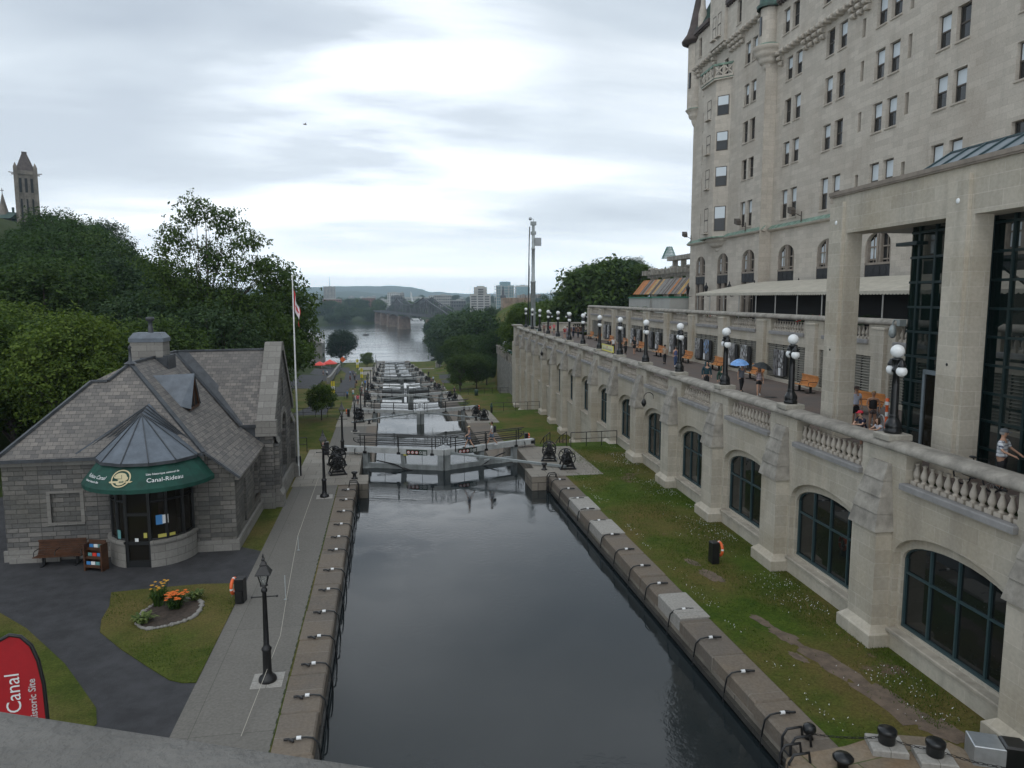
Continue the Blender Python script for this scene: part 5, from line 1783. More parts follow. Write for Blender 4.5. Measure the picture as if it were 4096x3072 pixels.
# conical lead roof growing out of the slope, with flared side valleys
cr = MB()
apx = (-10.75, 34.55, 7.2)
ra = [radians(168 + 204 * i / 7) for i in range(8)]
ring = [(BC[0] + 2.12 * cos(a), BC[1] + 2.12 * sin(a) - .05, 5.5) for a in ra]
for p, q in zip(ring[:-1], ring[1:]):
 cr.poly([p, q, apx])
for p in ring:
 cr.beam((p[0], p[1], p[2] + .02), (apx[0], apx[1], apx[2] + .02), .04, .045, 1)
# the saddle behind the cone
sad = (-10.75, 35.65, 7.5)
cr.poly([apx, sad, (-13.35, 33.95, 5.62), ring[0]])
cr.poly([apx, ring[-1], (-8.2, 33.95, 5.62), sad])
for t_ in (.25, .5, .75):
 for e, rg in (((-13.35, 33.95, 5.62), ring[0]), ((-8.2, 33.95, 5.62), ring[-1])):
  a = Vector(apx).lerp(Vector(sad), t_)
  c = Vector(rg).lerp(Vector(e), t_)
  cr.beam((a.x, a.y, a.z + .03), (c.x, c.y, c.z + .03), .045, .05, 1)
pr = [(p[0], p[1], 5.44) for p in ring]
for p, q in zip(pr[:-1], pr[1:]):
 cr.beam(p, q, .06, .13, 1)
cr.build('bay_roof', ['lead_roof', 'lead_dark'], house, SO)
# awning: faceted cone with valance, lettering wrapped on it
AWA0, AWA1 = radians(186), radians(352)
def awn(a, v, off=0.0):
 """v 0 at the lower edge, 1 at the top"""
 r = 2.72 - .72 * v + off
 return (BC[0] + r * cos(a), BC[1] + .05 + r * sin(a), 4.52 + .92 * v + off * .8)
ab = MB()
N = 12
an = [AWA0 + (AWA1 - AWA0) * i / N for i in range(N + 1)]
for p, q in zip(an[:-1], an[1:]):
 ab.add([awn(p, 0), awn(q, 0), awn(q, 1), awn(p, 1)], [(0, 1, 2, 3)], 0, True)
 b0, b1 = awn(p, 0), awn(q, 0)
 ab.poly([(b0[0], b0[1], b0[2]), (b1[0], b1[1], b1[2]), (b1[0], b1[1], b1[2] - .17), (b0[0], b0[1], b0[2] - .17)], 0)
for e in (an[0], an[-1]):
 ab.poly([awn(e, 0), awn(e, 1), (BC[0] + 1.7 * cos(e), BC[1] + 1.7 * sin(e), 4.36)], 0)
awo = ab.build('awning', 'awning_green', house, SO)
def text_mesh(s, size=1.0, align='LEFT'):
 cu = bpy.data.curves.new('t', 'FONT')
 cu.body = s
 cu.size = size
 cu.align_x = align
 cu.resolution_u = 3
 o = bpy.data.objects.new('t', cu)
 col.objects.link(o)
 dg = bpy.context.evaluated_depsgraph_get()
 me = o.evaluated_get(dg).to_mesh()
 vs = [tuple(v.co) for v in me.vertices]
 fs = [tuple(p.vertices) for p in me.polygons]
 o.evaluated_get(dg).to_mesh_clear()
 bpy.data.objects.remove(o)
 bpy.data.curves.remove(cu)
 return vs, fs
def text_on(mb, s, size, fn, m=0, bold=0.0):
 """fn maps the flat text coordinates to space"""
 vs, fs = text_mesh(s, size)
 for dx, dy in ([(0, 0)] if not bold else [(-bold, 0), (bold, 0), (0, bold), (0, -bold)]):
  mb.add([fn(x + dx, y + dy) for x, y, z in vs], fs, m)
def on_awn(a_deg, v0):
 def f(x, y):
  v = v0 + y / 1.17
  r = 2.72 - .72 * v
  return awn(radians(a_deg) + x / r, v, .022)
 return f
lt = MB()
text_on(lt, 'Rideau Canal', .235, on_awn(212.5, .36))
text_on(lt, 'National Historic Site', .115, on_awn(213, .20), bold=.003)
lt.build('lettering', 'lettering_white', awo, SO)
lt = MB()
text_on(lt, 'Lieu historique national de', .12, on_awn(281, .53), bold=.003)
text_on(lt, 'Canal-Rideau', .27, on_awn(281.5, .25))
lt.build('lettering', 'lettering_white', awo, SO)
em = MB()
fe = on_awn(258, .44)
def flat_blob(pts, off, m=0):
 """polygon in emblem units drawn on the awning"""
 q = []
 for x, y in pts:
  p = Vector(fe(x, y))
  q.append(tuple(p + Vector((0, -.001, .001)) * off))
 em.poly(q, m)
def ell(cx, cy, rx, ry, n_=22, rot=0):
 return [(cx + rx * cos(2 * pi * i / n_) * cos(rot) - ry * sin(2 * pi * i / n_) * sin(rot), cy + rx * cos(2 * pi * i / n_) * sin(rot) + ry * sin(2 * pi * i / n_) * cos(rot)) for i in range(n_)]
o_, i_ = ell(0, 0, .40, .40, 32), ell(0, 0, .345, .345, 32)
for k in range(32):
 flat_blob([o_[k], o_[(k + 1) % 32], i_[(k + 1) % 32], i_[k]], 0)
flat_blob(ell(-.02, .10, .24, .155), 6)
flat_blob(ell(-.20, .07, .10, .075), 8)
flat_blob(ell(.10, .0, .2, .13), 7)
flat_blob(ell(.05, -.17, .19, .13, rot=.3), 12)
flat_blob([(-.47, -.17), (-.40, -.22), (.42, -.19), (.52, -.13), (.42, -.11), (-.38, -.13)], 4)
for p in ([(-.26, .06), (-.235, .06), (-.235, .09), (-.26, .09)],):
 flat_blob(p, 16, 1)
for a_, c_2 in (((.0, .16), (.06, -.02)), ((-.16, -.02), (.06, -.02)), ((.0, -.12), (.02, -.2)), ((.06, -.1), (.08, -.2)), ((.12, -.1), (.14, -.2)), ((-.02, -.16), (.18, -.13)), ((-.02, -.19), (.18, -.17))):
 dx, dy = c_2[0] - a_[0], c_2[1] - a_[1]
 L = sqrt(dx * dx + dy * dy)
 nx, ny = -dy / L * .008, dx / L * .008
 flat_blob([(a_[0] + nx, a_[1] + ny), (a_[0] - nx, a_[1] - ny), (c_2[0] - nx, c_2[1] - ny), (c_2[0] + nx, c_2[1] + ny)], 16, 1)
em.build('emblem', ['cream_paint', 'awning_green'], awo, SO)
b = MB()
b.box(-16.2, -14.2, 33.85, 34.08, G0, G0 + .22)
b.build('stone_step', 'limestone_smooth', house, SO)
# ------------------------------------------------------------------ objects round the house
def bench_proto(name, label, loc, rz, m, group, L=1.85):
 t = thing(name, label, 'bench', loc, rz, group)
 # curved slatted seat and back as two parts, cast supports
 seat = MB()
 pr_s = [(-.46, .47), (-.38, .455), (-.29, .44), (-.20, .43), (-.11, .42), (-.03, .425)]
 for x, z in pr_s:
  seat.beam((x, -L / 2, z), (x, L / 2, z), .085, .035)
 seat.build('seat', m, t)
 back = MB()
 for x, z in ((.05, .48), (.10, .56), (.14, .65), (.175, .74), (.20, .83), (.20, .92), (.165, 1.0)):
  back.beam((x, -L / 2, z), (x, L / 2, z), .035, .085)
 back.build('backrest', m, t)
 for y in (-L / 2 + .28, L / 2 - .28):
  g = MB()
  g.box(-.18, -.06, y - .05, y + .05, .02, .42)
  g.box(-.42, .18, y - .04, y + .04, 0, .05)
  g.tube([(-.46, y, .44), (-.1, y, .40), (.06, y, .45), (.15, y, .62), (.23, y, .85), (.19, y, 1.02)], .025, 6)
  g.build('leg', 'black_iron', t)
 for y in (-L / 2 + .02, L / 2 - .02, 0.1):
  MB().tube([(-.42, y, .46), (-.40, y, .66), (-.30, y, .69), (.0, y, .69), (.12, y, .66)], .018, 6).build('armrest', 'black_iron', t)
 return t
bo = bench_proto('bench', 'orange slatted bench by the louvres behind the black umbrella, just past the pillar', W(41.7, 22.9, PROM), TA, 'bench_orange', 'orange benches on the promenade')
# copies along the louvred wall
for i, (s, n_) in enumerate(((48.6, 22.9), (55.4, 22.9), (62.0, 22.85), (69.0, 22.7), (75.6, 22.7), (82.2, 22.8), (88.4, 22.8), (94.5, 22.8), (99.5, 22.9))):
 dup(bo, W(s, n_, PROM), TA, 'orange slatted bench against the louvred wall, %s counted from the glass pavilion' % ['second', 'third', 'fourth', 'fifth', 'sixth', 'seventh', 'eighth', 'ninth', 'last'][i])
dup(bo, W(33.6, 21.6, PROM), TA + radians(12), 'orange slatted bench seen between the pavilion pillars behind the bicycle')
bench_proto('bench', 'dark brown slatted bench against the stone house wall', (-14.0, 33.6, G0), radians(90), 'bench_brown', None, 1.9)
# brochure rack
t = thing('brochure_rack', 'dark red brown rack with three rows of leaflets beside the shop door', 'brochure rack', (-12.25, 32.55, G0), radians(-18))
b = MB()
b.box(-.38, .38, .12, .18, 0, 1.25).box(-.42, -.36, -.22, .2, 0, 1.15).box(.36, .42, -.22, .2, 0, 1.15)
for k in range(3):
 b.box(-.36, .36, -.25 + k * .11, .12, .18 + k * .34, .23 + k * .34)
 b.box(-.36, .36, -.26 + k * .11, -.24 + k * .11, .18 + k * .34, .30 + k * .34)
b.build('shelf', 'bench_brown', t)
random.seed(2)
for k in range(3):
 for q in range(3):
  MB().box(-.30 + q * .21, -.12 + q * .21, -.2 + k * .11, -.17 + k * .11, .24 + k * .34, .42 + k * .34).build('leaflet', ['poster_blue', 'lettering_white', 'poster_teal', 'red_plastic'][(k * 2 + q) % 4], t)
tag(MB().lathe([(.001, .01), (.13, .01), (.17, .09), (.15, .09), (.12, .03), (.001, .03)], 16).build('water_bowl', mat('bowl_blue', (.02, .06, .35), .4).name), 'small blue bowl on the asphalt by the round bay', 'bowl').location = (-9.3, 33.0, G0 + .006)
# feather banner in the corner
t = thing('feather_banner', 'red feather banner with white lettering and black edge beside the asphalt', 'banner', (-8.85, 18.3, G0), radians(8))
b = MB()
edge = [(-.55, .55), (-.55, 2.5), (-.5, 3.05), (-.32, 3.38), (-.05, 3.52), (.18, 3.45), (.38, 3.2), (.5, 2.8), (.58, 2.2), (.62, .55)]
b.poly([(x, -.01, z) for x, z in edge]).poly([(x, .01, z) for x, z in edge])
b.build('cloth', 'red_cloth', t)
b = MB()
b.tube([(.63, 0, 0)] + [(x + .015, 0, z + .01) for x, z in edge[::-1][:-2]], .045, 6).box(.35, .9, -.3, .3, 0, .05)
b.build('pole', 'black_iron', t)
b = MB()
text_on(b, 'Rideau Canal', .44, lambda x, y: (.10 - y, -.022, .26 + x))
b.build('lettering', 'lettering_white', t)
b = MB()
text_on(b, 'National Historic Site', .22, lambda x, y: (.42 - y, -.022, .46 + x), bold=.004)
b.build('lettering', 'lettering_white', t)
# flag pole with limp flag
t = thing('flagpole', 'white flagpole with a limp red and white maple leaf flag by the stone house gable', 'flagpole', (-5.75, 48.2, G0), 0)
MB().lathe([(.07, 0), (.07, 2), (.055, 6), (.035, 12.55), (.03, 12.6), (.07, 12.65), (.07, 12.75), (.001, 12.8)], 10).build('pole', 'white_paint', t)
MB().box(-.15, -.05, -.05, .05, 0, 1.3).box(.06, .16, -.05, .05, 0, 1.3).build('bracket', 'black_iron', t)
fl_ = MB()
rows_, cols_ = 18, 12
pts = []
for j in range(rows_ + 1):
 v = j / rows_
 for i in range(cols_ + 1):
  u = i / cols_
  droop = u * (1.9 - .35 * v)
  x = .05 + u * .34 + .09 * sin(u * 9 + v * 3) * u
  yv = .11 * sin(u * 11 + v * 2.2)
  z = 11.95 - v * 1.15 - droop * .82
  pts.append((x, yv, z))
fs = []
ms = []
for j in range(rows_):
 for i in range(cols_):
  fs.append((j * (cols_ + 1) + i, j * (cols_ + 1) + i + 1, (j + 1) * (cols_ + 1) + i + 1, (j + 1) * (cols_ + 1) + i))
  u = (i + .5) / cols_
  v = (j + .5) / rows_
  red = u < .25 or u > .75 or (abs(u - .5) + abs(v - .5) * .7) < .17
  ms.append(0 if red else 1)
for f_, m_ in zip(fs, ms):
 fl_.f.append(f_)
 fl_.m.append(m_)
 fl_.s.append(True)
fl_.v = pts
fl_.build('flag', ['flag_red', 'flag_white'], t)
# gas-style lanterns along the canal path
def lantern_post(name, loc, label, group, hgt=3.6):
 t = thing(name, label, 'street lamp', loc, 0, group)
 MB().lathe([(.001, 0), (.26, 0), (.27, .06), (.24, .14), (.15, .2), (.13, .3), (.125, .95), (.15, .98), (.15, 1.03), (.10, 1.08), (.085, 1.15), (.06, hgt - .85), (.09, hgt - .82), (.09, hgt - .74), (.05, hgt - .7), (.05, hgt - .62)], 14).build('post', 'black_iron', t)
 MB().tube([(-.34, 0, hgt - .98), (.34, 0, hgt - .98)], .02, 8).sphere((-.36, 0, hgt - .98), .035, 8, 6).sphere((.36, 0, hgt - .98), .035, 8, 6).build('ladder_bar', 'black_iron', t)
 z = hgt - .62
 g = MB()
 for i in range(4):
  a = pi / 4 + pi / 2 * i
  g.beam((cos(a) * .09, sin(a) * .09, z), (cos(a) * .21, sin(a) * .21, z + .36), .025, .025)
  a2 = a + pi / 2
  g.beam((cos(a) * .21, sin(a) * .21, z + .36), (cos(a2) * .21, sin(a2) * .21, z + .36), .03, .03)
 g.lathe([(.12, z - .02), (.12, z + .02), (.001, z + .02)], 8)
 g.lathe([(.31, z + .35), (.30, z + .38), (.12, z + .60), (.14, z + .63), (.08, z + .70), (.05, z + .74), (.07, z + .78), (.03, z + .84), (.04, z + .88), (.005, z + .96)], 4, smooth=False, a0=pi / 4, a1=pi / 4 + 2 * pi)
 g.build('lantern', 'black_iron', t)
 g = MB()
 for i in range(4):
  a, a2 = pi / 4 + pi / 2 * i, pi / 4 + pi / 2 * (i + 1)
  g.poly([(cos(a) * .085, sin(a) * .085, z), (cos(a2) * .085, sin(a2) * .085, z), (cos(a2) * .2, sin(a2) * .2, z + .35), (cos(a) * .2, sin(a) * .2, z + .35)])
 g.lathe([(.001, z + .02), (.05, z + .05), (.05, z + .2), (.001, z + .24)], 8)
 g.build('pane', [glassmat('lantern_pane', .5, .05, (.35, .36, .34), .35).name], t)
 return t
lp = lantern_post('lantern_post', (-3.72, 21.9, G0), 'black gas style lantern post nearest the viewer on the concrete path', 'lantern posts along the lock path')
MB().box(-.45, .45, -.45, .45, 0, .012).build('base_slab', 'coping_pale', lp)
for i, (x, y) in enumerate(((-3.72, 42.7), (-3.35, 54.3), (-3.6, 80.5), (-3.3, 90.5), (-3.7, 119.2), (-3.6, 131.5), (-4.3, 165), (-4.5, 197.7), (-4.0, 205), (-4.5, 243), (-4.7, 275), (-4.6, 318), (-6.0, 385))):
 dup(lp, (x, y, base(y) + .01), radians([3, -2, 5, 0, 2, -3, 4, 0, 2, 0, 0, 0, 0][i]), 'black lantern post on the lock path, %s in line from the viewer' % ['second', 'third', 'fourth', 'fifth', 'sixth', 'seventh', 'eighth', 'ninth', 'tenth', 'eleventh', 'twelfth', 'thirteenth', 'last'][i])
# life buoys on black boxes
def lifebuoy(loc, rz, label, group):
 t = thing('lifebuoy_stand', label, 'lifebuoy stand', loc, rz, group)
 b = MB()
 b.cbox(-.16, .16, -.2, .2, 0, .95, .03).box(-.12, .12, -.3, -.18, .05, .5)
 b.build('post_box', 'black_iron', t)
 MB().torus((-.25, .0, .62), .28, .06, 28, 10, 0, 'x', lambda i: 1 if i % 7 == 0 else 0).build('ring', ['orange_plastic', 'lettering_white'], t)
 MB().tube([(-.33, .15, .85), (-.36, .05, .5), (-.33, -.05, .2), (-.31, .1, .3), (-.33, .2, .6)], .015, 6).build('line', 'rope', t)
 return t
lb_ = lifebuoy((-5.62, 28.1, G0), radians(-8), 'black lifebuoy box with orange ring where the lawn meets the concrete path', 'lifebuoy stands')
dup(lb_, (13.75, 29.0, G0), pi, 'black lifebuoy box with orange ring on the right lawn below the arched windows')
dup(lb_, (-4.5, 54.6, G0), 0, 'small lifebuoy box with orange ring by the left steps of the nearest gate')
dup(lb_, (-4.8, 91.0, LV[1]), 0, 'distant lifebuoy box with orange ring by the second gate on the left')
dup(lb_, (10.7, 56.6, G0), pi, 'lifebuoy box with orange ring behind the right end of the nearest gate', scale=.8)
dup(lb_, (11.0, 91.6, LV[1]), pi, 'lifebuoy box with orange ring beside the right winches of the second gate')
# flower bed
fbd = thing('flower_bed', 'kidney shaped flower bed edged with small stones in the left lawn', 'flower bed', (-8.0, 27.4, G0), 0)
random.seed(21)
bedp = smooth_poly([(-8.95, 27.5), (-8.75, 26.5), (-8.3, 26.1), (-7.6, 26.3), (-7.05, 26.8), (-6.95, 27.6), (-7.15, 28.3), (-7.9, 28.7), (-8.5, 28.6)], 7)
MB().prism(bedp, .93, .97).build('soil', 'soil', fbd, (-8.0, 27.4, G0))
b = MB()
for i, (x, y) in enumerate(bedp):
 if i % 1 == 0:
  r = random.uniform(.05, .10)
  b.sphere((x, y, .96), r, 7, 5, 0, random.uniform(.8, 1.4), random.uniform(.8, 1.4), .7)
b.build('edging_stone', 'limestone_smooth', fbd, (-8.0, 27.4, G0))
def blade_plant(name, label, loc, h, r, n_, m, flowers=None, fm=None, fs_=.07, fz=(.7, 1.0), wblade=.03):
 t = thing(name, label, 'plant', loc)
 b = MB()
 for i in range(n_):
  a = random.uniform(0, 2 * pi)
  L = random.uniform(.6, 1.1) * r
  hh = random.uniform(.6, 1) * h
  x0, y0 = random.uniform(-.12, .12) * r * 3, random.uniform(-.12, .12) * r * 3
  dx, dy = cos(a), sin(a)
  px, py = -dy * wblade, dx * wblade
  p = []
  for q, (u, z) in enumerate(((0, 0), (.35, .7), (.7, 1.0), (1.0, .8))):
   w_ = (1, 1.1, .8, .05)[q]
   p.append(((x0 + dx * L * u - px * w_, y0 + dy * L * u - py * w_, hh * z), (x0 + dx * L * u + px * w_, y0 + dy * L * u + py * w_, hh * z)))
  for (c1, c2), (d1, d2) in zip(p[:-1], p[1:]):
   b.poly([c1, c2, d2, d1])
 b.build('leaves', m, t)
 if flowers:
  b = MB()
  st = MB()
  for i in range(flowers):
   x, y = random.uniform(-1, 1) * r * .9, random.uniform(-1, 1) * r * .9
   z = random.uniform(*fz) * h * 1.25
   st.tube([(x * .6, y * .6, 0), (x, y, z)], .008, 4)
   k = 6
   a0 = random.uniform(0, 1)
   for q in range(k):
    a = a0 + 2 * pi * q / k
    b.poly([(x, y, z), (x + cos(a - .4) * fs_ * .7, y + sin(a - .4) * fs_ * .7, z + .035), (x + cos(a) * fs_ * 1.2, y + sin(a) * fs_ * 1.2, z + .02), (x + cos(a + .4) * fs_ * .7, y + sin(a + .4) * fs_ * .7, z + .035)])
   b.sphere((x, y, z + .01), fs_ * .25, 6, 4)
  st.build('stem', 'leaf_lily', t)
  b.build('blossom', fm, t)
 return t
mat('lily_orange', (.75, .16, .015), .6)
mat('daisy_yellow', (.68, .36, .02), .6)
blade_plant('lily_clump', 'clump of orange lilies in the middle of the flower bed', (-7.85, 27.75, .97), .42, .42, 70, 'leaf_lily', 34, 'lily_orange', .075, (.75, 1.05))
blade_plant('daisy_clump', 'tall clump of yellow daisies at the back of the flower bed', (-8.55, 28.1, .97), .6, .36, 80, 'leaf_lily', 16, 'daisy_yellow', .06, (.9, 1.2))
blade_plant('hosta', 'pale green hosta at the right rear of the flower bed', (-7.3, 28.45, .97), .32, .34, 60, 'leaf_hosta', wblade=.05)
blade_plant('hosta', 'pale green hosta at the front left of the flower bed', (-8.65, 26.65, .97), .28, .42, 60, 'leaf_hosta', wblade=.05)
# guy rope across the path
b = MB()
b.tube([(-3.95, 19.0, .95), (-3.55, 23.5, 1.55), (-3.95, 28.0, 1.0), (-4.15, 33.6, 1.6), (-4.05, 43, 2.0)], .010, 5)
tag(b.build('rope', 'rope'), 'thin white rope strung low above the concrete path', 'rope')
for i, (x, y, h_) in enumerate(((-3.99, 28.0, .95), (-4.15, 33.6, .7))):
 tag(MB().lathe([(.07, 0), (.07, .012), (.012, .015), (.012, h_), (.001, h_)], 8).build('rope_stake', 'steel_grey'), ['thin grey stake holding the rope near the lifebuoy', 'thin grey stake holding the rope near the house corner'][i], 'stake', 'rope stakes on the path').location = (x, y, .912)
# ------------------------------------------------------------------ lock gates
MIT = (3.85, 52.05)
HEEL = [(-1.80, 54.05), (9.50, 54.45)]
def make_leaf(side, k, label):
 hx, hy = HEEL[side][0] - MIT[0], HEEL[side][1] - MIT[1]
 L = sqrt(hx * hx + hy * hy)
 t = thing('lock_gate_leaf', label, 'lock gate', (MIT[0], MIT[1] + STEP * k, LV[k]), atan2(hy, hx), 'lock gate leaves')
 # local x runs from the mitre post to the heel; "front" is upstream (towards the viewer)
 f = -1 if side == 1 else 1
 b = MB()
 x0, x1 = -.02, L + 1.55
 b.add([(x0, -.22, .20), (x1, -.22, .24), (x1, .22, .24), (x0, .22, .20), (x0, -.22, .60), (x1, -.22, .62), (x1, .22, .62), (x0, .22, .60)], [(0, 3, 2, 1), (4, 5, 6, 7), (0, 1, 5, 4), (1, 2, 6, 5), (2, 3, 7, 6), (3, 0, 4, 7)])
 b.build('balance_beam', 'beam_grey', t)
 b = MB().box(x1, x1 + .05, -.24, .24, .2, .64).box(x1 - .32, x1 - .02, -.235, .235, .28, .52)
 b.tube([(x1 - .95, f * .24, .5), (x1 - .95, f * .34, .42), (x1 - .95, f * .34, .15), (x1 - 1.2, f * .3, .12)], .035, 6)
 b.build('end_cap', 'lamp_black', t)
 b = MB()
 b.box(0.0, .42, -.2, .2, -4.6, .20)
 b.build('mitre_post', 'gate_grey', t)
 b = MB()
 b.box(L - .35, L + .05, -.2, .2, -4.6, .21)
 b.build('heel_post', 'gate_grey', t)
 b = MB().box(.42, L - .35, -.16, .16, -.92, -.55)
 b.build('walk_rail', 'gate_grey', t)
 b = MB()
 b.box(.05, L, -.12, .12, -4.6, -.93)
 for i in range(int(L / .42)):
  b.box(.42 + i * .42, .44 + i * .42, -.13, .13, -4.6, -.94)
 b.build('planking', 'gate_wet', t)
 b = MB()
 for x in (L * .27, L * .74):
  b.tube([(x, 0, -.6), (x, 0, .2)], .018, 6)
 b.build('valve_rod', 'steel_grey', t)
 # hand rails on both edges of the walkway
 for y_, xa, xb in ((f * .27, .25, L + .35), (-f * .27, .15, L + .9)):
  b = MB()
  for z in (.72 + .1, 1.14, 1.5):
   pass
  b.tube([(xb, y_, 1.5), (xa, y_, 1.5), (xa - .12, y_, 1.38), (xa - .1, y_, .98), (xa + .12, y_, .86), (xb - .25, y_, .86), (xb - .02, y_, .98), (xb, y_, 1.2)], .034, 6)
  b.tube([(xa - .02, y_, 1.18), (xb - .05, y_, 1.18)], .018, 6)
  b.tube([(xa, y_, 1.03), (xb - .1, y_, 1.03)], .016, 6)
  for x in (xa + .55, (xa + xb) / 2, xb - .5):
   b.tube([(x, y_, .2), (x, y_, 1.5)], .036, 6)
   b.box(x - .13, x + .13, y_ - f * .0 - .03, y_ + .03, .18, .34)
  b.build('hand_rail', 'black_iron', t)
 return t
lf = [make_leaf(0, 0, 'left leaf of the nearest lock gate with a no walking sign'), make_leaf(1, 0, 'right leaf of the nearest lock gate crossed by two walkers')]
ORD = ['nearest', 'second', 'third', 'fourth', 'fifth', 'sixth', 'seventh', 'eighth', 'last']
for k in range(1, 9):
 for sd in (0, 1):
  hx, hy = HEEL[sd][0] - MIT[0], HEEL[sd][1] - MIT[1]
  rz = atan2(hy, hx)
  if k == 3:      # ajar: the two leaves leave a gap of water between them
   rz += (-.02 if sd == 0 else .02)
  x = MIT[0] + ((-.35 if sd == 0 else .35) if k == 3 else 0)
  lv_ = dup(lf[sd], (x, MIT[1] + STEP * k, LV[k]), rz, '%s leaf of the %s lock gate down the flight' % ('left' if sd == 0 else 'right', ORD[k]))
  if k not in (3, 5):
   for c in bpy.data.objects:
    if c.parent == lv_ and c.name.split('.')[0] in ('walk_rail', 'planking'):
     c.location.z = -.6
# middle struts, seen on the nearest gate only
for sd in (0, 1):
 t, b = lf[sd], MB()
 L = sqrt((HEEL[sd][0] - MIT[0]) ** 2 + (HEEL[sd][1] - MIT[1]) ** 2)
 m_ = L * .50
 b.add([(m_ - .2, -.14, -.9), (m_ + .14, -.14, -.9), (m_ + .14, .14, -.9), (m_ - .2, .14, -.9), (m_ - .12, -.14, .16), (m_ + .2, -.14, .16), (m_ + .2, .14, .16), (m_ - .12, .14, .16)], [(0, 1, 5, 4), (1, 2, 6, 5), (2, 3, 7, 6), (3, 0, 4, 7)])
 b.build('strut', 'gate_grey', t)
# prohibition signs on the nearest gate
mat('sign_green', (.012, .035, .022), .5)
mat('sign_red', (.55, .05, .04), .5)
for sd in (0, 1):
 L = sqrt((HEEL[sd][0] - MIT[0]) ** 2 + (HEEL[sd][1] - MIT[1]) ** 2)
 f = -1 if sd == 1 else 1
 s = MB()
 c = 1.95 if sd == 0 else 1.80
 yf = f * .225
 w_ = .78
 s.box(c - w_, c + w_, min(yf, yf + f * .03), max(yf, yf + f * .03), .17, .56, 0)
 yy = yf + f * .035
 dr_ = -1 if sd == 0 else 1      # reading direction along local x
 for q in range(4):
  cx = c + dr_ * (-.60 + q * .30)
  R = .12 if q < 3 else .10
  pts = ell(cx, .365, R, R, 18)
  inn = ell(cx, .365, R * .74, R * .74, 18)
  for i in range(18):
   j = (i + 1) % 18
   s.poly([(pts[i][0], yy, pts[i][1]), (pts[j][0], yy, pts[j][1]), (inn[j][0], yy, inn[j][1]), (inn[i][0], yy, inn[i][1])], 1 if q < 3 else 2)
  s.poly([(x, yy, z) for x, z in inn], 2 if q < 3 else 0)
  if q < 3:
   s.beam((cx - .07, yy + f * .004, .44), (cx + .07, yy + f * .004, .29), .004, .025, 1, up=(0, 1, 0))
   s.beam((cx - .035, yy + f * .002, .34), (cx + .035, yy + f * .002, .37), .004, .05, 0, up=(0, 1, 0))
  else:
   for a in range(3):
    dx, dz = cos(pi * a / 3) * .08, sin(pi * a / 3) * .08
    s.beam((cx - dx, yy, .365 - dz), (cx + dx, yy, .365 + dz), .004, .012, 2, up=(0, 1, 0))
 for z in (.43, .30):
  cx = c + dr_ * .58
  s.box(cx - .14, cx + .14, min(yy, yy + f * .003), max(yy, yy + f * .003), z - .02, z + .02, 2)
  s.box(cx - .14, cx + .10, min(yy, yy + f * .003), max(yy, yy + f * .003), z - .07, z - .045, 2)
 s.build('warning_sign', ['sign_green', 'sign_red', 'lettering_white'], lf[sd])
MB().box(2.65, 2.95, -.23, .23, .1, .2).build('yellow_bracket', 'poster_yellow', lf[0])
# gate rods, winches, bollards round the gates
def winch(loc, rz, label, group):
 t = thing('winch', label, 'winch', loc, rz, group)
 b = MB()
 for y in (-.42, .42):
  b.beam((-.55, y, .05), (.55, y, .05), .10, .10)
  b.beam((-.45, y, .08), (-.08, y, 1.02), .07, .09)
  b.beam((.45, y, .08), (.08, y, 1.02), .07, .09)
  b.beam((-.30, y, .45), (.30, y, .45), .05, .06)
  b.box(-.14, .14, y - .05, y + .05, .95, 1.2)
 b.beam((-.5, -.5, .05), (-.5, .5, .05), .09, .09)
 b.beam((.5, -.5, .05), (.5, .5, .05), .09, .09)
 b.build('frame', 'black_iron', t)
 b = MB()
 b.T = Matrix.Translation((0, 0, .62)) @ Matrix.Rotation(pi / 2, 4, 'X')
 b.lathe([(.001, -.36), (.30, -.36), (.30, -.30), (.17, -.27), (.17, .27), (.30, .30), (.30, .36), (.001, .36)], 16)
 b.build('drum', 'black_iron', t)
 for y in (-.52, .52):
  b = MB()
  b.torus((0, y, .78), .46, .035, 24, 6, 0, 'y')
  for i in range(6):
   a = pi * i / 3 + .3
   b.beam((0, y, .78), (cos(a) * .46, y, .78 + sin(a) * .46), .035, .05)
  b.lathe([(.001, -.08), (.07, -.08), (.07, .08), (.001, .08)], 8, (0, y, .78))
  b.build('wheel', 'black_iron', t)
 b = MB()
 b.T = Matrix.Translation((0, 0, 1.12)) @ Matrix.Rotation(pi / 2, 4, 'X')
 b.lathe([(.001, -.5), (.06, -.5), (.06, -.12), (.13, -.12), (.13, .12), (.06, .12), (.06, .5), (.001, .5)], 10)
 b.build('pinion', 'black_iron', t)
 return t
def bollard(loc, label, group):
 return tag(MB().lathe([(.001, 0), (.20, 0), (.21, .04), (.12, .09), (.10, .28), (.17, .34), (.20, .40), (.18, .46), (.001, .49)], 14).build('bollard', 'black_iron'), label, 'bollard', group)
w0 = None
sides = [('left', [(-3.35, 48.3), (-3.55, 50.9)]), ('right', [(11.1, 50.0), (11.75, 47.4)])]
b0 = None
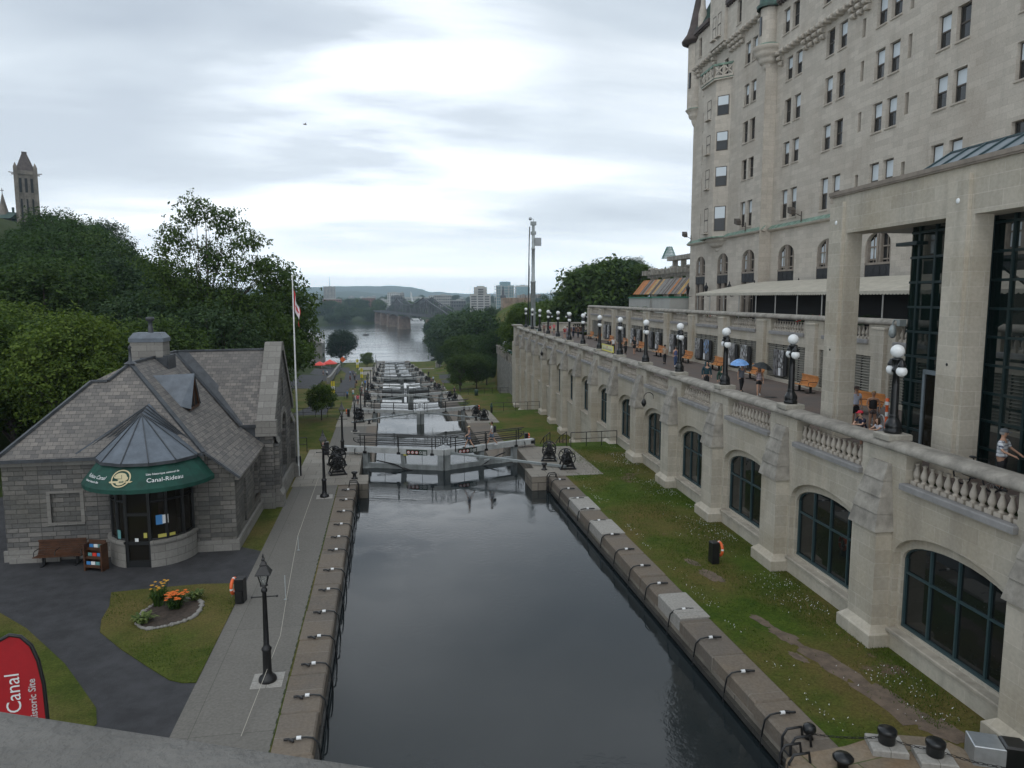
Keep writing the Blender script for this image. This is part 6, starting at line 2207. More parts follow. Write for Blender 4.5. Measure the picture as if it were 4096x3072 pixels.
for k in range(9):
 for sn_, ps in sides:
  for q, (x, y) in enumerate(ps):
   if k > 6 and q == 1:
    continue
   lab = '%s cast iron winch of the pair on the %s bank of the %s gate' % (('front' if (q == 0) == (sn_ == 'left') else 'rear'), sn_, ORD[k])
   loc = (x + (-.6 if sn_ == 'right' and k else 0), y + STEP * k, LV[k] + .012)
   rz = radians({'left': 12, 'right': -14}[sn_] + q * 11)
   if w0 is None:
    w0 = winch(loc, rz, lab, 'winches beside the lock gates')
   else:
    dup(w0, loc, rz, lab)
 for sn_, (x, y) in (('left', (-2.2, 46.8)), ('right', (10.15, 47.2))):
  lab = 'black mushroom bollard on the %s pier of the %s gate' % (sn_, ORD[k])
  if b0 is None:
   b0 = bollard((0, 0, 0), lab, 'mushroom bollards on the lock piers')
   b0.location = (x, y, LV[k] + .012)
  else:
   c = copy_obj(b0, (x, y + STEP * k, LV[k] + .012))
   c['label'] = lab
 if k < 7:
  for sn_, a, c in (('right', (4.35, 51.95, .35), (11.7, 47.3, .14)), ('left', (3.35, 51.95, .35), (-4.2, 47.6, .14))):
   if k == 0 and sn_ == 'left':
    continue
   g = MB().beam((0, 0, 0), (c[0] - a[0], c[1] - a[1], c[2] - a[2]), .17, .14)
   o = g.build('gate_rod', 'steel_grey')
   o.location = (a[0], a[1] + STEP * k, LV[k] + a[2])
   tag(o, 'long grey push rod from the %s gate to the %s bank winch' % (ORD[k], sn_), 'gate rod', 'push rods of the lock gates')
# chains on the nearest gate: slack black hoses over the water
for i, pts in enumerate(([(-.9, 53.6, .55), (.4, 53.0, .35), (1.1, 52.5, .05), (1.6, 52.3, -.02), (1.0, 52.6, .15)], [(8.6, 54.0, .75), (7.6, 53.6, .45), (7.0, 53.2, .15), (6.6, 53.1, -.02), (7.2, 53.4, .1)])):
 tag(MB().tube(pts, .05, 6).build('gate_hose', 'black_iron'), 'black hose hanging at the %s leaf of the nearest gate' % ('left' if i == 0 else 'right'), 'hose', 'hoses at the nearest gate')
# mooring ropes along the basin
mr0 = None
RY = [16.9 + .7, 19.9, 22.2, 24.5, 27.0, 29.0, 31.1, 33.25, 35.5, 37.64, 39.8, 41.95, 44.2]
LY = [18.6, 20.7, 22.6, 24.5, 26.5, 28.6, 30.75, 33.25, 35.1, 37.1, 39.4, 41.7, 43.9]
for side, ys_ in (('right', RY), ('left', LY)):
 for i, yv in enumerate(ys_):
  lab = 'black mooring rope looped over the %s coping, %s from the viewer' % (side, ['first', 'second', 'third', 'fourth', 'fifth', 'sixth', 'seventh', 'eighth', 'ninth', 'tenth', 'eleventh', 'twelfth', 'thirteenth'][i])
  if mr0 is None:
   mr0 = thing('mooring_rope', lab, 'rope', (10.5, yv, .93), 0, 'mooring ropes along the basin')
   MB().tube([(.22, .0, .03), (.05, 0, .06), (-.18, 0, .06), (-.36, .01, .03), (-.50, .03, -.12), (-.54, .06, -.45), (-.57, .1, -.95), (-.6, .12, -1.1)], .026, 6).build('rope', 'lamp_black', mr0)
   MB().tube([(.12, .1, .03), (.26, 0, .05), (.38, 0, .04)], .035, 6).build('cleat', 'black_iron', mr0)
   MB().tube([(-.06, 0, .06), (.06, 0, .06)], .05, 8).build('collar', 'lettering_white', mr0)
  else:
   dup(mr0, (10.5 if side == 'right' else -2.45, yv, .93), 0 if side == 'right' else pi, lab)
# black pipe railings
def railing(name, pts, label, group, h=1.1, post=1.5, rails=(1.0, .55)):
 t = thing(name, label, 'railing', pts[0], 0, group)
 o = Vector(pts[0])
 b = MB()
 for fr_ in rails:
  b.tube([tuple(Vector(p) - o + Vector((0, 0, h * fr_))) for p in pts], .03 if fr_ == 1 else .02, 6)
 b.build('rail', 'black_iron', t)
 b = MB()
 for p, q in zip(pts[:-1], pts[1:]):
  d = Vector(q) - Vector(p)
  n_ = max(1, round(d.length / post))
  for i in range(n_ + 1):
   c = Vector(p) + d * (i / n_) - o
   b.tube([tuple(c), tuple(c + Vector((0, 0, h)))], .03, 6)
 b.build('post', 'black_iron', t)
 return t
railing('railing', [(13.75, 54.3, .91), (17.5, 54.6, .91)], 'black pipe railing between the lawn drop and the terrace wall', 'pipe railings on the banks')
railing('hand_rail', [(13.5, 54.7, .91), (13.5, 57.0, .1), (13.5, 60.8, -2.0)], 'black stair handrail beyond the right winches of the nearest gate', 'stair handrails')
railing('hand_rail', [(12.2, 54.7, .91), (12.2, 57.0, .1), (12.2, 60.8, -2.0)], 'black stair handrail left of another beyond the right winches', 'stair handrails')
railing('railing', [(-14, 55.6, .91), (-6.0, 55.6, .91)], 'black pipe railing left of the path beside the stone house', 'pipe railings on the banks')
railing('hand_rail', [(-4.6, 55.2, .91), (-4.6, 57, .1), (-4.6, 60.9, -2.0)], 'black handrail on the path ramp beyond the nearest gate', 'stair handrails')
railing('railing', [(-16, 91.6, LV[1] + .01), (-5.8, 91.0, LV[1] + .01)], 'black pipe railing crossing the left lawn by the second gate', 'pipe railings on the banks')
railing('railing', [(12.9, 92.0, LV[1] + .01), (19.2, 92.4, LV[1] + .01)], 'black pipe railing between the second gate and the terrace wall', 'pipe railings on the banks')
railing('railing', [(12.7, 131, LV[2] + .01), (21.5, 131.5, LV[2] + .01)], 'black pipe railing on the right bank by the third gate', 'pipe railings on the banks')
railing('railing', [(-13, 129.6, LV[2] + .01), (-6.1, 129.4, LV[2] + .01)], 'black pipe railing by the road at the third gate', 'pipe railings on the banks')
railing('railing', [(-48, 396, -21.6), (-8, 396, -21.6)], 'long low railing at the river edge by the big round tree', 'pipe railings on the banks')
railing('railing', [(-14.6, 200, LV[4]), (-21.5, 350, -20)], 'pale ramp railing beside the descending road', 'pipe railings on the banks', 1.0, 4)
# iron ladders hooked over the basin corners
for i, (x, y) in enumerate(((10.0, 44.9), (-2.0, 44.9), (10.02, 16.35), (9.6, 15.7))):
 sg = 1 if x > 3 else -1
 g = MB()
 for dy in (-.2, .2):
  g.tube([(sg * .45, dy, .02), (sg * .4, dy, .32), (0, dy, .30), (-sg * .12, dy, .1), (-sg * .12, dy, -1.6)], .035, 6)
 for z in (-.2, -.5, -.8, -1.1):
  g.tube([(-sg * .12, -.2, z), (-sg * .12, .2, z)], .025, 6)
 o = g.build('ladder', 'black_iron')
 o.location = (x, y, .9)
 tag(o, 'black iron ladder hooked over the %s' % ['right basin corner by the nearest gate', 'left basin corner by the nearest gate', 'right coping near the viewer', 'near right lock pier beside the rope'][i], 'ladder', 'iron ladders')
# near right lock pier with its bollards and chain
pier = MB()
pier.prism([(9.45, 4), (14.6, 4), (14.6, 14.45), (13.95, 15.88), (12.62, 16.3), (11.3, 15.98), (9.9, 15.85), (9.6, 15.78), (9.45, 15.6)], -3, .95)
struct(pier.build('lock_pier', 'lock_slab_rust'))
for i, (x, y, k_) in enumerate(((12.26, 15.7, 0), (13.1, 15.05, 0), (10.62, 16.5, 1), (10.72, 15.2, 2))):
 if k_ == 0:
  t = thing('bollard', ['black capped bollard on a pale stone block, left of two', 'black capped bollard on a pale stone block, right of two'][i], 'bollard', (x, y, .95), radians(-20), 'capped bollards on the near pier')
  MB().cbox(-.42, .42, -.38, .38, 0, .17, .03).build('block', 'coping_pale', t)
  MB().lathe([(.001, .17), (.19, .17), (.2, .2), (.2, .40), (.23, .42), (.23, .52), (.2, .55), (.001, .56)], 16).build('cap', 'lamp_black', t)
 elif k_ == 1:
  tag(MB().lathe([(.001, 0), (.12, 0), (.08, .06), (.08, .12), (.15, .16), (.175, .25), (.15, .34), (.08, .39), (.001, .40)], 14).build('bollard', 'lamp_black'), 'black ball headed bollard on the brown coping near the viewer', 'bollard').location = (x, y, .92)
 else:
  tag(MB().lathe([(.001, 0), (.13, 0), (.13, .2), (.24, .22), (.25, .27), (.18, .34), (.001, .38)], 16).build('bollard', 'lamp_black'), 'black dome topped bollard at the bottom edge of the near pier', 'bollard').location = (x, y, .95)
def chain(name, a, b, sag, label, m='black_iron'):
 g = MB()
 a, b = Vector(a), Vector(b)
 n_ = int((b - a).length / .09)
 for i in range(n_):
  t0, t1 = i / n_, (i + 1) / n_
  p = a.lerp(b, t0) - Vector((0, 0, sag * 4 * t0 * (1 - t0)))
  q = a.lerp(b, t1) - Vector((0, 0, sag * 4 * t1 * (1 - t1)))
  s_ = Vector((0, 0, .022)) if i % 2 else (q - p).cross(Vector((0, 0, 1))).normalized() * .022
  g.tube([tuple(p + s_), tuple(q + s_), tuple(q - s_), tuple(p - s_)], .010, 4, closed=True, caps=False)
 return tag(g.build(name, m), label, 'chain', 'chains on the near pier')
chain('chain', (10.7, 16.45, 1.05), (12.2, 15.75, 1.25), .06, 'rusty chain from the ball bollard to the first capped bollard')
chain('chain', (12.3, 15.68, 1.25), (13.05, 15.08, 1.25), .05, 'chain between the two capped bollards')
chain('chain', (13.15, 15.0, 1.25), (14.3, 14.2, 1.2), .05, 'chain running right from the second capped bollard')
t = thing('utility_box', 'black and grey utility box in the bottom right corner by the wall', 'box', (14.75, 14.75, .9), radians(-25))
MB().cbox(-.05, .62, -.28, .28, 0, .6, .05).build('body', 'lamp_black', t)
MB().cbox(-.75, -.06, -.35, .35, 0, .55, .02).build('panel', 'zinc', t)
# bridge parapet the picture was taken over
pa = thing('bridge_parapet', 'rough grey stone parapet of the bridge in the near left foreground', 'parapet', (-.3, 1.2, 11.0), 0)
A_, B_ = Vector((-0.73, 1.46, 11.55)), Vector((.14, 1.10, 11.55))
d_ = (B_ - A_).normalized()
nrm = Vector((d_.y, -d_.x, 0))          # towards the viewer
b = MB()
a0, a1 = A_ - d_ * 6, B_ + d_ * 8
prof_ = [(-.0, 11.0), (-.0, 11.50), (.035, 11.545), (.09, 11.553), (.30, 11.557), (.60, 11.55), (.64, 11.5), (.64, 11.0)]
ns = 40
vs = []
for i in range(ns + 1):
 p = a0.lerp(a1, i / ns)
 for u, z in prof_:
  j = .004 * noise.noise(Vector((i * .7, u * 9, 3)))
  q = p + nrm * (u + (j if u < .01 else 0))
  vs.append((q.x, q.y, z + (j if z > 11.5 else 0)))
n_ = len(prof_)
b.add(vs, [(i * n_ + k, i * n_ + k + 1, (i + 1) * n_ + k + 1, (i + 1) * n_ + k) for i in range(ns) for k in range(n_ - 1)], 0, True)
b.build('coping', 'concrete_bridge', pa, (-.3, 1.2, 11.0))
# tall camera mast, retaining wall, street beyond the terrace
t = thing('mast', 'tall grey steel mast with a floodlight box and a dome camera on top', 'mast', (23.9, 120.6, 5.5), 0)
MB().lathe([(.42, 0), (.40, 9.2), (.44, 9.25), (.44, 9.5), (.30, 9.55), (.28, 14.6), (.33, 14.65), (.33, 14.8), (.26, 14.85), (.24, 19.0)], 14).build('pole', 'steel_grey', t)
MB().box(-.45, .45, -.3, .3, 18.5, 19.1).box(-.4, .42, -.3, .3, 17.0, 17.5).tube([(-.55, .2, 12), (-.5, .2, 5), (-.7, .2, 17)], .03, 5).build('bracket', 'steel_grey', t)
MB().box(.25, 1.3, -.2, .15, 15.2, 16.5).build('floodlight', 'zinc', t)
MB().sphere((-.5, 0, 19.55), .28, 12, 8).tube([(-.3, 0, 19.55), (0, 0, 19.5), (0, 0, 19.0)], .05, 6).build('dome_camera', 'zinc', t)
MB().tube([(-.75, .3, 0), (-.72, .3, 9), (-.62, .3, 15.8), (-.55, .25, 18.3)], .09, 6).build('cable_duct', 'frame_black', t)
rw = thing('retaining_wall', 'grey rubble retaining wall with stone posts and iron rails below the terrace corner', 'retaining wall', (22.5, 140, -9), 0)
p0, p1 = Vector((21.2, 119.5, 0)), Vector((23.8, 160.5, 0))
b = MB()
b.poly([(p0.x, p0.y, -9.5), (p1.x, p1.y, -9.5), (p1.x, p1.y, .2), (p0.x, p0.y, .6)])
b.poly([(p1.x, p1.y, -9.5), (p1.x + 8, p1.y + .5, -9.5), (p1.x + 8, p1.y + .5, .2), (p1.x, p1.y, .2)])
b.build('wall', 'rubble_wall', rw, (22.5, 140, -9))
b = MB()
for i in range(9):
 q = p0.lerp(p1, i / 8)
 b.box(q.x - .1, q.x + .6, q.y - .35, q.y + .35, .1, 1.75)
 b.cbox(q.x - .2, q.x + .7, q.y - .45, q.y + .45, 1.75, 1.95, .05)
b.build('post', 'cap_stone', rw, (22.5, 140, -9))
b = MB()
for z in (.75, 1.1, 1.45):
 b.tube([(p0.x + .2, p0.y, z), (p1.x + .2, p1.y, z)], .035, 5)
b.build('rail', 'black_iron', rw, (22.5, 140, -9))
# promenade end parapet
pe = thing('end_parapet', 'pale stone parapet with balusters closing the far end of the promenade', 'parapet', W(121, 20, PROM), TA)
b = MB()
b.box(16.2, 18.0, 119.6, 120.1, PROM - .5, 7.3).box(19.6, 21.2, 123, 123.5, 5.5, 7.5).box(20.5, 26, 126, 126.5, 5.5, 7.8).box(29, 34, 126, 126.5, 5.5, 7.8)
b.build('panel', 'terrace_stone', pe, (20, 121, PROM))
b = MB()
b.cbox(16.0, 19.8, 119.5, 120.25, 7.35, 7.6, .06).cbox(19.4, 21.4, 122.9, 123.65, 7.5, 7.75, .06).cbox(20.4, 36, 125.9, 126.65, 7.8, 8.05, .06)
b.build('coping', 'cap_stone', pe, (20, 121, PROM))
bl = MB()
for i in range(5):
 bl.lathe([(r, z * .78) for r, z in BP], 8, (18.2 + i * .3, 119.85, 6.55))
for i in range(9):
 bl.lathe([(r * 1.3, z * 1.3) for r, z in BP], 8, (26.2 + i * .33, 126.25, 6.75))
bl.build('balusters', 'baluster_stone', pe, (20, 121, PROM))
struct(MB().poly([W(120.6, 15.2, PROM - .02), W(120.6, 60, PROM - .02), W(140, 60, PROM - .6), W(140, 26, PROM - .6), W(122.5, 19.5, PROM - .05)]).build('pavement', 'asphalt'))
# ------------------------------------------------------------------ trees: leaf clumps spread through lobed crowns
def crown_mesh(name, lobes, n, leaf, m, seed, droop=.0, shell=.55, cluster=7):
 """lobes: (x, y, z, rx, ry, rz). n leaf clusters, each a spray of small faces"""
 rng = np.random.default_rng(seed)
 vol = np.array([l[3] * l[4] * l[5] for l in lobes]) ** .75
 pick = rng.choice(len(lobes), n, p=vol / vol.sum())
 L = np.array(lobes)[pick]
 d = rng.normal(size=(n, 3))
 d /= np.linalg.norm(d, axis=1)[:, None]
 r = shell + (1 - shell) * rng.random(n) ** .7
 # ragged outline: radius varies with direction
 rag = 1 + .22 * np.sin(d[:, 0] * 5 + pick * 1.7 + seed) * np.cos(d[:, 2] * 6 + pick) + .10 * rng.normal(size=n)
 c = L[:, :3] + d * L[:, 3:] * (r * rag)[:, None]
 # sprays
 cc = np.repeat(c, cluster, axis=0)
 dd = np.repeat(d, cluster, axis=0)
 k = len(cc)
 cc = cc + rng.normal(size=(k, 3)) * leaf * np.array([1.25, 1.25, .75])
 nrm = dd * .5 + rng.normal(size=(k, 3)) * .55 + np.array([0, 0, .75])
 nrm /= np.linalg.norm(nrm, axis=1)[:, None]
 t = np.cross(nrm, rng.normal(size=(k, 3)))
 t /= np.linalg.norm(t, axis=1)[:, None]
 b = np.cross(nrm, t)
 s = leaf * (.55 + .6 * rng.random(k))[:, None]
 v = np.stack([cc - t * s, cc - b * s * .55 - nrm * s * .12, cc + t * s, cc + b * s * .55 - nrm * s * .12], axis=1).reshape(-1, 3)
 me = bpy.data.meshes.new(name)
 me.vertices.add(len(v))
 me.vertices.foreach_set('co', v.astype(np.float32).ravel())
 me.loops.add(len(v))
 me.loops.foreach_set('vertex_index', np.arange(len(v), dtype=np.int32))
 me.polygons.add(k)
 me.polygons.foreach_set('loop_start', np.arange(0, len(v), 4, dtype=np.int32))
 me.materials.append(MATS[m])
 me.update()
 me.validate()
 return me
def trunk_mesh(name, lobes, hbase, r0, seed, lean=(0, 0)):
 rnd = random.Random(seed)
 b = MB()
 top = max(l[2] for l in lobes)
 mid = hbase + (top - hbase) * .35
 b.tube([(0, 0, -1.5), (0, 0, 0), (lean[0] * .3, lean[1] * .3, hbase * .6), (lean[0], lean[1], mid), (lean[0] * 1.3, lean[1] * 1.3, top)], [r0 * 1.5, r0 * 1.15, r0 * .9, r0 * .6, r0 * .12], 8)
 for l in lobes:
  z0 = hbase * .7 + rnd.random() * (mid - hbase * .7)
  f = z0 / max(mid, .1)
  p0 = Vector((lean[0] * f, lean[1] * f, z0))
  p1 = Vector(l[:3])
  q = p0.lerp(p1, .5) + Vector((rnd.uniform(-.4, .4), rnd.uniform(-.4, .4), -.3))
  b.tube([tuple(p0), tuple(q), tuple(p1)], [r0 * .45, r0 * .28, r0 * .08], 6)
  for i in range(3):
   e = p1 + Vector((rnd.uniform(-1, 1) * l[3], rnd.uniform(-1, 1) * l[4], rnd.uniform(-.3, .8) * l[5])) * .8
   b.tube([tuple(q), tuple(q.lerp(e, .55) + Vector((0, 0, .15))), tuple(e)], [r0 * .2, r0 * .12, r0 * .03], 4)
 o = b.build(name, 'bark')
 me = o.data
 bpy.data.objects.remove(o)
 return me
def lobes_round(seed, R, h0, H_, n=9):
 rnd = random.Random(seed)
 out = [(0, 0, h0 + (H_ - h0) * .5, R * .75, R * .75, (H_ - h0) * .42)]
 for i in range(n):
  a = 2 * pi * i / n + rnd.uniform(-.4, .4)
  z = h0 + (H_ - h0) * rnd.uniform(.18, .85)
  k = sin(pi * (z - h0) / (H_ - h0)) ** .6
  rr = R * .62 * k
  s = R * rnd.uniform(.32, .50)
  out.append((cos(a) * rr, sin(a) * rr, z, s, s, s * rnd.uniform(.65, .9)))
 out.append((rnd.uniform(-.2, .2) * R, rnd.uniform(-.2, .2) * R, H_ - R * .3, R * .38, R * .38, R * .32))
 return out
TREES = {}
def tree_kind(key, lobes, n, leaf, m, seed, hbase, r0, lean=(0, 0), shell=.55, cluster=7):
 TREES[key] = (crown_mesh('crown', lobes, n, leaf, m, seed, shell=shell, cluster=cluster), trunk_mesh('trunk', lobes, hbase, r0, seed, lean))
# near deciduous trees of the hillside (12 m high unit), denser leaves
tree_kind('broad_bright', lobes_round(1, 5.2, 2.2, 12, 10), 3400, .17, 'leaf_bright', 1, 2.5, .28)
tree_kind('broad_mid', lobes_round(2, 5.0, 2.0, 12.5, 11), 3400, .17, 'leaf_mid', 2, 2.5, .28)
tree_kind('broad_deep', lobes_round(3, 5.6, 2.2, 13, 12), 3400, .18, 'leaf_deep', 3, 2.6, .3)
tree_kind('broad_blue', lobes_round(4, 5.0, 2.0, 12, 10), 3200, .17, 'leaf_blue', 4, 2.5, .28)
# open, spreading tall tree whose crown lets the sky through
op = [(l0, l1, l2, l3 * 1.22, l4 * 1.22, l5 * 1.3) for l0, l1, l2, l3, l4, l5 in [(-1.0, .5, 8.8, 3.0, 2.8, 1.5), (3.4, -.4, 8.0, 3.0, 2.6, 1.3), (-3.6, 0, 12.2, 2.1, 2.0, 1.2), (-2.6, .6, 14.4, 1.6, 1.5, 1.0), (-.4, -.5, 16.2, 1.8, 1.5, .9), (2.2, .4, 15.6, 1.8, 1.5, .85), (4.2, -.3, 14.2, 1.7, 1.5, .7), (5.6, .5, 12.4, 1.6, 1.4, .7), (3.2, -.6, 12.0, 1.9, 1.7, .9), (.8, .8, 13.2, 2.1, 1.8, 1.1), (-1.6, -.6, 11.2, 2.2, 2.0, 1.2), (1.4, 0, 10.0, 2.6, 2.3, 1.2), (-3.2, 0, 9.3, 2.4, 2.2, 1.4), (4.4, 0, 9.6, 2.2, 1.9, 1.0), (0, 0, 7.4, 3.4, 3.0, 1.7), (3.0, .5, 6.4, 2.8, 2.6, 1.5), (-3.0, .5, 6.2, 2.8, 2.6, 1.5)]]
tree_kind('open_tall', op, 5200, .16, 'leaf_mid', 6, 5, .20, (.3, 0), shell=.25, cluster=7)
op2 = [(-2.4, 0, 6.2, 1.9, 1.8, 1.3), (0, .4, 7.6, 1.8, 1.8, 1.1), (2.2, -.3, 6.6, 1.7, 1.5, 1.0), (3.4, .2, 5.0, 1.5, 1.4, .9), (-.6, -.4, 4.6, 2.2, 2.0, 1.3), (1.6, .3, 3.4, 2.0, 1.8, 1.1), (-2.8, .2, 3.8, 1.7, 1.6, 1.1)]
tree_kind('open_small', op2, 1900, .15, 'leaf_mid', 7, 2.2, .18, shell=.35, cluster=6)
# round maple, dense
tree_kind('round_maple', lobes_round(8, 6.0, 2.0, 13.0, 12), 3000, .26, 'leaf_dark', 8, 2.0, .5)
# sparse, nearly bare tree
sp_ = [(-2.6, 0, 6.2, 1.2, 1.1, .6), (-1.2, .5, 8.0, 1.2, 1.1, .7), (.8, -.3, 8.6, 1.3, 1.1, .6), (2.6, .2, 7.2, 1.3, 1.2, .6), (3.2, 0, 5.6, 1.1, 1, .5), (-3.4, 0, 4.6, 1.0, 1, .5), (0.6, 0, 6, 1.4, 1.2, .6)]
tree_kind('sparse', sp_, 330, .14, 'leaf_deep', 9, 3, .16, shell=.2, cluster=5)
# young street tree and small spruce
tree_kind('young', lobes_round(10, 1.9, 1.2, 4.4, 9), 1300, .11, 'leaf_bright', 10, 1.4, .07)
tree_kind('spruce', [(0, 0, .5 + i * .32, .62 - i * .11, .62 - i * .11, .22) for i in range(6)], 420, .06, 'leaf_deep', 11, .3, .05)
# slim aspen like copse tree
tree_kind('slim', [(0, 0, 4 + i * 1.7, 1.9 - abs(i - 1.5) * .25, 1.9 - abs(i - 1.5) * .25, 1.5) for i in range(5)] + [(1.0, .4, 5, 1.4, 1.3, 1.4), (-1.1, -.3, 7, 1.3, 1.3, 1.3)], 1500, .19, 'leaf_blue', 12, 2.5, .18)
tree_kind('conifer', [(0, 0, 1.5 + i * 1.25, 3.0 - i * .3, 3.0 - i * .3, .8) for i in range(9)], 1700, .2, 'leaf_deep', 13, 1.2, .2)
# low-detail far crowns
tree_kind('far_deep', lobes_round(14, 5.5, .6, 11, 9), 700, .46, 'leaf_deep', 14, 1.5, .3)
tree_kind('far_mid', lobes_round(15, 5.5, .6, 11, 9), 700, .46, 'leaf_mid', 15, 1.5, .3)
tree_kind('far_blue', lobes_round(16, 5.5, .6, 12, 9), 700, .46, 'leaf_blue', 16, 1.5, .3)
def plant(kind, loc, s, rz, label, group=None, sz=None, cat='tree', nm='tree'):
 t = thing(nm, label, cat, loc, rz, group)
 t.scale = (s, s, sz or s)
 for part, me in zip(('crown', 'trunk'), TREES[kind]):
  o = bpy.data.objects.new(part, me)
  col.objects.link(o)
  o.parent = t
 return t
rt = random.Random(77)
KW = {'broad_bright': 'bright green', 'broad_mid': 'mid green', 'broad_deep': 'dark green', 'broad_blue': 'bluish green', 'far_deep': 'dark', 'far_mid': 'mid green', 'far_blue': 'bluish'}
POSW = ['low', 'lower', 'middle', 'upper', 'high']
# hillside above the stone house. (x, y, scale, kind)
HILL = [(-21,53,0.91,'broad_bright',0.91), (-27,55,0.98,'broad_bright',0.98), (-33.5,55,1.04,'broad_bright',1.04), (-24,62,1.06,'broad_mid',1.06), (-30,65,1.14,'broad_bright',1.14), (-38,63,1.19,'broad_bright',1.19), (-46,62,1.1,'broad_mid',1.1), (-18,63,1.06,'broad_mid',1.06), (-16.5,72,1.21,'broad_blue',1.21), (-23,75,1.27,'broad_blue',1.27), (-32,77,1.34,'broad_mid',1.34), (-41,76,1.04,'broad_deep',1.04), (-50,75,0.77,'broad_deep',0.77), (-59,72,0.56,'broad_mid',0.56), (-27,90,1.26,'broad_blue',1.26), (-37,92,1.31,'broad_deep',1.31), (-47,92,0.95,'broad_deep',0.95), (-58,90,0.52,'broad_deep',0.52), (-18.5,88,1.21,'broad_blue',1.21), (-22,105,1.48,'broad_blue',1.48), (-33,110,1.5,'broad_deep',1.51), (-46,112,1.5,'broad_deep',1.52), (-58,112,0.99,'broad_deep',0.99), (-70,112,0.5,'broad_deep',0.46), (-26,128,1.42,'broad_blue',1.42), (-38,135,1.49,'broad_deep',1.49), (-52,138,1.5,'broad_deep',1.75), (-68,140,0.72,'broad_deep',0.72), (-30,155,1.5,'broad_blue',1.6), (-44,165,1.4,'broad_deep',1.4), (-60,170,1.46,'broad_deep',1.46), (-78,178,0.57,'broad_deep',0.57), (-36,190,1.5,'broad_blue',1.75), (-52,205,1.28,'broad_deep',1.28), (-74,215,1.34,'broad_deep',1.34), (-38,230,1.5,'broad_deep',1.72), (-62,158,1.5,'broad_deep',1.5), (-56,125,1.09,'broad_deep',1.09), (-48,150,1.5,'broad_deep',1.72), (-42,122,1.5,'broad_mid',1.75), (-34,100,1.5,'broad_blue',1.75), (-75,128,0.5,'broad_deep',0.34), (-66,100,0.54,'broad_mid',0.54), (-28,142,1.5,'broad_blue',1.62), (-40,178,1.5,'broad_deep',1.52), (-54,190,1.35,'broad_deep',1.35), (-70,195,1.28,'broad_deep',1.28), (-64,228,0.94,'broad_deep',0.94), (-50,240,1.39,'broad_deep',1.39)]
def nth_(i):
 w_ = ['first', 'second', 'third', 'fourth', 'fifth', 'sixth', 'seventh', 'eighth', 'ninth', 'tenth', 'eleventh', 'twelfth']
 return w_[i] if i < 12 else '%d%s' % (i + 1, {1: 'st', 2: 'nd', 3: 'rd'}.get((i + 1) % 10 if (i + 1) // 10 != 1 else 0, 'th'))
def hrow(y):
 return 0 if y < 60 else (1 if y < 70 else (2 if y < 95 else 3))
for i, (x, y, s, kd_, sz) in enumerate(HILL):
 row = hrow(y)
 rk = sorted(e[0] / e[1] for e in HILL if hrow(e[1]) == row).index(x / y)
 lab = '%s tree in the %s, %s from the left' % (KW[kd_], ['front row behind the stone house', 'second row up the left hillside', 'middle rows of the left hillside', 'dark back rows of the left hillside'][row], nth_(rk))
 plant(kd_, (x, y, gz_left(x, y) - .4), s, rt.uniform(0, 6.3), lab, 'hillside trees', sz)
plant('open_tall', (-18.2, 80, gz_left(-18.2, 80)), 1.05, radians(8), 'tall open crowned tree rising above the hillside with sky showing between its branches', sz=1.42)
plant('open_small', (-14.8, 82, base(82) - .2), 1.45, radians(20), 'airy tree with drooping outer branches right of the tall open tree', sz=1.7)
plant('open_small', (-12.6, 95, base(95)), 1.6, radians(120), 'airy tree behind the flagpole at the right edge of the hillside', sz=2.2)
plant('broad_blue', (-15.6, 66, base(66) - .3), .62, 1.0, 'bushy tree directly behind the gable and flagpole')
plant('young', (-7.8, 88.8, LV[1]), 1.0, 0, 'young round street tree on the left lawn by the second gate')
plant('spruce', (-8.9, 118.2, LV[2]), 1.0, 0, 'tiny dark spruce on the left lawn')
plant('round_maple', (-23.5, 390, -22.4), 1.42, 1.2, 'large round dark maple standing alone at the river edge')
plant('young', (-9.5, 352, -21), 1.8, 2, 'small tree right of the lone maple near the last lock')
# right bank
RB = [(15.5,160,0.67,'broad_mid',0.67), (19.5,163,0.66,'broad_mid',0.66), (23,172,0.59,'broad_deep',0.59), (18,183,1.1,'broad_mid',1.1), (29,190,1.13,'broad_deep',1.13), (36,200,0.99,'broad_deep',0.99), (27,215,1.04,'broad_deep',1.04), (40,225,0.77,'broad_blue',0.77), (32,245,1.35,'far_deep',1.35), (46,250,0.55,'broad_deep',0.55), (31,290,1.5,'far_blue',1.5), (38,310,1.11,'far_deep',1.11), (46,330,0.54,'far_blue',0.54), (30,360,1.5,'far_blue',1.5), (42,375,1.5,'far_deep',1.5), (24,300,0.77,'slim',0.77), (21.5,310,0.81,'slim',0.81), (27,325,0.63,'slim',0.63), (23.5,345,0.84,'slim',0.84)]
for i, (x, y, s, kd_, sz) in enumerate(RB):
 t_ = 'slender pale tree at the foot of the right bank' if kd_ == 'slim' else 'leafy tree on the right bank below the terrace end'
 plant(kd_, (x, y, gz_right(x, y) - .4), s, rt.uniform(0, 6.3), '%s, %s from the viewer' % (t_, nth_(sorted(e[1] for e in RB).index(y))), 'right bank trees', sz)
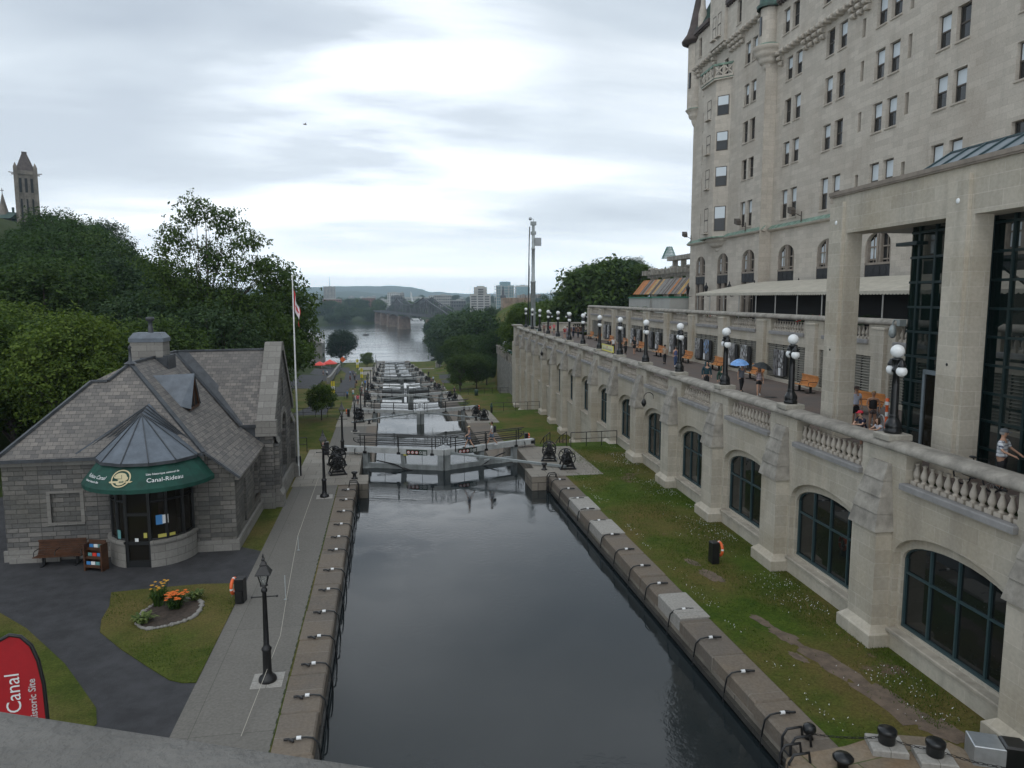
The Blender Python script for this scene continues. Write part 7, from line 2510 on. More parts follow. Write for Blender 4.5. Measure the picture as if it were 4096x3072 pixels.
# the wooded cape
CP = [(128.8,543.4,-5.9,1.25), (47.7,444.5,-21.4,1.9), (114.1,545.8,-8.1,1.25), (125.4,581.2,-6.3,1.15), (110.8,588.0,-8.3,1.32), (67.5,503.2,-19.6,1.9), (43.8,646.0,-21.4,1.59), (76.9,646.1,-11.5,1.13), (38.8,428.0,-21.6,1.9), (67.0,599.3,-19.5,1.65), (93.9,696.2,-8.5,0.78), (68.9,528.1,-20.3,1.9), (100.0,664.8,-6.2,0.73), (55.1,609.7,-21.8,1.9), (66.6,553.2,-21.5,1.9), (111.5,526.8,-8.3,1.31), (61.7,516.6,-21.7,1.9), (48.7,426.6,-18.4,1.9), (84.2,599.8,-14.1,1.3), (72.3,660.1,-11.6,1.03), (50.8,435.9,-19.2,1.9), (123.3,512.6,-6.2,1.2), (93.1,515.5,-12.3,1.63), (62.1,409.7,-12.3,1.49), (54.1,462.9,-21.2,1.9), (55.3,467.8,-21.3,1.9), (47.2,413.0,-17.0,1.89), (63.4,581.4,-21.8,1.89), (83.6,511.8,-14.8,1.73), (112.2,543.9,-8.4,1.38), (97.3,696.6,-8.0,0.83), (71.3,510.5,-18.6,1.82), (54.2,467.5,-21.5,1.9), (61.3,674.8,-15.0,1.38), (106.0,638.9,-6.3,0.99), (88.6,586.5,-14.0,1.44), (66.6,552.1,-21.5,1.9), (53.9,664.8,-16.8,1.53), (117.3,470.4,-6.0,1.26), (87.6,547.9,-14.9,1.73), (47.3,684.1,-20.4,1.48), (61.8,585.8,-22.0,1.9), (105.7,683.3,-5.9,0.78), (74.3,534.6,-18.7,1.9), (66.1,557.3,-21.7,1.9), (61.4,608.8,-20.3,1.9), (61.1,481.2,-20.7,1.9), (63.4,531.7,-21.8,1.9), (79.3,588.2,-16.7,1.56), (66.1,526.5,-21.1,1.9), (107.7,637.2,-6.1,0.9), (94.7,511.8,-11.7,1.54), (36.9,407.1,-19.8,1.9), (47.2,639.7,-21.1,1.63), (100.9,561.4,-11.5,1.42), (62.6,613.7,-19.3,1.83), (103.9,680.3,-6.0,0.74), (73.1,584.1,-19.0,1.88), (88.8,610.8,-11.7,1.26), (58.6,423.4,-14.8,1.65), (40,640,-22.7,1.58), (46,622,-22.9,1.9), (53,606,-22.6,1.9), (61,590,-22.1,1.88), (38,660,-21.8,1.22), (69,575,-20.8,1.9), (65,545,-21.7,1.9), (61,510,-21.7,1.9), (55,480,-22.1,1.9), (47,450,-21.9,1.9), (37,668,-22.0,0.97), (44,636,-22.0,1.64), (52,618,-21.8,1.9), (33,440,-23.6,1.9), (29,425,-23.6,1.9), (38,455,-23.6,1.9)]
for i, (x, y, z, sz) in enumerate(CP):
 s = max(.9, min(1.5, sz))
 plant(['far_deep', 'far_mid', 'far_blue', 'far_deep'][i % 4], (x, y, z), s, rt.uniform(0, 6.3), 'dense tree of the wooded cape beyond the right bank', 'trees of the river cape', sz)
# slope and park east of the terrace end
EP = [(33,150,1.03,'far_mid',1.03), (38,158,0.89,'broad_bright',0.89), (44,170,1.22,'broad_mid',1.22), (29,145,0.97,'broad_bright',0.97), (27,152,0.87,'broad_bright',0.87), (25.6,136,0.99,'broad_bright',0.99), (52,165,1.35,'broad_mid',1.35), (58,185,1.1,'broad_deep',1.1), (48,190,1.03,'broad_deep',1.03), (46,150,1.2,'far_mid',1.2), (52,150,0.78,'broad_mid',0.78), (58,150,0.63,'broad_mid',0.63), (40,146,1.37,'far_mid',1.37), (64,158,0.84,'far_mid',0.84), (52,215,0.58,'broad_deep',0.58), (64,205,1.02,'broad_deep',1.02), (72,200,0.9,'broad_deep',0.9), (80,205,0.85,'broad_deep',0.85), (77,190,0.75,'conifer',0.75), (84,198,0.64,'conifer',0.64), (90,200,0.67,'broad_mid',0.67), (96,196,0.62,'broad_bright',0.62), (104,205,0.63,'broad_mid',0.63), (112,205,0.67,'broad_bright',0.67), (120,215,0.6,'broad_mid',0.6), (62,235,1.01,'far_deep',1.01), (46,235,0.65,'far_deep',0.65), (56,195,1.1,'broad_deep',1.1), (70,172,0.88,'far_mid',0.88), (78,170,0.66,'far_mid',0.66), (88,175,0.56,'broad_mid',0.56), (68,215,0.96,'broad_deep',0.96), (76,220,1.17,'broad_deep',1.17), (86,215,0.93,'broad_mid',0.93), (100,215,0.67,'broad_mid',0.67), (58,210,1.0,'broad_deep',1.0)]
for i, (x, y, s, kd_, sz) in enumerate(EP):
 plant(kd_, (x, y, gz_right(x, y) - .4), s, rt.uniform(0, 6.3), '%s on the park slope past the terrace end, %s from the left' % ('dark conifer' if kd_ == 'conifer' else '%s tree' % KW[kd_], nth_(sorted(e[0] / e[1] for e in EP).index(x / y))), 'park trees past the terrace', sz)
plant('sparse', (44.5, 200, gz_right(44.5, 200)), 1.4, .5, 'sparse nearly bare tree against the sky right of the mast', sz=1.45)
# greenery of the far shore
for i in range(190):
 x = rt.uniform(-420, 420)
 y = rt.uniform(0, 1)
 yv = np.interp(x, [q[0] for q in fs_], [q[1] for q in fs_]) + 8 + (y ** 2.5) * 900
 z = RIVER + np.interp(yv - 1000, [-100, 0, 80, 200, 500, 1200], [2, 4, 8, 13, 19, 26])
 s = rt.uniform(1.3, 2.2)
 plant(['far_deep', 'far_mid', 'far_blue'][i % 3], (x, yv, z - .5), s, rt.uniform(0, 6.3), 'tree on the far river shore among the town houses', 'far shore trees', s * .8)
# shrubs in the big planters of the upper terrace and along the left edge
def palm(loc, label, R=1.0, n_=22, m='leaf_deep'):
 t = thing('palm', label, 'potted palm', loc)
 MB().lathe([(.001, 0), (.25, 0), (.32, .45), (.001, .45)], 10).build('pot', 'lamp_block', t)
 b = MB()
 rr = random.Random(int(loc[0] * 10))
 for i in range(n_):
  a = 2 * pi * i / n_ + rr.uniform(-.2, .2)
  el_ = rr.uniform(.3, 1.3)
  pts = []
  for q in range(6):
   u = q / 5
   rad = R * u * cos(el_ * .7)
   pts.append(Vector((cos(a) * rad, sin(a) * rad, .5 + R * (sin(el_) * u - .55 * u * u))))
  for p, q in zip(pts[:-1], pts[1:]):
   sd = (q - p).cross(Vector((0, 0, 1))).normalized()
   for w_ in (-1, 1):
    for k in range(3):
     c = p.lerp(q, k / 3)
     e = c + sd * w_ * R * .16 + (q - p) * .4 + Vector((0, 0, -.05))
     b.poly([tuple(c), tuple(c + (q - p) * .18), tuple(e)])
 b.build('fronds', m, t)
palm(W(68.5, 25.3, UT + .15), 'potted palm at the far end of the awning', 1.2)
palm(W(93, 27.6, UT), 'feathery palm before the grey hoarding', 1.7, 24, 'leaf_mid')
palm(W(42, 26.2, UT + .2), 'potted palm under the awning nearest the glass pavilion', 1.5)
palm(W(46.5, 26.2, UT + .2), 'potted palm under the awning left of the pavilion pillar', 1.3)
palm(W(58.8, 26.0, UT), 'dark potted palm under the middle of the awning', 1.0)
for i, s in enumerate((63, 59.5, 57.5, 46.8, 44.6, 41.2)):
 t = thing('flower_pot', 'pot of red geraniums on the upper balustrade terrace, number %d from the far end' % (i + 1), 'flower pot', W(s, 25.0, UT), TA, 'geranium pots under the awning')
 MB().lathe([(.001, 0), (.2, 0), (.3, .5), (.001, .5)], 10).build('pot', 'lamp_block', t)
 b = MB()
 for q in range(60):
  a = random.uniform(0, 6.3)
  r, z = random.uniform(0, .45), random.uniform(.5, 1.15)
  x, y = cos(a) * r, sin(a) * r
  b.poly([(x - .08, y, z), (x, y - .05, z + .03), (x + .08, y, z), (x, y + .05, z + .06)], 1 if q % 4 == 0 else 0)
 b.build('geranium', ['leaf_mid', 'flag_red'], t)
# grass blades and clover on the right lawn, fringe along its edges
rng = np.random.default_rng(5)
def blades(name, m, pts, h, w_, kind='stuff'):
 n = len(pts)
 a = rng.random(n) * 2 * pi
 hh = h * (.6 + .8 * rng.random(n))
 lean = rng.normal(size=(n, 2)) * h * .5
 dx, dy = np.cos(a) * w_, np.sin(a) * w_
 v = np.empty((n, 3, 3))
 v[:, 0] = np.stack([pts[:, 0] - dx, pts[:, 1] - dy, pts[:, 2]], 1)
 v[:, 1] = np.stack([pts[:, 0] + dx, pts[:, 1] + dy, pts[:, 2]], 1)
 v[:, 2] = np.stack([pts[:, 0] + lean[:, 0], pts[:, 1] + lean[:, 1], pts[:, 2] + hh], 1)
 v = v.reshape(-1, 3)
 me = bpy.data.meshes.new(name)
 me.vertices.add(3 * n)
 me.vertices.foreach_set('co', v.astype(np.float32).ravel())
 me.loops.add(3 * n)
 me.loops.foreach_set('vertex_index', np.arange(3 * n, dtype=np.int32))
 me.polygons.add(n)
 me.polygons.foreach_set('loop_start', np.arange(0, 3 * n, 3, dtype=np.int32))
 me.materials.append(MATS[m])
 me.update()
 me.validate()
 o = bpy.data.objects.new(name, me)
 col.objects.link(o)
 return struct(o, kind)
leafmat('grass_blade', (.028, .062, .008), (.085, .125, .018), .6)
n_ = 42000
yv = 16.3 + rng.random(n_) * 38
xw = 15.0 + .047 * yv
u = rng.random(n_)
xv = 11.3 + u ** .62 * (xw - 11.35)
keep = ~((yv < 24) & (np.abs(xv - 13.2) < .9) & (rng.random(n_) < .85))
keep &= ~((np.abs(xv - 13.6 + (yv - 17) * .1) < .55) & (yv < 24) & (rng.random(n_) < .8))
keep &= (np.sin(xv * 2.1 + yv * .6) + np.sin(yv * .9 - xv) + rng.normal(size=n_) * .8) > -.5
blades('grass', 'grass_blade', np.stack([xv, yv, np.full(n_, .90)], 1)[keep], .07, .012)
# tufts on the left lawn
n_ = 9000
xv = -10.8 + rng.random(n_) * 5.0
yv = 22.2 + rng.random(n_) * 7.6
inside = (xv > np.interp(yv, [22.15, 23.4, 24.8, 26.2, 27.2, 28.4, 29.8], [-6.2, -7.5, -8.8, -9.9, -10.2, -10.35, -10.75])) & (((xv + 8) / 1.05) ** 2 + ((yv - 27.4) / 1.35) ** 2 > 1)
inside &= (np.sin(xv * 2.3 + 1) + np.sin(yv * 1.4) + rng.normal(size=n_) * .7) > -.2
blades('grass', 'grass_blade', np.stack([xv, yv, np.full(n_, .93)], 1)[inside], .05, .012)
# white clover heads
n_ = 2600
yv = 16.5 + rng.random(n_) * 38
c_ = 15.0 + .047 * yv - .35 - np.abs(rng.normal(size=n_)) * .9
c2 = 11.5 + np.abs(rng.normal(size=n_)) * .3
xv = np.where(rng.random(n_) < .78, c_, c2)
kp = (xv > 11.3) & ((np.sin(yv * .8) + np.sin(yv * 2.3 + xv) + rng.normal(size=n_) * .5) > .2)
blades('clover', 'flag_white', np.stack([xv, yv, np.full(n_, .95)], 1)[kp], .035, .016)
# ------------------------------------------------------------------ people
SKIN_SUBS = []
def skin_mesh(name, chains, m, parent, level=1):
 """chains: list of lists of (point, radius[, radius_y]); a first point equal to an existing vertex branches from it"""
 bm = bmesh.new()
 lay = bm.verts.layers.skin.verify()
 idx = {}
 def vert(p, r, root=False):
  key = tuple(round(c, 4) for c in p)
  if key in idx:
   return idx[key]
  v = bm.verts.new(p)
  rr = r if isinstance(r, tuple) else (r, r)
  v[lay].radius = rr
  v[lay].use_root = root
  idx[key] = v
  return v
 for ch in chains:
  prev = None
  first = tuple(round(c, 4) for c in ch[0][0]) not in idx
  for i, (p, r) in enumerate(ch):
   v = vert(p, r, first and i == 0)
   if prev is not None and prev is not v:
    if bm.edges.get((prev, v)) is None:
     bm.edges.new((prev, v))
   prev = v
 me = bpy.data.meshes.new(name)
 bm.to_mesh(me)
 bm.free()
 me.materials.append(MATS[m])
 o = bpy.data.objects.new(name, me)
 col.objects.link(o)
 o.parent = parent
 sk = o.modifiers.new('skin', 'SKIN')
 sk.use_smooth_shade = True
 sk.branch_smoothing = .3
 if level:
  o.modifiers.new('sub', 'SUBSURF').levels = level
  o.modifiers['sub'].render_levels = level
 SKIN_SUBS.append(o)
 return o
def cmat(c, rough=.75):
 key = 'cloth_%02x%02x%02x' % tuple(int(255 * min(1, x)) for x in c)
 if key not in MATS:
  mat(key, c, rough, .12, 6)
 return key
SK_L, SK_M, SK_D = (.50, .30, .21), (.42, .24, .16), (.30, .17, .11)
HAIR = {'brown': (.05, .03, .018), 'dark': (.015, .012, .011), 'blonde': (.42, .29, .13), 'grey': (.3, .29, .28)}
def person(label, loc, face, h=1.70, skin=SK_L, shirt=(.5, .5, .5), pants=(.05, .05, .06), sleeve=.5, legs='long', stride=.0, larm=None, rarm=None, hair='brown', hat=None, hatc=(.5, .4, .3), hood=False, fingers=False, build=1.0, shoe=(.03, .03, .03), group=None, lean=0.0, check=None, skirt=False, long_hair=False, pack=None, level=1, hips=True):
 """face: heading in degrees, 0 looks along +y (away from the viewer), 180 towards the viewer"""
 t = thing('person', label, 'person', loc, radians(-face), group)
 k = h / 1.70
 w = build
 def S(x, y, z):
  return (x * k, y * k, z * k)
 ly = lean
 sk = 'skin_%d' % int(skin[0] * 100)
 if sk not in MATS:
  mat(sk, skin, .5)
 ch_ = []
 pel, sp, chs, nk = S(0, 0, .94), S(0, ly * .25, 1.12), S(0, ly * .6, 1.32), S(0, ly * .85, 1.47)
 hd = [(nk, .052 * k), (S(0, ly + .01, 1.535), (.068 * k, .075 * k)), (S(0, ly + .02, 1.60), (.078 * k, .093 * k)), (S(0, ly + .015, 1.655), (.072 * k, .085 * k)), (S(0, ly + .01, 1.69), .035 * k)]
 ch_.append([(pel, (.145 * k * w, .10 * k * w)), (sp, (.125 * k * w, .09 * k * w)), (chs, (.15 * k * w, .10 * k * w)), (S(0, ly * .75, 1.41), (.10 * k, .075 * k))] + hd)
 A = {}
 for sd, sg in (('l', -1), ('r', 1)):
  st = stride * sg
  hip = S(.085 * sg, 0, .88)
  knee = S(.095 * sg, st * .45 + .02, .49 + abs(st) * .01)
  ank = S(.10 * sg, st - (.06 if st < 0 else 0), .08 + (.05 if st < -.1 else 0))
  toe = S(.115 * sg, st + .13, .035)
  ch_.append([(pel, 0), (hip, .088 * k * w), (knee, .056 * k), (S(.098 * sg, (st * .75), .30), .052 * k), (ank, .036 * k), (toe, .032 * k)])
  A[sd + 'leg'] = (hip, knee, ank, toe)
  sh = S(.165 * sg * w, ly * .7, 1.385)
  arm = larm if sd == 'l' else rarm
  if arm is None:
   el, wr = (.215 * sg * w, ly * .5 - .02 - st * .12, 1.12), (.225 * sg * w, ly * .5 + .06 - st * .25, .88)
  else:
   el, wr = arm
  el, wr = S(*el), S(*wr)
  dv = (Vector(wr) - Vector(el)).normalized()
  palm_ = Vector(wr) + dv * .085 * k
  ch_.append([(chs, 0), (sh, .055 * k), (el, .040 * k), (wr, .027 * k), (tuple(palm_), (.036 * k, .024 * k))])
  A[sd + 'arm'] = (sh, el, wr)
  if fingers:
   u = dv.cross(Vector((0, 0, 1)))
   if u.length < .1:
    u = Vector((0, 1, 0))
   u.normalize()
   n2 = u.cross(dv).normalized()
   for q, (off, ln) in enumerate(((-.027, .058), (-.009, .068), (.009, .064), (.026, .050))):
    p0 = palm_ + u * off * k - dv * .015 * k
    ch_.append([(tuple(p0), .009 * k), (tuple(p0 + dv * ln * .55 * k - n2 * .006 * k), .0085 * k), (tuple(p0 + dv * ln * k - n2 * .028 * k), .007 * k)])
   p0 = Vector(wr) + dv * .035 * k + u * (-.028 * sg) * k
   ch_.append([(tuple(p0), .010 * k), (tuple(p0 + dv * .03 * k + u * (-.022 * sg) * k), .0095 * k), (tuple(p0 + dv * .058 * k + u * (-.024 * sg) * k), .008 * k)])
 skin_mesh('person_body', ch_, sk, t, level)
 g = 1.0
 # trousers, shorts or leggings
 pc = []
 e = .016 * k
 pc.append([(S(0, 0, 1.02), (.145 * k * w + e, .10 * k * w + e)), (pel, (.15 * k * w + e, .105 * k * w + e))])
 for sd in 'lr':
  hip, knee, ank, toe = A[sd + 'leg']
  lst = [(pel, 0), (hip, .095 * k * w + e)]
  if legs == 'long':
   lst += [(knee, .062 * k + e), (tuple(Vector(knee).lerp(Vector(ank), .5)), .052 * k + e), (tuple(Vector(knee).lerp(Vector(ank), .93)), .048 * k + e)]
  elif legs == 'short':
   lst += [(tuple(Vector(hip).lerp(Vector(knee), .55)), .085 * k + e)]
  else:
   lst += [(tuple(Vector(hip).lerp(Vector(knee), .92)), .072 * k + e)]
  pc.append(lst)
 skin_mesh('trousers', pc, cmat(pants), t, level)
 # shirt or jacket
 low = .80 if skirt else .93
 scn = [[(S(0, 0, low), (.165 * k * w + e, .12 * k * w + e)), (S(0, 0, 1.0), (.15 * k * w + e, .108 * k * w + e)), (sp, (.135 * k * w + e, .1 * k * w + e)), (chs, (.158 * k * w + e, .108 * k * w + e)), (S(0, ly * .72, 1.40), (.11 * k, .08 * k))]]
 if sleeve > 0:
  for sd in 'lr':
   sh, el, wr = A[sd + 'arm']
   lst = [(chs, 0), (sh, .062 * k + e)]
   if sleeve <= 1:
    lst.append((tuple(Vector(sh).lerp(Vector(el), max(.35, sleeve))), .054 * k + e))
   else:
    lst += [(el, .048 * k + e), (tuple(Vector(el).lerp(Vector(wr), .9)), .038 * k + e)]
   scn.append(lst)
 shirt_o = skin_mesh('shirt', scn, check or cmat(shirt), t, level)
 # head: hair, face, hat
 hc = Vector(S(0, ly + .012, 1.615))
 if not hood:
  b = MB()
  for i in range(1):
   b.T = Matrix.Translation(hc + Vector((0, -.012 * k, .018 * k)))
   prof = [(.104 * k * sin(pi * j / 10), .104 * k * cos(pi * j / 10)) for j in range(6)] + ([(.10 * k, -.07 * k), (.105 * k, -.17 * k), (.05 * k, -.22 * k)] if long_hair else [(.098 * k, -.045 * k), (.07 * k, -.07 * k)])
   # open towards the face
   b.lathe([(max(r, .001), z) for r, z in prof[:4]], 16, (0, 0, 0), 0, sx=.92)
   b.lathe([(max(r, .001), z) for r, z in prof[3:]], 12, (0, 0, 0), 0, a0=radians(155 if not long_hair else 148), a1=radians(385 if not long_hair else 392), sx=.92)
  b.build('hair', cmat(HAIR[hair]), t)
 b = MB()
 b.sphere(tuple(hc + Vector((0, .098 * k, -.012 * k))), .016 * k, 6, 5, 0, 1, 1.2, 1.5)
 for sg in (-1, 1):
  b.sphere(tuple(hc + Vector((.078 * sg * k, -.005 * k, -.01 * k))), .02 * k, 6, 5, 0, .4, 1, 1.5)
  b.sphere(tuple(hc + Vector((.032 * sg * k, .083 * k, .012 * k))), .011 * k, 6, 4, 1)
 b.box(hc.x - .024 * k, hc.x + .024 * k, hc.y + .078 * k, hc.y + .09 * k, hc.z - .052 * k, hc.z - .044 * k, 2)
 b.build('face', [sk, cmat((.02, .015, .012)), cmat((.32, .12, .1))], t)
 for sd in 'lr':
  hip, knee, ank, toe = A[sd + 'leg']
  b = MB()
  a, c = Vector(ank) + Vector((0, -.05 * k, -.045 * k)), Vector(toe) + Vector((0, .05 * k, 0))
  b.tube([tuple(a), tuple(a.lerp(c, .35) + Vector((0, 0, .012))), tuple(a.lerp(c, .75)), tuple(c)], [.040 * k, .050 * k, .046 * k, .026 * k], 8)
  b.build('shoe', cmat(shoe), t)
 if hat:
  b = MB()
  b.T = Matrix.Translation(hc + Vector((0, -.005, .028 * k)))
  b.lathe([(.112 * k, 0), (.11 * k, .04 * k), (.085 * k, .085 * k), (.001, .105 * k)], 14)
  if hat == 'cap':
   b.add([(-.075 * k, .085 * k, .01), (.075 * k, .085 * k, .01), (.055 * k, .19 * k, -.005), (-.055 * k, .19 * k, -.005), (-.075 * k, .085 * k, .022), (.075 * k, .085 * k, .022), (.055 * k, .19 * k, .004), (-.055 * k, .19 * k, .004)], [(0, 1, 2, 3), (4, 7, 6, 5), (2, 6, 7, 3), (1, 5, 6, 2), (0, 3, 7, 4)])
  else:
   b.lathe([(.11 * k, .005), (.18 * k, -.02), (.18 * k, -.012), (.11 * k, .018)], 16)
  b.build('hat', cmat(hatc), t)
 if hood:
  b = MB()
  b.T = Matrix.Translation(hc + Vector((0, -.015, 0)))
  b.lathe([(.001, .135 * k), (.075 * k, .115 * k), (.12 * k, .05 * k), (.13 * k, -.03 * k), (.13 * k, -.10 * k), (.16 * k, -.17 * k)], 16, a0=radians(120), a1=radians(420))
  b.build('hood', cmat(shirt), t)
 if pack:
  b = MB()
  b.cbox(-.15 * k, .15 * k, -.30 * k, -.12 * k, .98 * k, 1.42 * k, .05)
  b.build('backpack', cmat(pack), t)
 return t
def umbrella(label, loc, c, R=.55, tilt=(0, 0)):
 t = thing('umbrella', label, 'umbrella', loc)
 t.rotation_euler = (radians(tilt[0]), radians(tilt[1]), 0)
 b = MB()
 N = 8
 for i in range(N):
  a, a2 = 2 * pi * i / N, 2 * pi * (i + 1) / N
  am = (a + a2) / 2
  rows_ = [(0.02, .86), (.4, .80), (.75, .68), (1.0, .53)]
  for (r0, z0), (r1, z1) in zip(rows_[:-1], rows_[1:]):
   b.add([(cos(a) * R * r0, sin(a) * R * r0, z0), (cos(a2) * R * r0, sin(a2) * R * r0, z0), (cos(a2) * R * r1, sin(a2) * R * r1, z1), (cos(am) * R * r1 * .90, sin(am) * R * r1 * .90, z1 + .015), (cos(a) * R * r1, sin(a) * R * r1, z1)], [(0, 1, 3), (0, 3, 4), (1, 2, 3)], 0)
 b.build('canopy', cmat(c, .5), t)
 MB().tube([(0, 0, .0), (0, 0, .92)], .010, 6).build('shaft', 'steel_grey', t)
 return t
# checked cloths
def plaid(name, base_, line, sc_):
 m = bpy.data.materials.new(name)
 m.use_nodes = True
 nt = m.node_tree
 p = nt.nodes['Principled BSDF']
 p.inputs['Roughness'].default_value = .8
 tc = nd(nt, 'ShaderNodeTexCoord')
 sp_ = nd(nt, 'ShaderNodeSeparateXYZ')
 lk(nt, tc.outputs['Object'], sp_.inputs[0])
 f = None
 for ax in (0, 2):
  q = mth(nt, 'FRACT', mth(nt, 'MULTIPLY', sp_.outputs[ax], sc_))
  g = mth(nt, 'LESS_THAN', q, .34)
  f = g if f is None else mth(nt, 'MULTIPLY', mth(nt, 'ADD', f, g), .5)
 c = mixc(nt, f, base_, line)
 lk(nt, c, p.inputs['Base Color'])
 MATS[name] = m
plaid('plaid_blue', (.62, .64, .66), (.03, .04, .09), 9)
plaid('check_pink', (.60, .50, .52), (.02, .02, .06), 10)
plaid('floral', (.50, .44, .34), (.18, .10, .07), 14)
DR = 90 + 2.7   # heading helpers: along the promenade toward the viewer is 180
pv_ = lambda s, n: W(s, n, PROM + .005)
up_arm_r = ((.24, .10, 1.22), (.13, .22, 1.42))
p1 = person('woman in a pink and navy checked top and black shorts under a black umbrella', pv_(40.3, 19.2), 200, 1.66, SK_M, (.5, .4, .45), (.012, .012, .014), 0, 'short', .26, rarm=up_arm_r, check='check_pink', hair='brown', long_hair=True, shoe=(.4, .38, .35), fingers=True)
umbrella('open black umbrella held by the woman in the checked top', W(40.25, 19.2, PROM + 1.12), (.008, .012, .014), .62, (6, 10))
p2 = person('woman in a grey tunic and black leggings under a light blue umbrella', pv_(42.2, 19.0), 178, 1.66, SK_L, (.115, .125, .15), (.010, .010, .012), .4, 'long', .16, larm=((-.24, .08, 1.2), (-.12, .2, 1.42)), hair='dark', skirt=True, build=1.15, fingers=True)
umbrella('open light blue umbrella over the woman in the grey tunic', W(42.2, 18.85, PROM + 1.15), (.17, .36, .72), .58, (5, -4))
person('person in a dark teal hooded jacket by the balustrade', pv_(43.2, 17.2), 190, 1.75, SK_L, (.012, .045, .060), (.02, .02, .025), 2, 'long', .1, hood=True, build=1.15, fingers=True)
person('person in a green coat half hidden behind a lamp post base', pv_(40.6, 17.1), 185, 1.72, SK_L, (.012, .045, .030), (.02, .02, .02), 2, 'long', .1, hood=True, build=1.2)
person('woman in a blue tank top and jeans carrying a bottle', pv_(58.5, 20.6), 185, 1.65, SK_L, (.07, .085, .19), (.035, .07, .16), 0, 'long', .14, hair='dark', hat='cap', hatc=(.05, .05, .05), shoe=(.5, .5, .5))
person('person in a floral shirt and black trousers walking away', pv_(60.8, 20.45), 5, 1.64, SK_M, (.4, .35, .3), (.012, .012, .012), .6, 'long', .12, hair='dark', check='floral')
person('man in an open black shirt and black shorts', pv_(72.2, 21.1), 180, 1.76, SK_M, (.014, .013, .014), (.012, .012, .014), .8, 'knee', .16, hair='dark', shoe=(.35, .2, .15))
person('woman in an olive tank top and black trousers', pv_(71.8, 20.1), 182, 1.66, SK_M, (.05, .048, .03), (.010, .010, .012), 0, 'long', .14, hair='brown', long_hair=True)
person('person in a white t shirt behind the yellow notice', pv_(74.3, 19.5), 190, 1.6, SK_M, (.62, .62, .60), (.03, .03, .03), .6, 'long', .05, hair='dark')
person('person in a red shirt and white sun hat walking away far along the promenade', pv_(99.6, 19.3), 10, 1.66, SK_L, (.34, .03, .04), (.30, .26, .24), .6, 'short', .14, hat='sun', hatc=(.7, .68, .62), shoe=(.6, .6, .6))
person('person with a dark backpack and jeans far along the promenade', pv_(103, 21.2), 0, 1.78, SK_L, (.30, .33, .38), (.02, .025, .05), .6, 'long', .16, hair='dark', pack=(.03, .035, .06))
person('person in a dark top beside the backpacker', pv_(101.9, 21.65), 0, 1.66, SK_M, (.06, .05, .05), (.03, .035, .05), .5, 'long', .14, hair='dark')
person('person in mauve walking ahead of the backpacker behind a lamp', pv_(103.4, 20.4), 0, 1.62, SK_L, (.30, .25, .32), (.2, .2, .24), .5, 'long', .1, hair='brown')
person('person in a pink top leaning at the far end of the promenade', pv_(113.5, 20.3), 20, 1.7, SK_L, (.62, .16, .18), (.10, .08, .07), .5, 'knee', 0, hair='blonde', larm=((-.3, .2, 1.25), (-.2, .4, 1.25)), rarm=((.3, .2, 1.25), (.2, .4, 1.25)))
person('child in a red shirt at the far end of the promenade', pv_(113.5, 19.7), 20, 1.45, SK_L, (.42, .03, .04), (.35, .3, .3), .6, 'short', 0, hair='brown')
person('woman in brown at the far parapet left of the child in red', pv_(114.5, 18.9), 10, 1.6, SK_M, (.22, .13, .11), (.1, .08, .08), .5, 'long', 0, hair='dark')
# near group at the pavilion
person('man in a white t shirt, cap and black shorts by the pavilion pillar', pv_(30.2, 18.9), 190, 1.74, SK_M, (.52, .55, .66), (.010, .010, .011), .75, 'knee', .04, hat='cap', hatc=(.05, .03, .025), fingers=True, build=1.05)
person('blonde woman in a black vest beside the bicycle', pv_(29.1, 19.0), 200, 1.68, SK_M, (.018, .017, .02), (.09, .07, .07), 0, 'short', .03, hair='blonde', fingers=True, build=1.12, larm=((-.26, .05, 1.16), (-.22, .16, .95)), rarm=((.26, .05, 1.16), (.22, .18, .98)))
person('boy in a red cap and navy t shirt leaning on the balustrade', W(25.0, 16.02, PROM + .005), 262, 1.52, SK_L, (.014, .017, .04), (.05, .05, .06), .7, 'knee', 0, hat='cap', hatc=(.50, .02, .045), fingers=True, lean=.22, larm=((-.22, .30, 1.19), (.02, .48, 1.18)), rarm=((.24, .30, 1.19), (.0, .50, 1.19)), hair='brown')
person('girl with brown hair leaning on the balustrade by the lamp', W(24.0, 16.05, PROM + .005), 270, 1.42, SK_L, (.5, .5, .55), (.1, .1, .15), .5, 'knee', 0, fingers=True, lean=.20, larm=((-.2, .32, 1.25), (-.12, .55, 1.24)), rarm=((.22, .3, 1.25), (.05, .52, 1.24)), hair='brown', long_hair=True)
person('man in a blue plaid shirt and grey cap with a black bicycle', W(19.45, 16.85, PROM + .005), 150, 1.80, SK_M, (.5, .5, .55), (.012, .012, .014), .9, 'knee', .05, check='plaid_blue', hat='cap', hatc=(.10, .11, .12), fingers=True, build=1.32, larm=((-.34, .10, 1.16), (-.20, .36, 1.05)), rarm=((.34, .10, 1.16), (.26, .36, 1.05)), hair='grey')
# gate walkers
person('woman in a cap, grey vest and denim shorts striding over the gate', (5.68, 52.12, 1.525), 277, 1.60, SK_L, (.17, .18, .22), (.06, .10, .18), 0, 'short', .34, hat='cap', hatc=(.50, .40, .26), shoe=(.02, .02, .025), larm=((-.2, .02, 1.12), (-.10, .22, .98)), rarm=((.2, .05, 1.12), (.08, .24, .98)), fingers=True)
person('man in a white t shirt with a black backpack crossing the gate', (7.45, 52.95, 1.535), 283, 1.72, SK_M, (.62, .62, .62), (.11, .15, .21), .7, 'knee', .34, hair='brown', pack=(.012, .012, .014), shoe=(.6, .6, .6), fingers=True)
person('small child in a teal sun hat by the left edge of the stone house', (-20.0, 42.6, .91), 120, 1.15, SK_L, (.35, .22, .25), (.35, .30, .38), .5, 'long', .1, hat='sun', hatc=(.12, .55, .50))
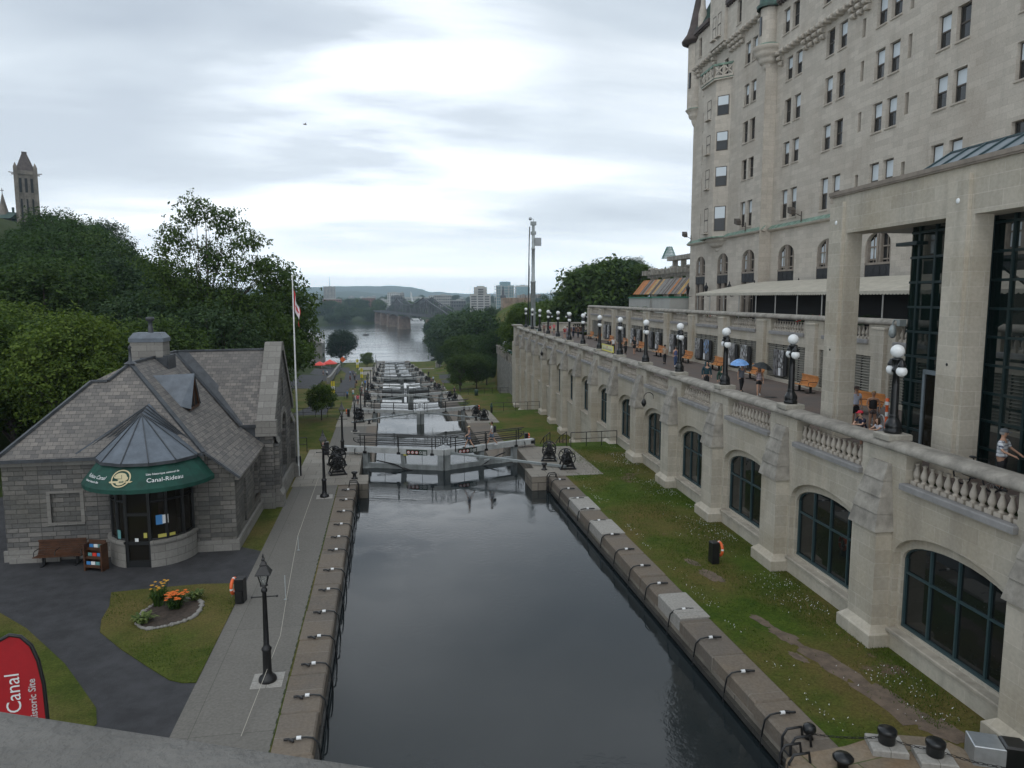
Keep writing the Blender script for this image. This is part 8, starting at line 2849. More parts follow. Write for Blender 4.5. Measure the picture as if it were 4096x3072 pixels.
# crowd along the flight of locks: a few figures, re-dressed
CROWD = [(-6.9, 128.5, (.06, .16, .3), (.02, .02, .03), 'blue'), (-6.0, 130, (.55, .56, .57), (.15, .4, .42), 'white over teal'), (-4.9, 122, (.55, .10, .12), (.12, .11, .11), 'coral'), (-12, 244, (.3, .34, .5), (.1, .1, .12), 'lavender'), (-11.2, 245.2, (.06, .09, .25), (.03, .03, .05), 'navy'), (-10.1, 243, (.6, .6, .62), (.12, .16, .25), 'white'), (-10.1, 204.2, (.14, .05, .05), (.05, .03, .03), 'maroon'), (-9, 206, (.08, .07, .07), (.05, .05, .05), 'charcoal'), (-12.3, 200.8, (.03, .035, .03), (.03, .03, .03), 'black'), (-8, 193.8, (.05, .03, .03), (.03, .03, .03), 'dark brown'), (-7.1, 164.2, (.12, .09, .06), (.06, .05, .05), 'tan'), (-5.7, 168.5, (.62, .62, .64), (.05, .05, .06), 'ivory'), (-5.1, 169.8, (.05, .18, .5), (.05, .05, .08), 'bright blue'), (-4.4, 172, (.6, .6, .58), (.03, .03, .03), 'off white'), (-5.6, 160, (.55, .55, .45), (.2, .15, .1), 'cream'), (-4.6, 157.2, (.45, .55, .62), (.1, .1, .12), 'pale blue'), (-5.3, 152, (.2, .15, .12), (.05, .05, .05), 'brown'), (-4.2, 149, (.4, .38, .36), (.05, .05, .06), 'ash grey'), (-5.0, 146, (.5, .04, .05), (.05, .05, .05), 'red'), (-5.4, 143, (.55, .05, .05), (.3, .3, .3), 'scarlet'), (-4.0, 140, (.6, .62, .63), (.03, .03, .04), 'chalk white'), (-3.4, 135, (.08, .08, .09), (.03, .03, .03), 'jet black'), (-3.9, 129.8, (.12, .1, .1), (.05, .05, .05), 'dark grey'), (-4.6, 133, (.35, .12, .12), (.1, .1, .1), 'rust'), (-4.8, 178, (.1, .1, .12), (.05, .05, .05), 'slate'), (-4.2, 185, (.3, .3, .32), (.05, .05, .05), 'pale grey'), (12.1, 199.5, (.45, .52, .58), (.05, .05, .08), 'powder blue'), (10.5, 161.2, (.12, .1, .1), (.05, .05, .06), 'deep brown'), (11.2, 163, (.2, .2, .22), (.05, .05, .06), 'slate blue'), (11.9, 161, (.1, .13, .1), (.05, .05, .06), 'dark green'), (11.7, 131.2, (.05, .05, .05), (.03, .03, .03), 'coal black'), (13, 238.7, (.04, .04, .04), (.03, .03, .03), 'plain black'), (10.0, 172, (.25, .12, .1), (.05, .05, .05), 'brick red'), (10.6, 176, (.3, .3, .3), (.05, .05, .05), 'mid grey'), (9.9, 186, (.15, .12, .12), (.05, .05, .05), 'umber'), (-3.8, 205, (.2, .2, .2), (.05, .05, .05), 'dove grey'), (-20, 250, (.1, .3, .45), (.05, .05, .05), 'sea blue'), (-22, 262, (.3, .2, .2), (.05, .05, .05), 'dusty pink'), (-24, 280, (.12, .12, .15), (.05, .05, .05), 'smoky'), (-19, 240, (.6, .6, .6), (.05, .05, .05), 'plain white'), (-30, 392, (.05, .05, .05), (.03, .03, .03), 'sooty black'), (-19, 392, (.05, .05, .06), (.03, .03, .03), 'night black')]
protos = []
for i in range(4):
 pass
seen = {}
for i, (x, y, c1, c2, cn) in enumerate(CROWD):
 z = gz_left(x, y) if x < 4 else gz_right(x, y)
 if -17 > x and y < 300:
  z = min(gz_left(x, y), gz_left(-17.5, y) + .6) + .5
 elif x < -5.8:
  z += .05
 else:
  z += .012
 place = 'on the descending road' if -13 < x < -6.5 else ('on the lower plaza' if x <= -13 and y < 380 else ('at the river railing' if y > 380 else ('beside the left lock path' if x < 0 else 'on the right lock bank')))
 lab = 'person in a %s top %s' % (cn, place)
 if lab in seen:
  lab += ', %d m past the gate' % (y - 52)
 if lab in seen:
  lab = lab.replace('person', 'second person')
 seen[lab] = y
 person(lab, (x, y, z), [180, 0, 170, 20, 90, 260][i % 6], 1.55 + .05 * (i * 7 % 5), [SK_L, SK_M, SK_D][i % 3], c1, c2, [.5, 0, .7, 2][i % 4], ['long', 'short', 'knee', 'long'][i % 4], [.12, .0, .18, .05][i % 4], hair=['brown', 'dark', 'blonde', 'dark', 'grey'][i % 5], level=0)
# bicycles
def bicycle(label, loc, rz, frame_c, tyre_c):
 t = thing('bicycle', label, 'bicycle', loc, rz)
 for x in (-.52, .52):
  b = MB().torus((x, 0, .34), .31, .025, 26, 8, 0, 'y')
  w_ = b.build('wheel', cmat(tyre_c), t)
  b = MB()
  for q in range(10):
   a = pi * q / 5
   b.tube([(x, 0, .34), (x + cos(a) * .3, 0, .34 + sin(a) * .3)], .004, 3)
  b.build('spokes', 'zinc', w_)
 b = MB()
 for p, q in (((-.52, 0, .34), (-.06, 0, .30)), ((-.06, 0, .30), (.40, 0, .74)), ((-.12, 0, .62), (.38, 0, .80)), ((-.06, 0, .30), (-.16, 0, .88)), ((-.52, 0, .34), (-.12, 0, .62)), ((.52, 0, .34), (.36, 0, .92))):
  b.tube([p, q], .022, 6)
 b.build('frame', cmat(frame_c, .35), t)
 MB().tube([(.30, -.30, 1.0), (.36, -.2, .98), (.37, 0, .95), (.36, .2, .98), (.30, .30, 1.0)], .016, 6).build('handlebar', 'black_iron', t)
 MB().sphere((-.18, 0, .92), .12, 8, 6, 0, 1.1, .6, .35).build('saddle', 'lamp_black', t)
 MB().tube([(-.06, -.1, .30), (-.06, .1, .30)], .02, 6).lathe([(.001, 0), (.09, 0), (.09, .02), (.001, .02)], 12, (-.06, -.06, .3)).build('crank', 'black_iron', t)
 return t
bicycle('bicycle with white tyres standing before the bench behind the pillar', W(29.7, 19.6, PROM), TA + radians(78), (.10, .10, .11), (.55, .55, .55))
bicycle('black bicycle held by the man in the plaid shirt', W(19.7, 16.3, PROM), TA - radians(82), (.02, .02, .022), (.012, .012, .012))
t = thing('delineator_post', 'orange and white traffic delineator post beside the lamp base', 'traffic post', W(27.4, 18.5, PROM), TA)
MB().lathe([(.001, 0), (.2, 0), (.2, .06), (.06, .08), (.055, 1.3), (.07, 1.34), (.07, 1.62), (.001, 1.64)], 12).build('post', 'orange_plastic', t)
MB().lathe([(.072, 1.36), (.072, 1.5)], 12).lathe([(.062, .9), (.062, 1.08)], 12).build('reflector', 'lettering_white', t)
# yellow notice on the balustrade, brown notice at the far wall
t = thing('notice_board', 'yellow notice with a prohibition symbol tied above the balustrade coping', 'notice', W(61.2, NW + .45, 7.70), TA)
MB().box(-.02, .02, -2.0, 2.0, 0.06, .62).build('board', 'sign_yellow' if 'sign_yellow' in MATS else mat('sign_yellow', (.72, .66, .10), .5).name, t)
b = MB()
b.box(-.026, -.021, -1.85, 1.85, .16, .55, 0)
o_, i_ = ell(0, .44, .17, .10, 16), ell(0, .44, .12, .07, 16)
for q in range(16):
 b.poly([(-.03, o_[q][0], o_[q][1]), (-.03, o_[(q + 1) % 16][0], o_[(q + 1) % 16][1]), (-.03, i_[(q + 1) % 16][0], i_[(q + 1) % 16][1]), (-.03, i_[q][0], i_[q][1])], 1)
b.beam((-.03, -.10, .49), (-.03, .10, .39), .004, .025, 1, up=(1, 0, 0))
for z in (.30, .25, .20):
 b.box(-.03, -.027, -1.5, 1.5, z - .008, z + .008, 2)
b.build('symbol', [mat('sign_cream', (.70, .68, .45), .5).name, 'sign_red', 'sash_brown'], t)
MB().box(-.04, .04, -1.9, -1.8, -.02, .1).box(-.04, .04, 1.8, 1.9, -.02, .1).build('foot', 'black_iron', t)
t = thing('notice_board', 'dark brown notice with a red prohibition ring on the far promenade parapet', 'notice', W(117.6, 24.9, 6.5), TA + radians(10))
MB().box(-1.2, 1.2, -.03, .03, .35, 1.05).build('board', 'bench_brown', t)
b = MB()
o_, i_ = ell(-.75, .7, .26, .26, 16), ell(-.75, .7, .19, .19, 16)
for q in range(16):
 b.poly([(o_[q][0], -.035, o_[q][1]), (o_[(q + 1) % 16][0], -.035, o_[(q + 1) % 16][1]), (i_[(q + 1) % 16][0], -.035, i_[(q + 1) % 16][1]), (i_[q][0], -.035, i_[q][1])], 0)
b.poly([(x, -.035, z) for x, z in i_], 1)
b.build('symbol', ['sign_red', 'lettering_white'], t)
MB().box(-1.0, -.9, -.02, .02, 0, .4).box(.9, 1.0, -.02, .02, 0, .4).build('leg', 'black_iron', t)
# manhole
tag(MB().lathe([(.001, .008), (.4, .008), (.42, 0)], 20).build('manhole_cover', 'black_iron'), 'round iron cover in the promenade paving by the checked top woman', 'manhole cover').location = W(39.7, 19.6, PROM + .004)
# bake the skinned figures to plain meshes
dg = bpy.context.evaluated_depsgraph_get()
dg.update()
baked = [(o, bpy.data.meshes.new_from_object(o.evaluated_get(dg))) for o in SKIN_SUBS]
for o, me in baked:
 o.modifiers.clear()
 o.data = me
# ------------------------------------------------------------------ far things: river, bridge, town, tower
def block(name, label, cat, x0, x1, y, z0, z1, wallm, depth=None, floors=None, cols=None, roofm='plain_grey', win='glass_hotel', group=None, setback=0):
 w_ = x1 - x0
 depth = depth or w_ * .7
 t = thing(name, label, cat, ((x0 + x1) / 2, y + depth / 2, z0), 0, group)
 MB().box(-w_ / 2, w_ / 2, -depth / 2, depth / 2, -15, z1 - z0, 0).build('wall', wallm, t)
 MB().box(-w_ / 2 + .6, w_ / 2 - .6, -depth / 2 + .6, depth / 2 - .6, z1 - z0, z1 - z0 + max(1.0, (z1 - z0) * .05), 0).box(-w_ * .12, w_ * .2, -depth * .2, depth * .2, z1 - z0, z1 - z0 + 2.6, 0).build('roof', roofm, t)
 floors = floors or max(2, int((z1 - z0) / 3.2))
 cols = cols or max(3, int(w_ / 4))
 b = MB()
 for i in range(floors):
  z = (z1 - z0) * (i + .3) / floors
  for j in range(cols):
   x = -w_ / 2 + w_ * (j + .25) / cols
   b.poly([(x, -depth / 2 - .08, z), (x + w_ / cols * .5, -depth / 2 - .08, z), (x + w_ / cols * .5, -depth / 2 - .08, z + (z1 - z0) / floors * .5), (x, -depth / 2 - .08, z + (z1 - z0) / floors * .5)])
  for sx in (-1, 1):
   for j in range(3):
    yv = -depth / 2 + depth * (j + .25) / 3
    b.poly([(sx * (w_ / 2 + .08), yv, z), (sx * (w_ / 2 + .08), yv + depth / 6, z), (sx * (w_ / 2 + .08), yv + depth / 6, z + (z1 - z0) / floors * .5), (sx * (w_ / 2 + .08), yv, z + (z1 - z0) / floors * .5)])
 b.build('windows', win, t)
 return t
mat('pale_panel', (.50, .50, .48), .8, .1, .1)
mat('mid_panel', (.30, .29, .27), .8, .15, .1)
mat('dark_panel', (.10, .10, .10), .8, .15, .1)
block('office_tower', 'tall pale grey office tower with a mast left of the hills', 'tower', -137, -112, 1700, -4, 35, 'mid_panel', 20, 14, 8)
tag(MB().lathe([(.5, 37), (.3, 55), (.05, 60)], 6, (-124, 1710, 0)).build('antenna', 'dark_panel'), 'thin antenna mast on the office tower roof', 'antenna')
block('brick_block', 'red brick apartment block below the office tower', 'apartment block', -106, -76, 1300, -10, 9, 'brick_red', 20)
block('brick_block', 'broad red brick block on the far shore in the middle left', 'apartment block', -45, -20, 1400, -10, 11, 'brick_red', 22)
block('low_hall', 'low white flat roofed hall on the far shore at left', 'hall', -82, -67, 1150, -10, -3, 'pale_panel', 10, 1, 4, 'brick_red')
block('office_block', 'pale stepped office block behind the bridge', 'office block', 2, 27, 1500, -5, 21, 'pale_panel', 24)
block('office_block', 'grey office annex right of the pale stepped block', 'office block', 27, 36, 1510, -5, 21, 'mid_panel', 20)
block('museum_block', 'dark glass box building before the stepped office block', 'museum', 8, 28, 1300, -6, 14, 'dark_panel', 16, 3, 5, 'dark_panel')
block('white_house', 'small white house at the left end of the bridge', 'house', -3, 4, 1200, -6, 7, 'pale_panel', 8)
block('hall', 'long dark hall behind the bridge right of the fountain', 'hall', 58, 77, 1300, -4, 9.5, 'dark_panel', 18, 3, 7)
block('hall', 'long grey brown hall left of the pale condominium', 'hall', 89, 121, 1400, -4, 16, 'mid_panel', 20, 4, 9)
block('office_block', 'pale narrow block between the two long halls', 'office block', 84, 95, 1500, -4, 15, 'pale_panel', 14)
block('warehouse', 'low pale warehouse between the brick block and the office', 'warehouse', -19, 2, 1400, -4, 8, 'pale_panel', 14, 2, 6)
block('warehouse', 'long pale strip building behind the fountain', 'warehouse', 42, 95, 1700, -4, 12, 'pale_panel', 14, 2, 12)
block('shed', 'low dark shed right of the bridge truss', 'shed', 103, 127, 1200, -4, 7, 'dark_panel', 12, 2, 6)
rn = random.Random(4)
for i in range(26):
 x = rn.uniform(-330, 330)
 y = rn.uniform(1500, 3200)
 z = RIVER + np.interp(y - 1000, [0, 200, 500, 1200, 2600], [6, 13, 19, 26, 34])
 w_ = rn.uniform(9, 24)
 block('town_house', 'small %s house among the far town trees' % ['pale', 'grey', 'red brick', 'white'][i % 4], 'house', x, x + w_, y, z, z + rn.uniform(5, 11), ['pale_panel', 'mid_panel', 'brick_red', 'pale_panel'][i % 4], 9, 2, 4, ['dark_panel', 'mid_panel'][i % 2], group='houses of the far town')
# residential towers right of the bridge
t = thing('condominium', 'pale concrete condominium tower with balcony columns', 'apartment tower', (114, 908, -6), radians(-8))
b = MB()
b.box(-12.5, 12.5, -8, 8, -12, 22.3).box(-8, 8, -7, 7, 22.3, 31).box(-4.5, 5, -5, 5, 31, 32.4)
for x in (-12.5, -4.2, 4.0, 11.2):
 b.box(x, x + 1.3, -8.7, -8.0, -12, 23 if abs(x) > 8 else 30)
b.build('wall', 'concrete_pale', t)
b = MB()
for i in range(11):
 z = -2 + i * 2.9
 for x0, x1 in ((-11, -4.4), (-2.8, 3.8), (5.4, 11)):
  if z > 20 and (x0 < -8 or x1 > 8):
   continue
  b.poly([(x0, -8.05, z), (x1, -8.05, z), (x1, -8.05, z + 1.7), (x0, -8.05, z + 1.7)])
 for x in (-12.55, 12.55):
  b.poly([(x, -6, z), (x, 6, z), (x, 6, z + 1.4), (x, -6, z + 1.4)])
b.build('windows', 'dark_panel', t)
t = thing('tower_under_construction', 'glass tower under construction ringed with scaffolding', 'tower', (128.8, 808, -6), radians(-10))
b = MB().box(-9.5, 9.5, -6, 6, -12, 31.5).box(-6, 6, -4, 4, 31.5, 35.5)
b.build('wall', 'tower_glass', t)
b = MB()
for i in range(12):
 z = -3 + i * 3.0
 e = 12 if z > 12 else 9.8
 b.box(-e, e, -7.4, -6.1, z, z + .35)
 b.box(-e, e, 6.1, 7.2, z, z + .35)
for i in range(11):
 x = -11.5 + i * 2.3
 b.box(x - .12, x + .12, -7.3, -7.1, 12 if abs(x) > 9.6 else -3, 33)
for x in (-9.6, -4, 4, 9.6):
 b.box(x - .35, x + .35, -6.3, -6.05, -12, 31.5)
b.build('scaffolding', 'pale_panel', t)
block('glass_office', 'pale blue glass office block right of the scaffolded tower', 'office block', 158, 174, 900, -6, 25.5, 'tower_glass', 14, 9, 6, 'pale_panel', 'tower_glass')
t = thing('lookout', 'sandstone lookout terrace with a statue on the wooded point', 'monument', (103, 600, 5), 0)
b = MB().box(-10, 14, -6, 6, -12, 7)
for i in range(7):
 b.box(-9 + i * 3, -8 + i * 3, -7, -6, -12, 7.2)
b.build('wall', 'sand_wall', t)
b = MB().lathe([(2.6, 7), (2.2, 9), (1.2, 9.2), (.9, 13), (.6, 13.4), (.5, 15.2), (.35, 15.6), (.3, 16.3), (.01, 16.5)], 8, (-9, 0, 0))
b.build('statue', 'lead_dark', t)
b = MB()
for i in range(9):
 b.box(3 + i * 2.2, 4.2 + i * 2.2, -3, 3, 7, 9.2 + (i % 3) * .5)
b.build('wall_block', 'mid_panel', t)
# cantilever truss bridge
br = thing('truss_bridge', 'long dark steel cantilever truss bridge on brick red piers over the river', 'bridge', (18, 838, RIVER), 0)
BO = (18, 838, RIVER)
bd = Vector((11.7, -71.0, 0)).normalized()
bp = Vector((18.0, 838.0, 0))
bn_ = Vector((bd.y, -bd.x, 0))
def B_(t_, off=0.0, z=0.0):
 p = bp + bd * t_ + bn_ * off
 return (p.x, p.y, z)
deck, tr_ = MB(), MB()
deck.beam(B_(-190, 0, -6.4), B_(290, 0, -5.2), 9, 1.3)
deck.beam(B_(-190, 4.7, -5.0), B_(290, 4.7, -3.8), .3, 1.1)
deck.beam(B_(-190, -4.7, -5.0), B_(290, -4.7, -3.8), .3, 1.1)
deck.build('deck', 'truss_steel', br, BO)
top = [(-95, -4.6), (-62, 1.5), (-40, 5.2), (-12, 11.2), (5, 7.4), (25, 4.8), (50, 4.4), (75, 4.8), (100, 7.6), (128, 12.2), (150, 8.5), (175, 5.0), (205, 1.0), (235, -3.6)]
for off in (4.2, -4.2):
 for (a, za), (c, zc) in zip(top[:-1], top[1:]):
  tr_.beam(B_(a, off, za), B_(c, off, zc), .8, .8)
  n_ = max(2, int((c - a) / 8))
  for i in range(n_):
   u0, u1 = a + (c - a) * i / n_, a + (c - a) * (i + 1) / n_
   z0_, z1_ = za + (zc - za) * i / n_, za + (zc - za) * (i + 1) / n_
   tr_.beam(B_(u0, off, z0_), B_(u0, off, -5.6), .5, .5)
   tr_.beam(B_(u0, off, z0_ if i % 2 else -5.6), B_(u1, off, -5.6 if i % 2 else z1_), .4, .4)
   tr_.beam(B_(u0, off, (z0_ - 5.6) / 2), B_(u1, off, (z1_ - 5.6) / 2), .25, .25)
for u in range(-60, 220, 12):
 z = np.interp(u, [q[0] for q in top], [q[1] for q in top])
 tr_.beam(B_(u, 4.2, z), B_(u, -4.2, z), .4, .4)
for u, du in ((8, 42), (8, -35), (78, -30), (-72, 26), (-72, -26)):
 tr_.beam(B_(u, 4.2, -11), B_(u + du, 4.2, -6.2), .7, .7)
 tr_.beam(B_(u, -4.2, -11), B_(u + du, -4.2, -6.2), .7, .7)
tr_.build('truss', 'truss_steel', br, BO)
for u, hh in ((5, -8.2), (-67, -8.0), (-120, -7.6), (-165, -7.4), (150, -8)):
 p = MB()
 p.T = Matrix.Translation(Vector(B_(u, 0, 0))) @ Matrix.Rotation(atan2(bd.y, bd.x), 4, 'Z')
 p.add([(-5, -7, RIVER - 2), (5, -7, RIVER - 2), (5, 7, RIVER - 2), (-5, 7, RIVER - 2), (-4, -6, hh), (4, -6, hh), (4, 6, hh), (-4, 6, hh)], [(0, 1, 5, 4), (1, 2, 6, 5), (2, 3, 7, 6), (3, 0, 4, 7), (4, 5, 6, 7)])
 p.build('pier', 'pier_stone', br, BO)
# fountain jet beyond the bridge
ft = thing('fountain', 'tall white fountain jet behind the truss bridge', 'fountain', (40, 1200, 3), 0)
b = MB()
rn2 = random.Random(6)
for i in range(360):
 u = rn2.random()
 z = 18.5 * (1 - u * u)
 spread = u * 2.1
 x = -1.5 + u * 4.2 * rn2.random() + rn2.gauss(0, .15)
 y = rn2.gauss(0, .3 + spread * .5)
 zz = z * rn2.random() ** .35
 r = rn2.uniform(.18, .45)
 b.sphere((x, y, zz), r, 5, 4, 0, .8, .8, 2.2)
b.build('spray', 'lettering_white', ft)
MB().lathe([(3.5, -1), (3.6, .6), (3.2, .6), (3.0, .2), (.001, .2)], 20).build('basin', 'mid_panel', ft)
# boats
t = thing('ferry', 'white tour boat moored below the bridge at the far bank', 'boat', (37, 1008, RIVER), radians(170))
b = MB().add([(-13, -3, 0), (10, -3, 0), (14, 0, 0), (10, 3, 0), (-13, 3, 0), (-13.5, -3.4, 2.2), (11, -3.4, 2.2), (16, 0, 2.8), (11, 3.4, 2.2), (-13.5, 3.4, 2.2)], [(0, 1, 6, 5), (1, 2, 7, 6), (2, 3, 8, 7), (3, 4, 9, 8), (4, 0, 5, 9), (5, 6, 7, 8, 9)])
b.build('hull', 'lettering_white', t)
b = MB().box(-12, 7, -2.8, 2.8, 2.2, 4.6).box(-8, 4, -2.4, 2.4, 4.8, 6.8).box(-12.3, 8, -3.1, 3.1, 4.6, 4.8).box(-8.4, 4.5, -2.6, 2.6, 6.8, 7)
b.build('cabin', 'lettering_white', t)
b = MB()
for i in range(9):
 b.box(-11 + i * 2, -9.8 + i * 2, -2.86, 2.86, 3.0, 4.2)
b.build('window', 'dark_panel', t)
t = thing('motor_boat', 'small dark motor boat alone on the river', 'boat', (-19.5, 702, RIVER), radians(20))
MB().add([(-2.6, -1, 0), (1.6, -1, 0), (3, 0, .2), (1.6, 1, 0), (-2.6, 1, 0), (-2.7, -1.1, .8), (1.8, -1.1, .9), (3.4, 0, 1.1), (1.8, 1.1, .9), (-2.7, 1.1, .8)], [(0, 1, 6, 5), (1, 2, 7, 6), (2, 3, 8, 7), (3, 4, 9, 8), (4, 0, 5, 9), (5, 6, 7, 8, 9)]).build('hull', 'dark_panel', t)
MB().box(-.8, .8, -.7, .7, .8, 1.7).build('cabin', 'mid_panel', t)
for i in range(4):
 t = thing('moored_boat', 'white motor boat moored right of the tour boat, number %d from it' % (i + 1), 'boat', (48 + i * 6, 1003, RIVER), radians(80 + i * 7), 'moored boats')
 MB().add([(-3, -1.2, 0), (2, -1.2, 0), (3.6, 0, .2), (2, 1.2, 0), (-3, 1.2, 0), (-3.1, -1.3, 1.2), (2.2, -1.3, 1.3), (4, 0, 1.6), (2.2, 1.3, 1.3), (-3.1, 1.3, 1.2)], [(0, 1, 6, 5), (1, 2, 7, 6), (2, 3, 8, 7), (3, 4, 9, 8), (4, 0, 5, 9), (5, 6, 7, 8, 9)]).build('hull', 'lettering_white', t)
 MB().box(-1.5, 1, -1, 1, 1.2, 2.4).build('cabin', 'lettering_white', t)
# gothic clock tower and spire over the wooded hill
ct_ = thing('gothic_tower', 'tall gothic stone tower with a steep roof above the hillside trees', 'tower', (-140.6, 330, 34), radians(23))
b = MB()
HW = 3.3
b.box(-HW, HW, -HW, HW, -8, 26.5)
for sx in (-1, 1):
 for sy in (-1, 1):
  b.box(sx * HW - .7, sx * HW + .7, sy * HW - .7, sy * HW + .7, -8, 29.2)
  b.lathe([(.75, 29.2), (.05, 31.0)], 6, (sx * HW, sy * HW, 0))
for i in range(3):
 x = -2.2 + i * 2.2
 for sy in (-1, 1):
  b.box(x - .18 - 1.1, x + .18 - 1.1, sy * HW - .3, sy * HW + .3, -8, 25.5)
  b.box(sy * HW - .3, sy * HW + .3, x - .18 - 1.1, x + .18 - 1.1, -8, 25.5)
b.box(-HW - .5, HW + .5, -HW - .5, HW + .5, 26.5, 28.0)
b.box(-HW - .3, HW + .3, -HW - .3, HW + .3, 18.2, 18.6)
for sx in (-1, 1):
 b.box(sx * (HW + .3) - 1.2, sx * (HW + .3) + 1.2, -.2, .2, 26.6, 27.0)
 b.beam((sx * HW, -HW, 26.8), (sx * (HW + 2.2), -HW - 1.2, 26.9), .3, .3)
b.build('shaft', 'tower_stone', ct_)
b = MB()
for sy in (-1, 1):
 for i in range(3):
  x = -1.9 + i * 1.9
  b.box(x - .45, x + .45, sy * (HW + .02) - .06, sy * (HW + .02) + .06, 19.5, 25)
  b.box(sy * (HW + .02) - .06, sy * (HW + .02) + .06, x - .45, x + .45, 19.5, 25)
  b.box(x - .3, x + .3, sy * (HW + .02) - .06, sy * (HW + .02) + .06, 2, 17)
  b.box(sy * (HW + .02) - .06, sy * (HW + .02) + .06, x - .3, x + .3, 2, 17)
b.build('louvre_window', 'dark_inside', ct_)
b = MB()
b.add([(-HW, -HW, 28), (HW, -HW, 28), (HW, HW, 28), (-HW, HW, 28), (-.8, -.8, 35.0), (.8, -.8, 35.0), (.8, .8, 35.0), (-.8, .8, 35.0)], [(0, 1, 5, 4), (1, 2, 6, 5), (2, 3, 7, 6), (3, 0, 4, 7), (4, 5, 6, 7)])
b.box(-.9, .9, -.9, .9, 35, 35.6)
b.build('roof', 'roof_brown', ct_)
sp2 = thing('spire', 'slim stone spire with a cross at the left edge beside the gothic tower', 'spire', (-149.6, 330, 40), 0)
MB().lathe([(2.6, -6), (2.6, 5.2), (2.0, 5.4), (.12, 13.4)], 8).build('cone', 'tower_stone', sp2)
MB().box(-.09, .09, -.09, .09, 13.2, 15.4).box(-.6, .6, -.09, .09, 14.4, 14.65).build('cross', 'lead_dark', sp2)
b = MB().box(-12, 2, -6, 6, -12, 3.2)
b.add([(-12, -6, 3.2), (5, -6, 3.2), (5, 6, 3.2), (-12, 6, 3.2), (-12, 0, 7.0), (5, 0, 6.0)], [(0, 1, 5, 4), (2, 3, 4, 5), (1, 2, 5), (3, 0, 4)])
b.box(3.2, 3.8, -.4, .4, 5, 8)
b.build('side_roof', 'copper_dark', sp2)
# museum house by the river
t = thing('old_stone_warehouse', 'old stone warehouse half hidden by the trees left of the locks', 'building', (-36, 350, -20.5), 0)
MB().box(-7, 7, -8, 8, -3, 12.5).build('wall', 'limestone_smooth', t)
MB().add([(-7.5, -8.5, 12.4), (7.5, -8.5, 12.4), (7.5, 8.5, 12.4), (-7.5, 8.5, 12.4), (0, -8.5, 17), (0, 8.5, 17)], [(0, 1, 4), (1, 2, 5, 4), (2, 3, 5), (3, 0, 4, 5)]).build('roof', 'mid_panel', t)
b = MB()
for r in range(3):
 for c in range(3):
  b.box(-5 + c * 4, -3.6 + c * 4, -8.06, -8.0, 2 + r * 3.5, 4 + r * 3.5).box(7.0, 7.06, -6 + c * 4.5, -4.6 + c * 4.5, 2 + r * 3.5, 4 + r * 3.5)
b.build('windows', 'dark_panel', t)
# lower plaza furniture
t = thing('parasol', 'red market parasol on the lower plaza', 'parasol', (-23.7, 316, -17.6), 0)
MB().lathe([(3.0, 2.4), (2.9, 2.75), (.1, 4.2)], 8, smooth=False).build('canopy', 'red_plastic', t)
MB().lathe([(.06, 0), (.06, 4.2)], 6).build('pole', 'steel_grey', t)
t = thing('parasol', 'second red parasol left of the first on the lower plaza', 'parasol', (-27.5, 312, -17.6), 0)
MB().lathe([(2.6, 2.3), (2.5, 2.6), (.1, 3.8)], 8, smooth=False).build('canopy', 'red_plastic', t)
MB().lathe([(.06, 0), (.06, 3.8)], 6).build('pole', 'steel_grey', t)
t = thing('diamond_sign', 'orange red diamond road sign near the river edge', 'sign', (-20.6, 352, -20), 0)
MB().add([(-1.4, 0, 3.6), (0, 0, 2.2), (1.4, 0, 3.6), (0, 0, 5), (-1.4, .06, 3.6), (0, .06, 2.2), (1.4, .06, 3.6), (0, .06, 5)], [(0, 1, 2, 3), (4, 7, 6, 5), (0, 4, 5, 1), (1, 5, 6, 2), (2, 6, 7, 3), (3, 7, 4, 0)]).build('panel', 'orange_plastic', t)
MB().lathe([(.05, 0), (.05, 2.4)], 6).build('post', 'steel_grey', t)
for i, (x, y, h_, w_) in enumerate(((-7.0, 203.8, 3.6, .33), (-11.2, 283.2, 4.4, .45), (-9.2, 127.5, 3.3, .30))):
 t = thing('street_banner', ['tall yellow and white street banner beside the road halfway down', 'yellow street banner farthest down the road', 'yellow and white street banner behind the young tree'][i], 'banner', (x, y, gz_left(x, y)), 0, 'yellow banners')
 MB().lathe([(.05, 0), (.05, h_), (.001, h_ + .05)], 6).build('pole', 'black_iron', t)
 b = MB()
 b.box(-w_, w_, -.02, .02, h_ * .28, h_ * .56, 0).box(-w_, w_, -.02, .02, h_ * .56, h_ * .74, 1).box(-w_, w_, -.02, .02, h_ * .74, h_, 0)
 b.build('cloth', [mat('banner_yellow_%d' % i, (.62, .52, .03), .6).name, 'lettering_white'], t)
t = thing('litter_bin', 'dark green litter bin under the right bank tree', 'bin', (15.5, 130, LV[2]), 0)
MB().lathe([(.001, 0), (.3, 0), (.34, .7), (.36, .75), (.36, .9), (.25, 1.08), (.001, 1.1)], 14).build('body', 'copper_dark', t)
t = thing('statue', 'dark bronze bust on a post on the right lawn beyond the second gate', 'statue', (12.8, 91.3, LV[1]), 0)
MB().box(-.12, .12, -.12, .12, 0, .7).build('plinth', 'black_iron', t)
MB().lathe([(.17, .7), (.2, .85), (.08, .95), (.12, 1.06), (.09, 1.18), (.001, 1.2)], 10).build('bust', 'copper_dark', t)
t = thing('gate_pillar', 'pale capped stone pillar at the end of the right plaza', 'pillar', (21.2, 315, -17.6), 0)
MB().box(-1, 1, -1, 1, -.5, 2.3).box(-1.2, 1.2, -1.2, 1.2, 2.3, 2.6).build('shaft', 'coping_pale', t)
MB().sphere((0, 0, 2.6), .95, 12, 8, 0, 1, 1, .7).build('cap', 'coping_pale', t)
wl2 = thing('low_wall', 'low stone wall across the right bank beside the pale pillar', 'wall', (27, 315, -17.6), 0)
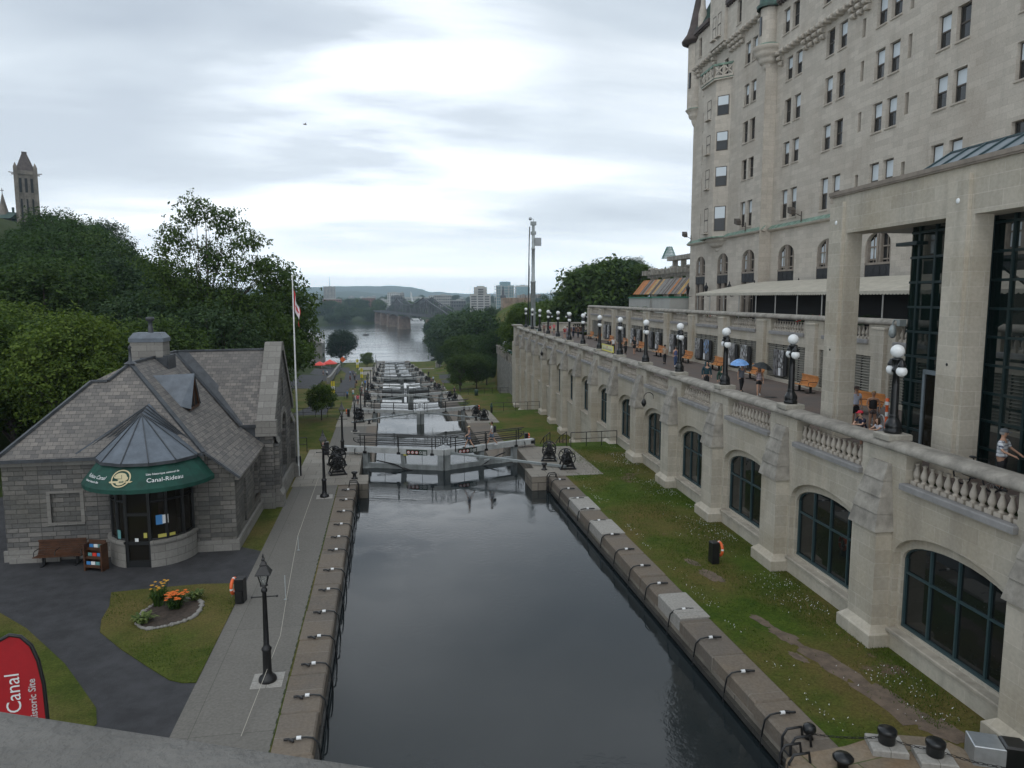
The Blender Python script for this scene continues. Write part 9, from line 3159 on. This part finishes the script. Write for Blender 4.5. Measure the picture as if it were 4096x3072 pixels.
MB().box(-5, 20, -.4, .4, -2, 1.2).build('wall', 'coping_pale', wl2)
rp = thing('ramp_wall', 'sloping stone ramp wall beside the descending road', 'wall', (-18, 270, -14), 0)
b = MB()
for (x, y), (x2, y2) in zip([(-15.6, 199.5), (-17, 235), (-18.8, 275), (-20.4, 315), (-21.8, 353)][:-1], [(-15.6, 199.5), (-17, 235), (-18.8, 275), (-20.4, 315), (-21.8, 353)][1:]):
 za, zb = gz_left(x, y) + .9, gz_left(x2, y2) + .9
 b.beam((x, y, za), (x2, y2, zb), .7, 1.6)
b.build('wall', 'limestone_smooth', rp, (-18, 270, -14))
# street beyond the terrace: bus, van, tents, machines
t = thing('bus', 'white and teal bus half hidden behind the terrace corner', 'bus', (26.6, 152, -.2), radians(8))
MB().cbox(-1.25, 1.25, -5.5, 5.5, .45, 3.1, .12).build('body', 'lettering_white', t)
MB().box(-1.27, 1.27, -5.3, 5.3, 1.6, 2.6).box(-1.1, 1.1, -5.53, -5.49, 1.5, 2.7).build('window', 'glass_arch', t)
MB().box(-1.26, 1.26, -5.52, 5.52, .9, 1.35).build('stripe', cmat((.03, .25, .3), .4), t)
for y in (-3.6, 3.4):
 for x in (-1.2, 1.2):
  MB().torus((x, y, .48), .36, .12, 18, 8, 0, 'x').build('wheel', 'lamp_black', t)
t = thing('car', 'pale car roof showing above the promenade end parapet', 'car', (24.7, 128.5, 5.95), radians(75))
b = MB().add([(-.85, -2.1, .3), (.85, -2.1, .3), (.85, 2.1, .3), (-.85, 2.1, .3), (-.85, -2.1, .85), (.85, -2.1, .85), (.85, 2.1, .8), (-.85, 2.1, .8)], [(0, 1, 5, 4), (1, 2, 6, 5), (2, 3, 7, 6), (3, 0, 4, 7), (4, 5, 6, 7)])
b.add([(-.8, -1.6, .85), (.8, -1.6, .85), (.8, 1.1, .82), (-.8, 1.1, .82), (-.65, -1.0, 1.42), (.65, -1.0, 1.42), (.65, .35, 1.42), (-.65, .35, 1.42)], [(4, 5, 6, 7)])
b.build('body', cmat((.55, .62, .60), .3), t)
b = MB().add([(-.8, -1.6, .85), (.8, -1.6, .85), (.8, 1.1, .82), (-.8, 1.1, .82), (-.65, -1.0, 1.41), (.65, -1.0, 1.41), (.65, .35, 1.41), (-.65, .35, 1.41)], [(0, 1, 5, 4), (1, 2, 6, 5), (2, 3, 7, 6), (3, 0, 4, 7)])
b.build('window', 'glass_arch', t)
for y in (-1.3, 1.3):
 for x in (-.8, .8):
  MB().torus((x, y, .32), .22, .1, 14, 8, 0, 'x').build('wheel', 'lamp_black', t)
t = thing('party_tent', 'white peaked tent before the dark park trees', 'tent', (57, 190, 10.2), 0)
MB().add([(-2.8, -2.5, 0), (2.8, -2.5, 0), (2.8, 2.5, 0), (-2.8, 2.5, 0), (-2.8, -2.5, 2.2), (2.8, -2.5, 2.2), (2.8, 2.5, 2.2), (-2.8, 2.5, 2.2), (.2, 0, 3.6)], [(0, 1, 5, 4), (1, 2, 6, 5), (3, 0, 4, 7), (4, 5, 8), (5, 6, 8), (6, 7, 8), (7, 4, 8)]).build('canvas', 'flag_white', t)
MB().box(-.2, 1.8, -2.56, -2.5, 0, 2.0).build('doorway', 'mid_panel', t)
t = thing('box_trailer', 'white box trailer with red lettering beside the peaked tent', 'trailer', (60.9, 189, 10.2), 0)
MB().box(-2.1, 2.1, -1.2, 1.2, .3, 2.4).build('body', 'flag_white', t)
b = MB()
text_on(b, 'lender', .75, lambda x, y: (-.6 + x, -1.215, .9 + y))
text_on(b, 'la', .5, lambda x, y: (-1.8 + x, -1.215, 1.5 + y))
b.build('lettering', 'red_cloth', t)
for x in (-1.2, 1.2):
 MB().torus((x, -1.1, .25), .2, .08, 12, 6, 0, 'y').build('wheel', 'lamp_black', t)
t = thing('excavator', 'orange excavator parked on the park street', 'excavator', (46.7, 190, 10.4), 0)
MB().cbox(-1.3, .9, -1, 1, .6, 1.5, .1).build('body', 'orange_plastic', t)
MB().cbox(-.2, .9, -.9, .3, 1.5, 2.4, .1).build('cab', 'glass_arch', t)
MB().box(-1.4, 1.2, -1.1, -.6, 0, .6).box(-1.4, 1.2, .6, 1.1, 0, .6).build('track', 'lamp_black', t)
MB().beam((.6, .4, 1.5), (-1.4, .4, 2.3), .3, .3).beam((-1.4, .4, 2.3), (-2.0, .4, 1.0), .25, .25).build('arm', 'red_plastic', t)
t = thing('van', 'blue grey van on the park street right of the excavator', 'van', (50.2, 191, 10.3), radians(90))
MB().cbox(-.95, .95, -2.3, 2.3, .35, 1.9, .15).build('body', 'blue_grey_metal', t)
MB().box(-.97, .97, -1.9, 1.8, 1.15, 1.65).build('window', 'glass_arch', t)
for y in (-1.4, 1.4):
 for x in (-.9, .9):
  MB().torus((x, y, .34), .24, .1, 14, 8, 0, 'x').build('wheel', 'lamp_black', t)
gl3_ = None
for i, (x, y) in enumerate(((44.5, 188), (46.3, 187), (48.4, 186), (53.4, 185), (41, 186))):
 dup(gl, (x, y, gz_right(x, y) - .5), radians(75), 'small white globe lamp on the park street, %s from the left' % ['second', 'third', 'fourth', 'fifth', 'first'][i], 'globe lamps on the park street', .62)
for i in range(6):
 dup(gl, (29.5 + i * 2.4, 172 + i * 16, gz_right(29.5 + i * 2.4, 172 + i * 16) + 3.5), radians(80), 'tiny white globe lamp on the descending street, %s along the row' % ['first', 'second', 'third', 'fourth', 'fifth', 'last'][i], 'globe lamps on the descending street', .6)
# gull
gu = thing('gull', 'small dark gull flying under the clouds', 'bird', (-11.5, 118, 38.0), radians(30))
b = MB()
b.tube([(-.28, 0, 0), (-.1, 0, .02), (.12, 0, .02), (.26, 0, .03), (.33, 0, .02)], [.015, .06, .07, .045, .01], 8)
for sg in (-1, 1):
 b.poly([(.08, sg * .05, .05), (.10, sg * .35, .22), (-.02, sg * .75, .12), (-.10, sg * .40, .18), (-.08, sg * .05, .04)])
b.build('bird_body', 'sash_brown', gu)
# ------------------------------------------------------------------ haze: one even box of air
hz_ = MB().box(-2600, 2600, -60, 7300, -24.5, 190).build('haze', [])
hz_['kind'] = 'stuff'
hm = bpy.data.materials.new('haze_air')
hm.use_nodes = True
nt = hm.node_tree
nt.nodes.clear()
ho = nd(nt, 'ShaderNodeOutputMaterial')
hv = nd(nt, 'ShaderNodeVolumePrincipled')
hv.inputs['Color'].default_value = (.70, .86, 1.0, 1)
hv.inputs['Density'].default_value = 0.00015
hv.inputs['Anisotropy'].default_value = 0.35
lk(nt, hv.outputs[0], ho.inputs['Volume'])
hz_.data.materials.append(hm)
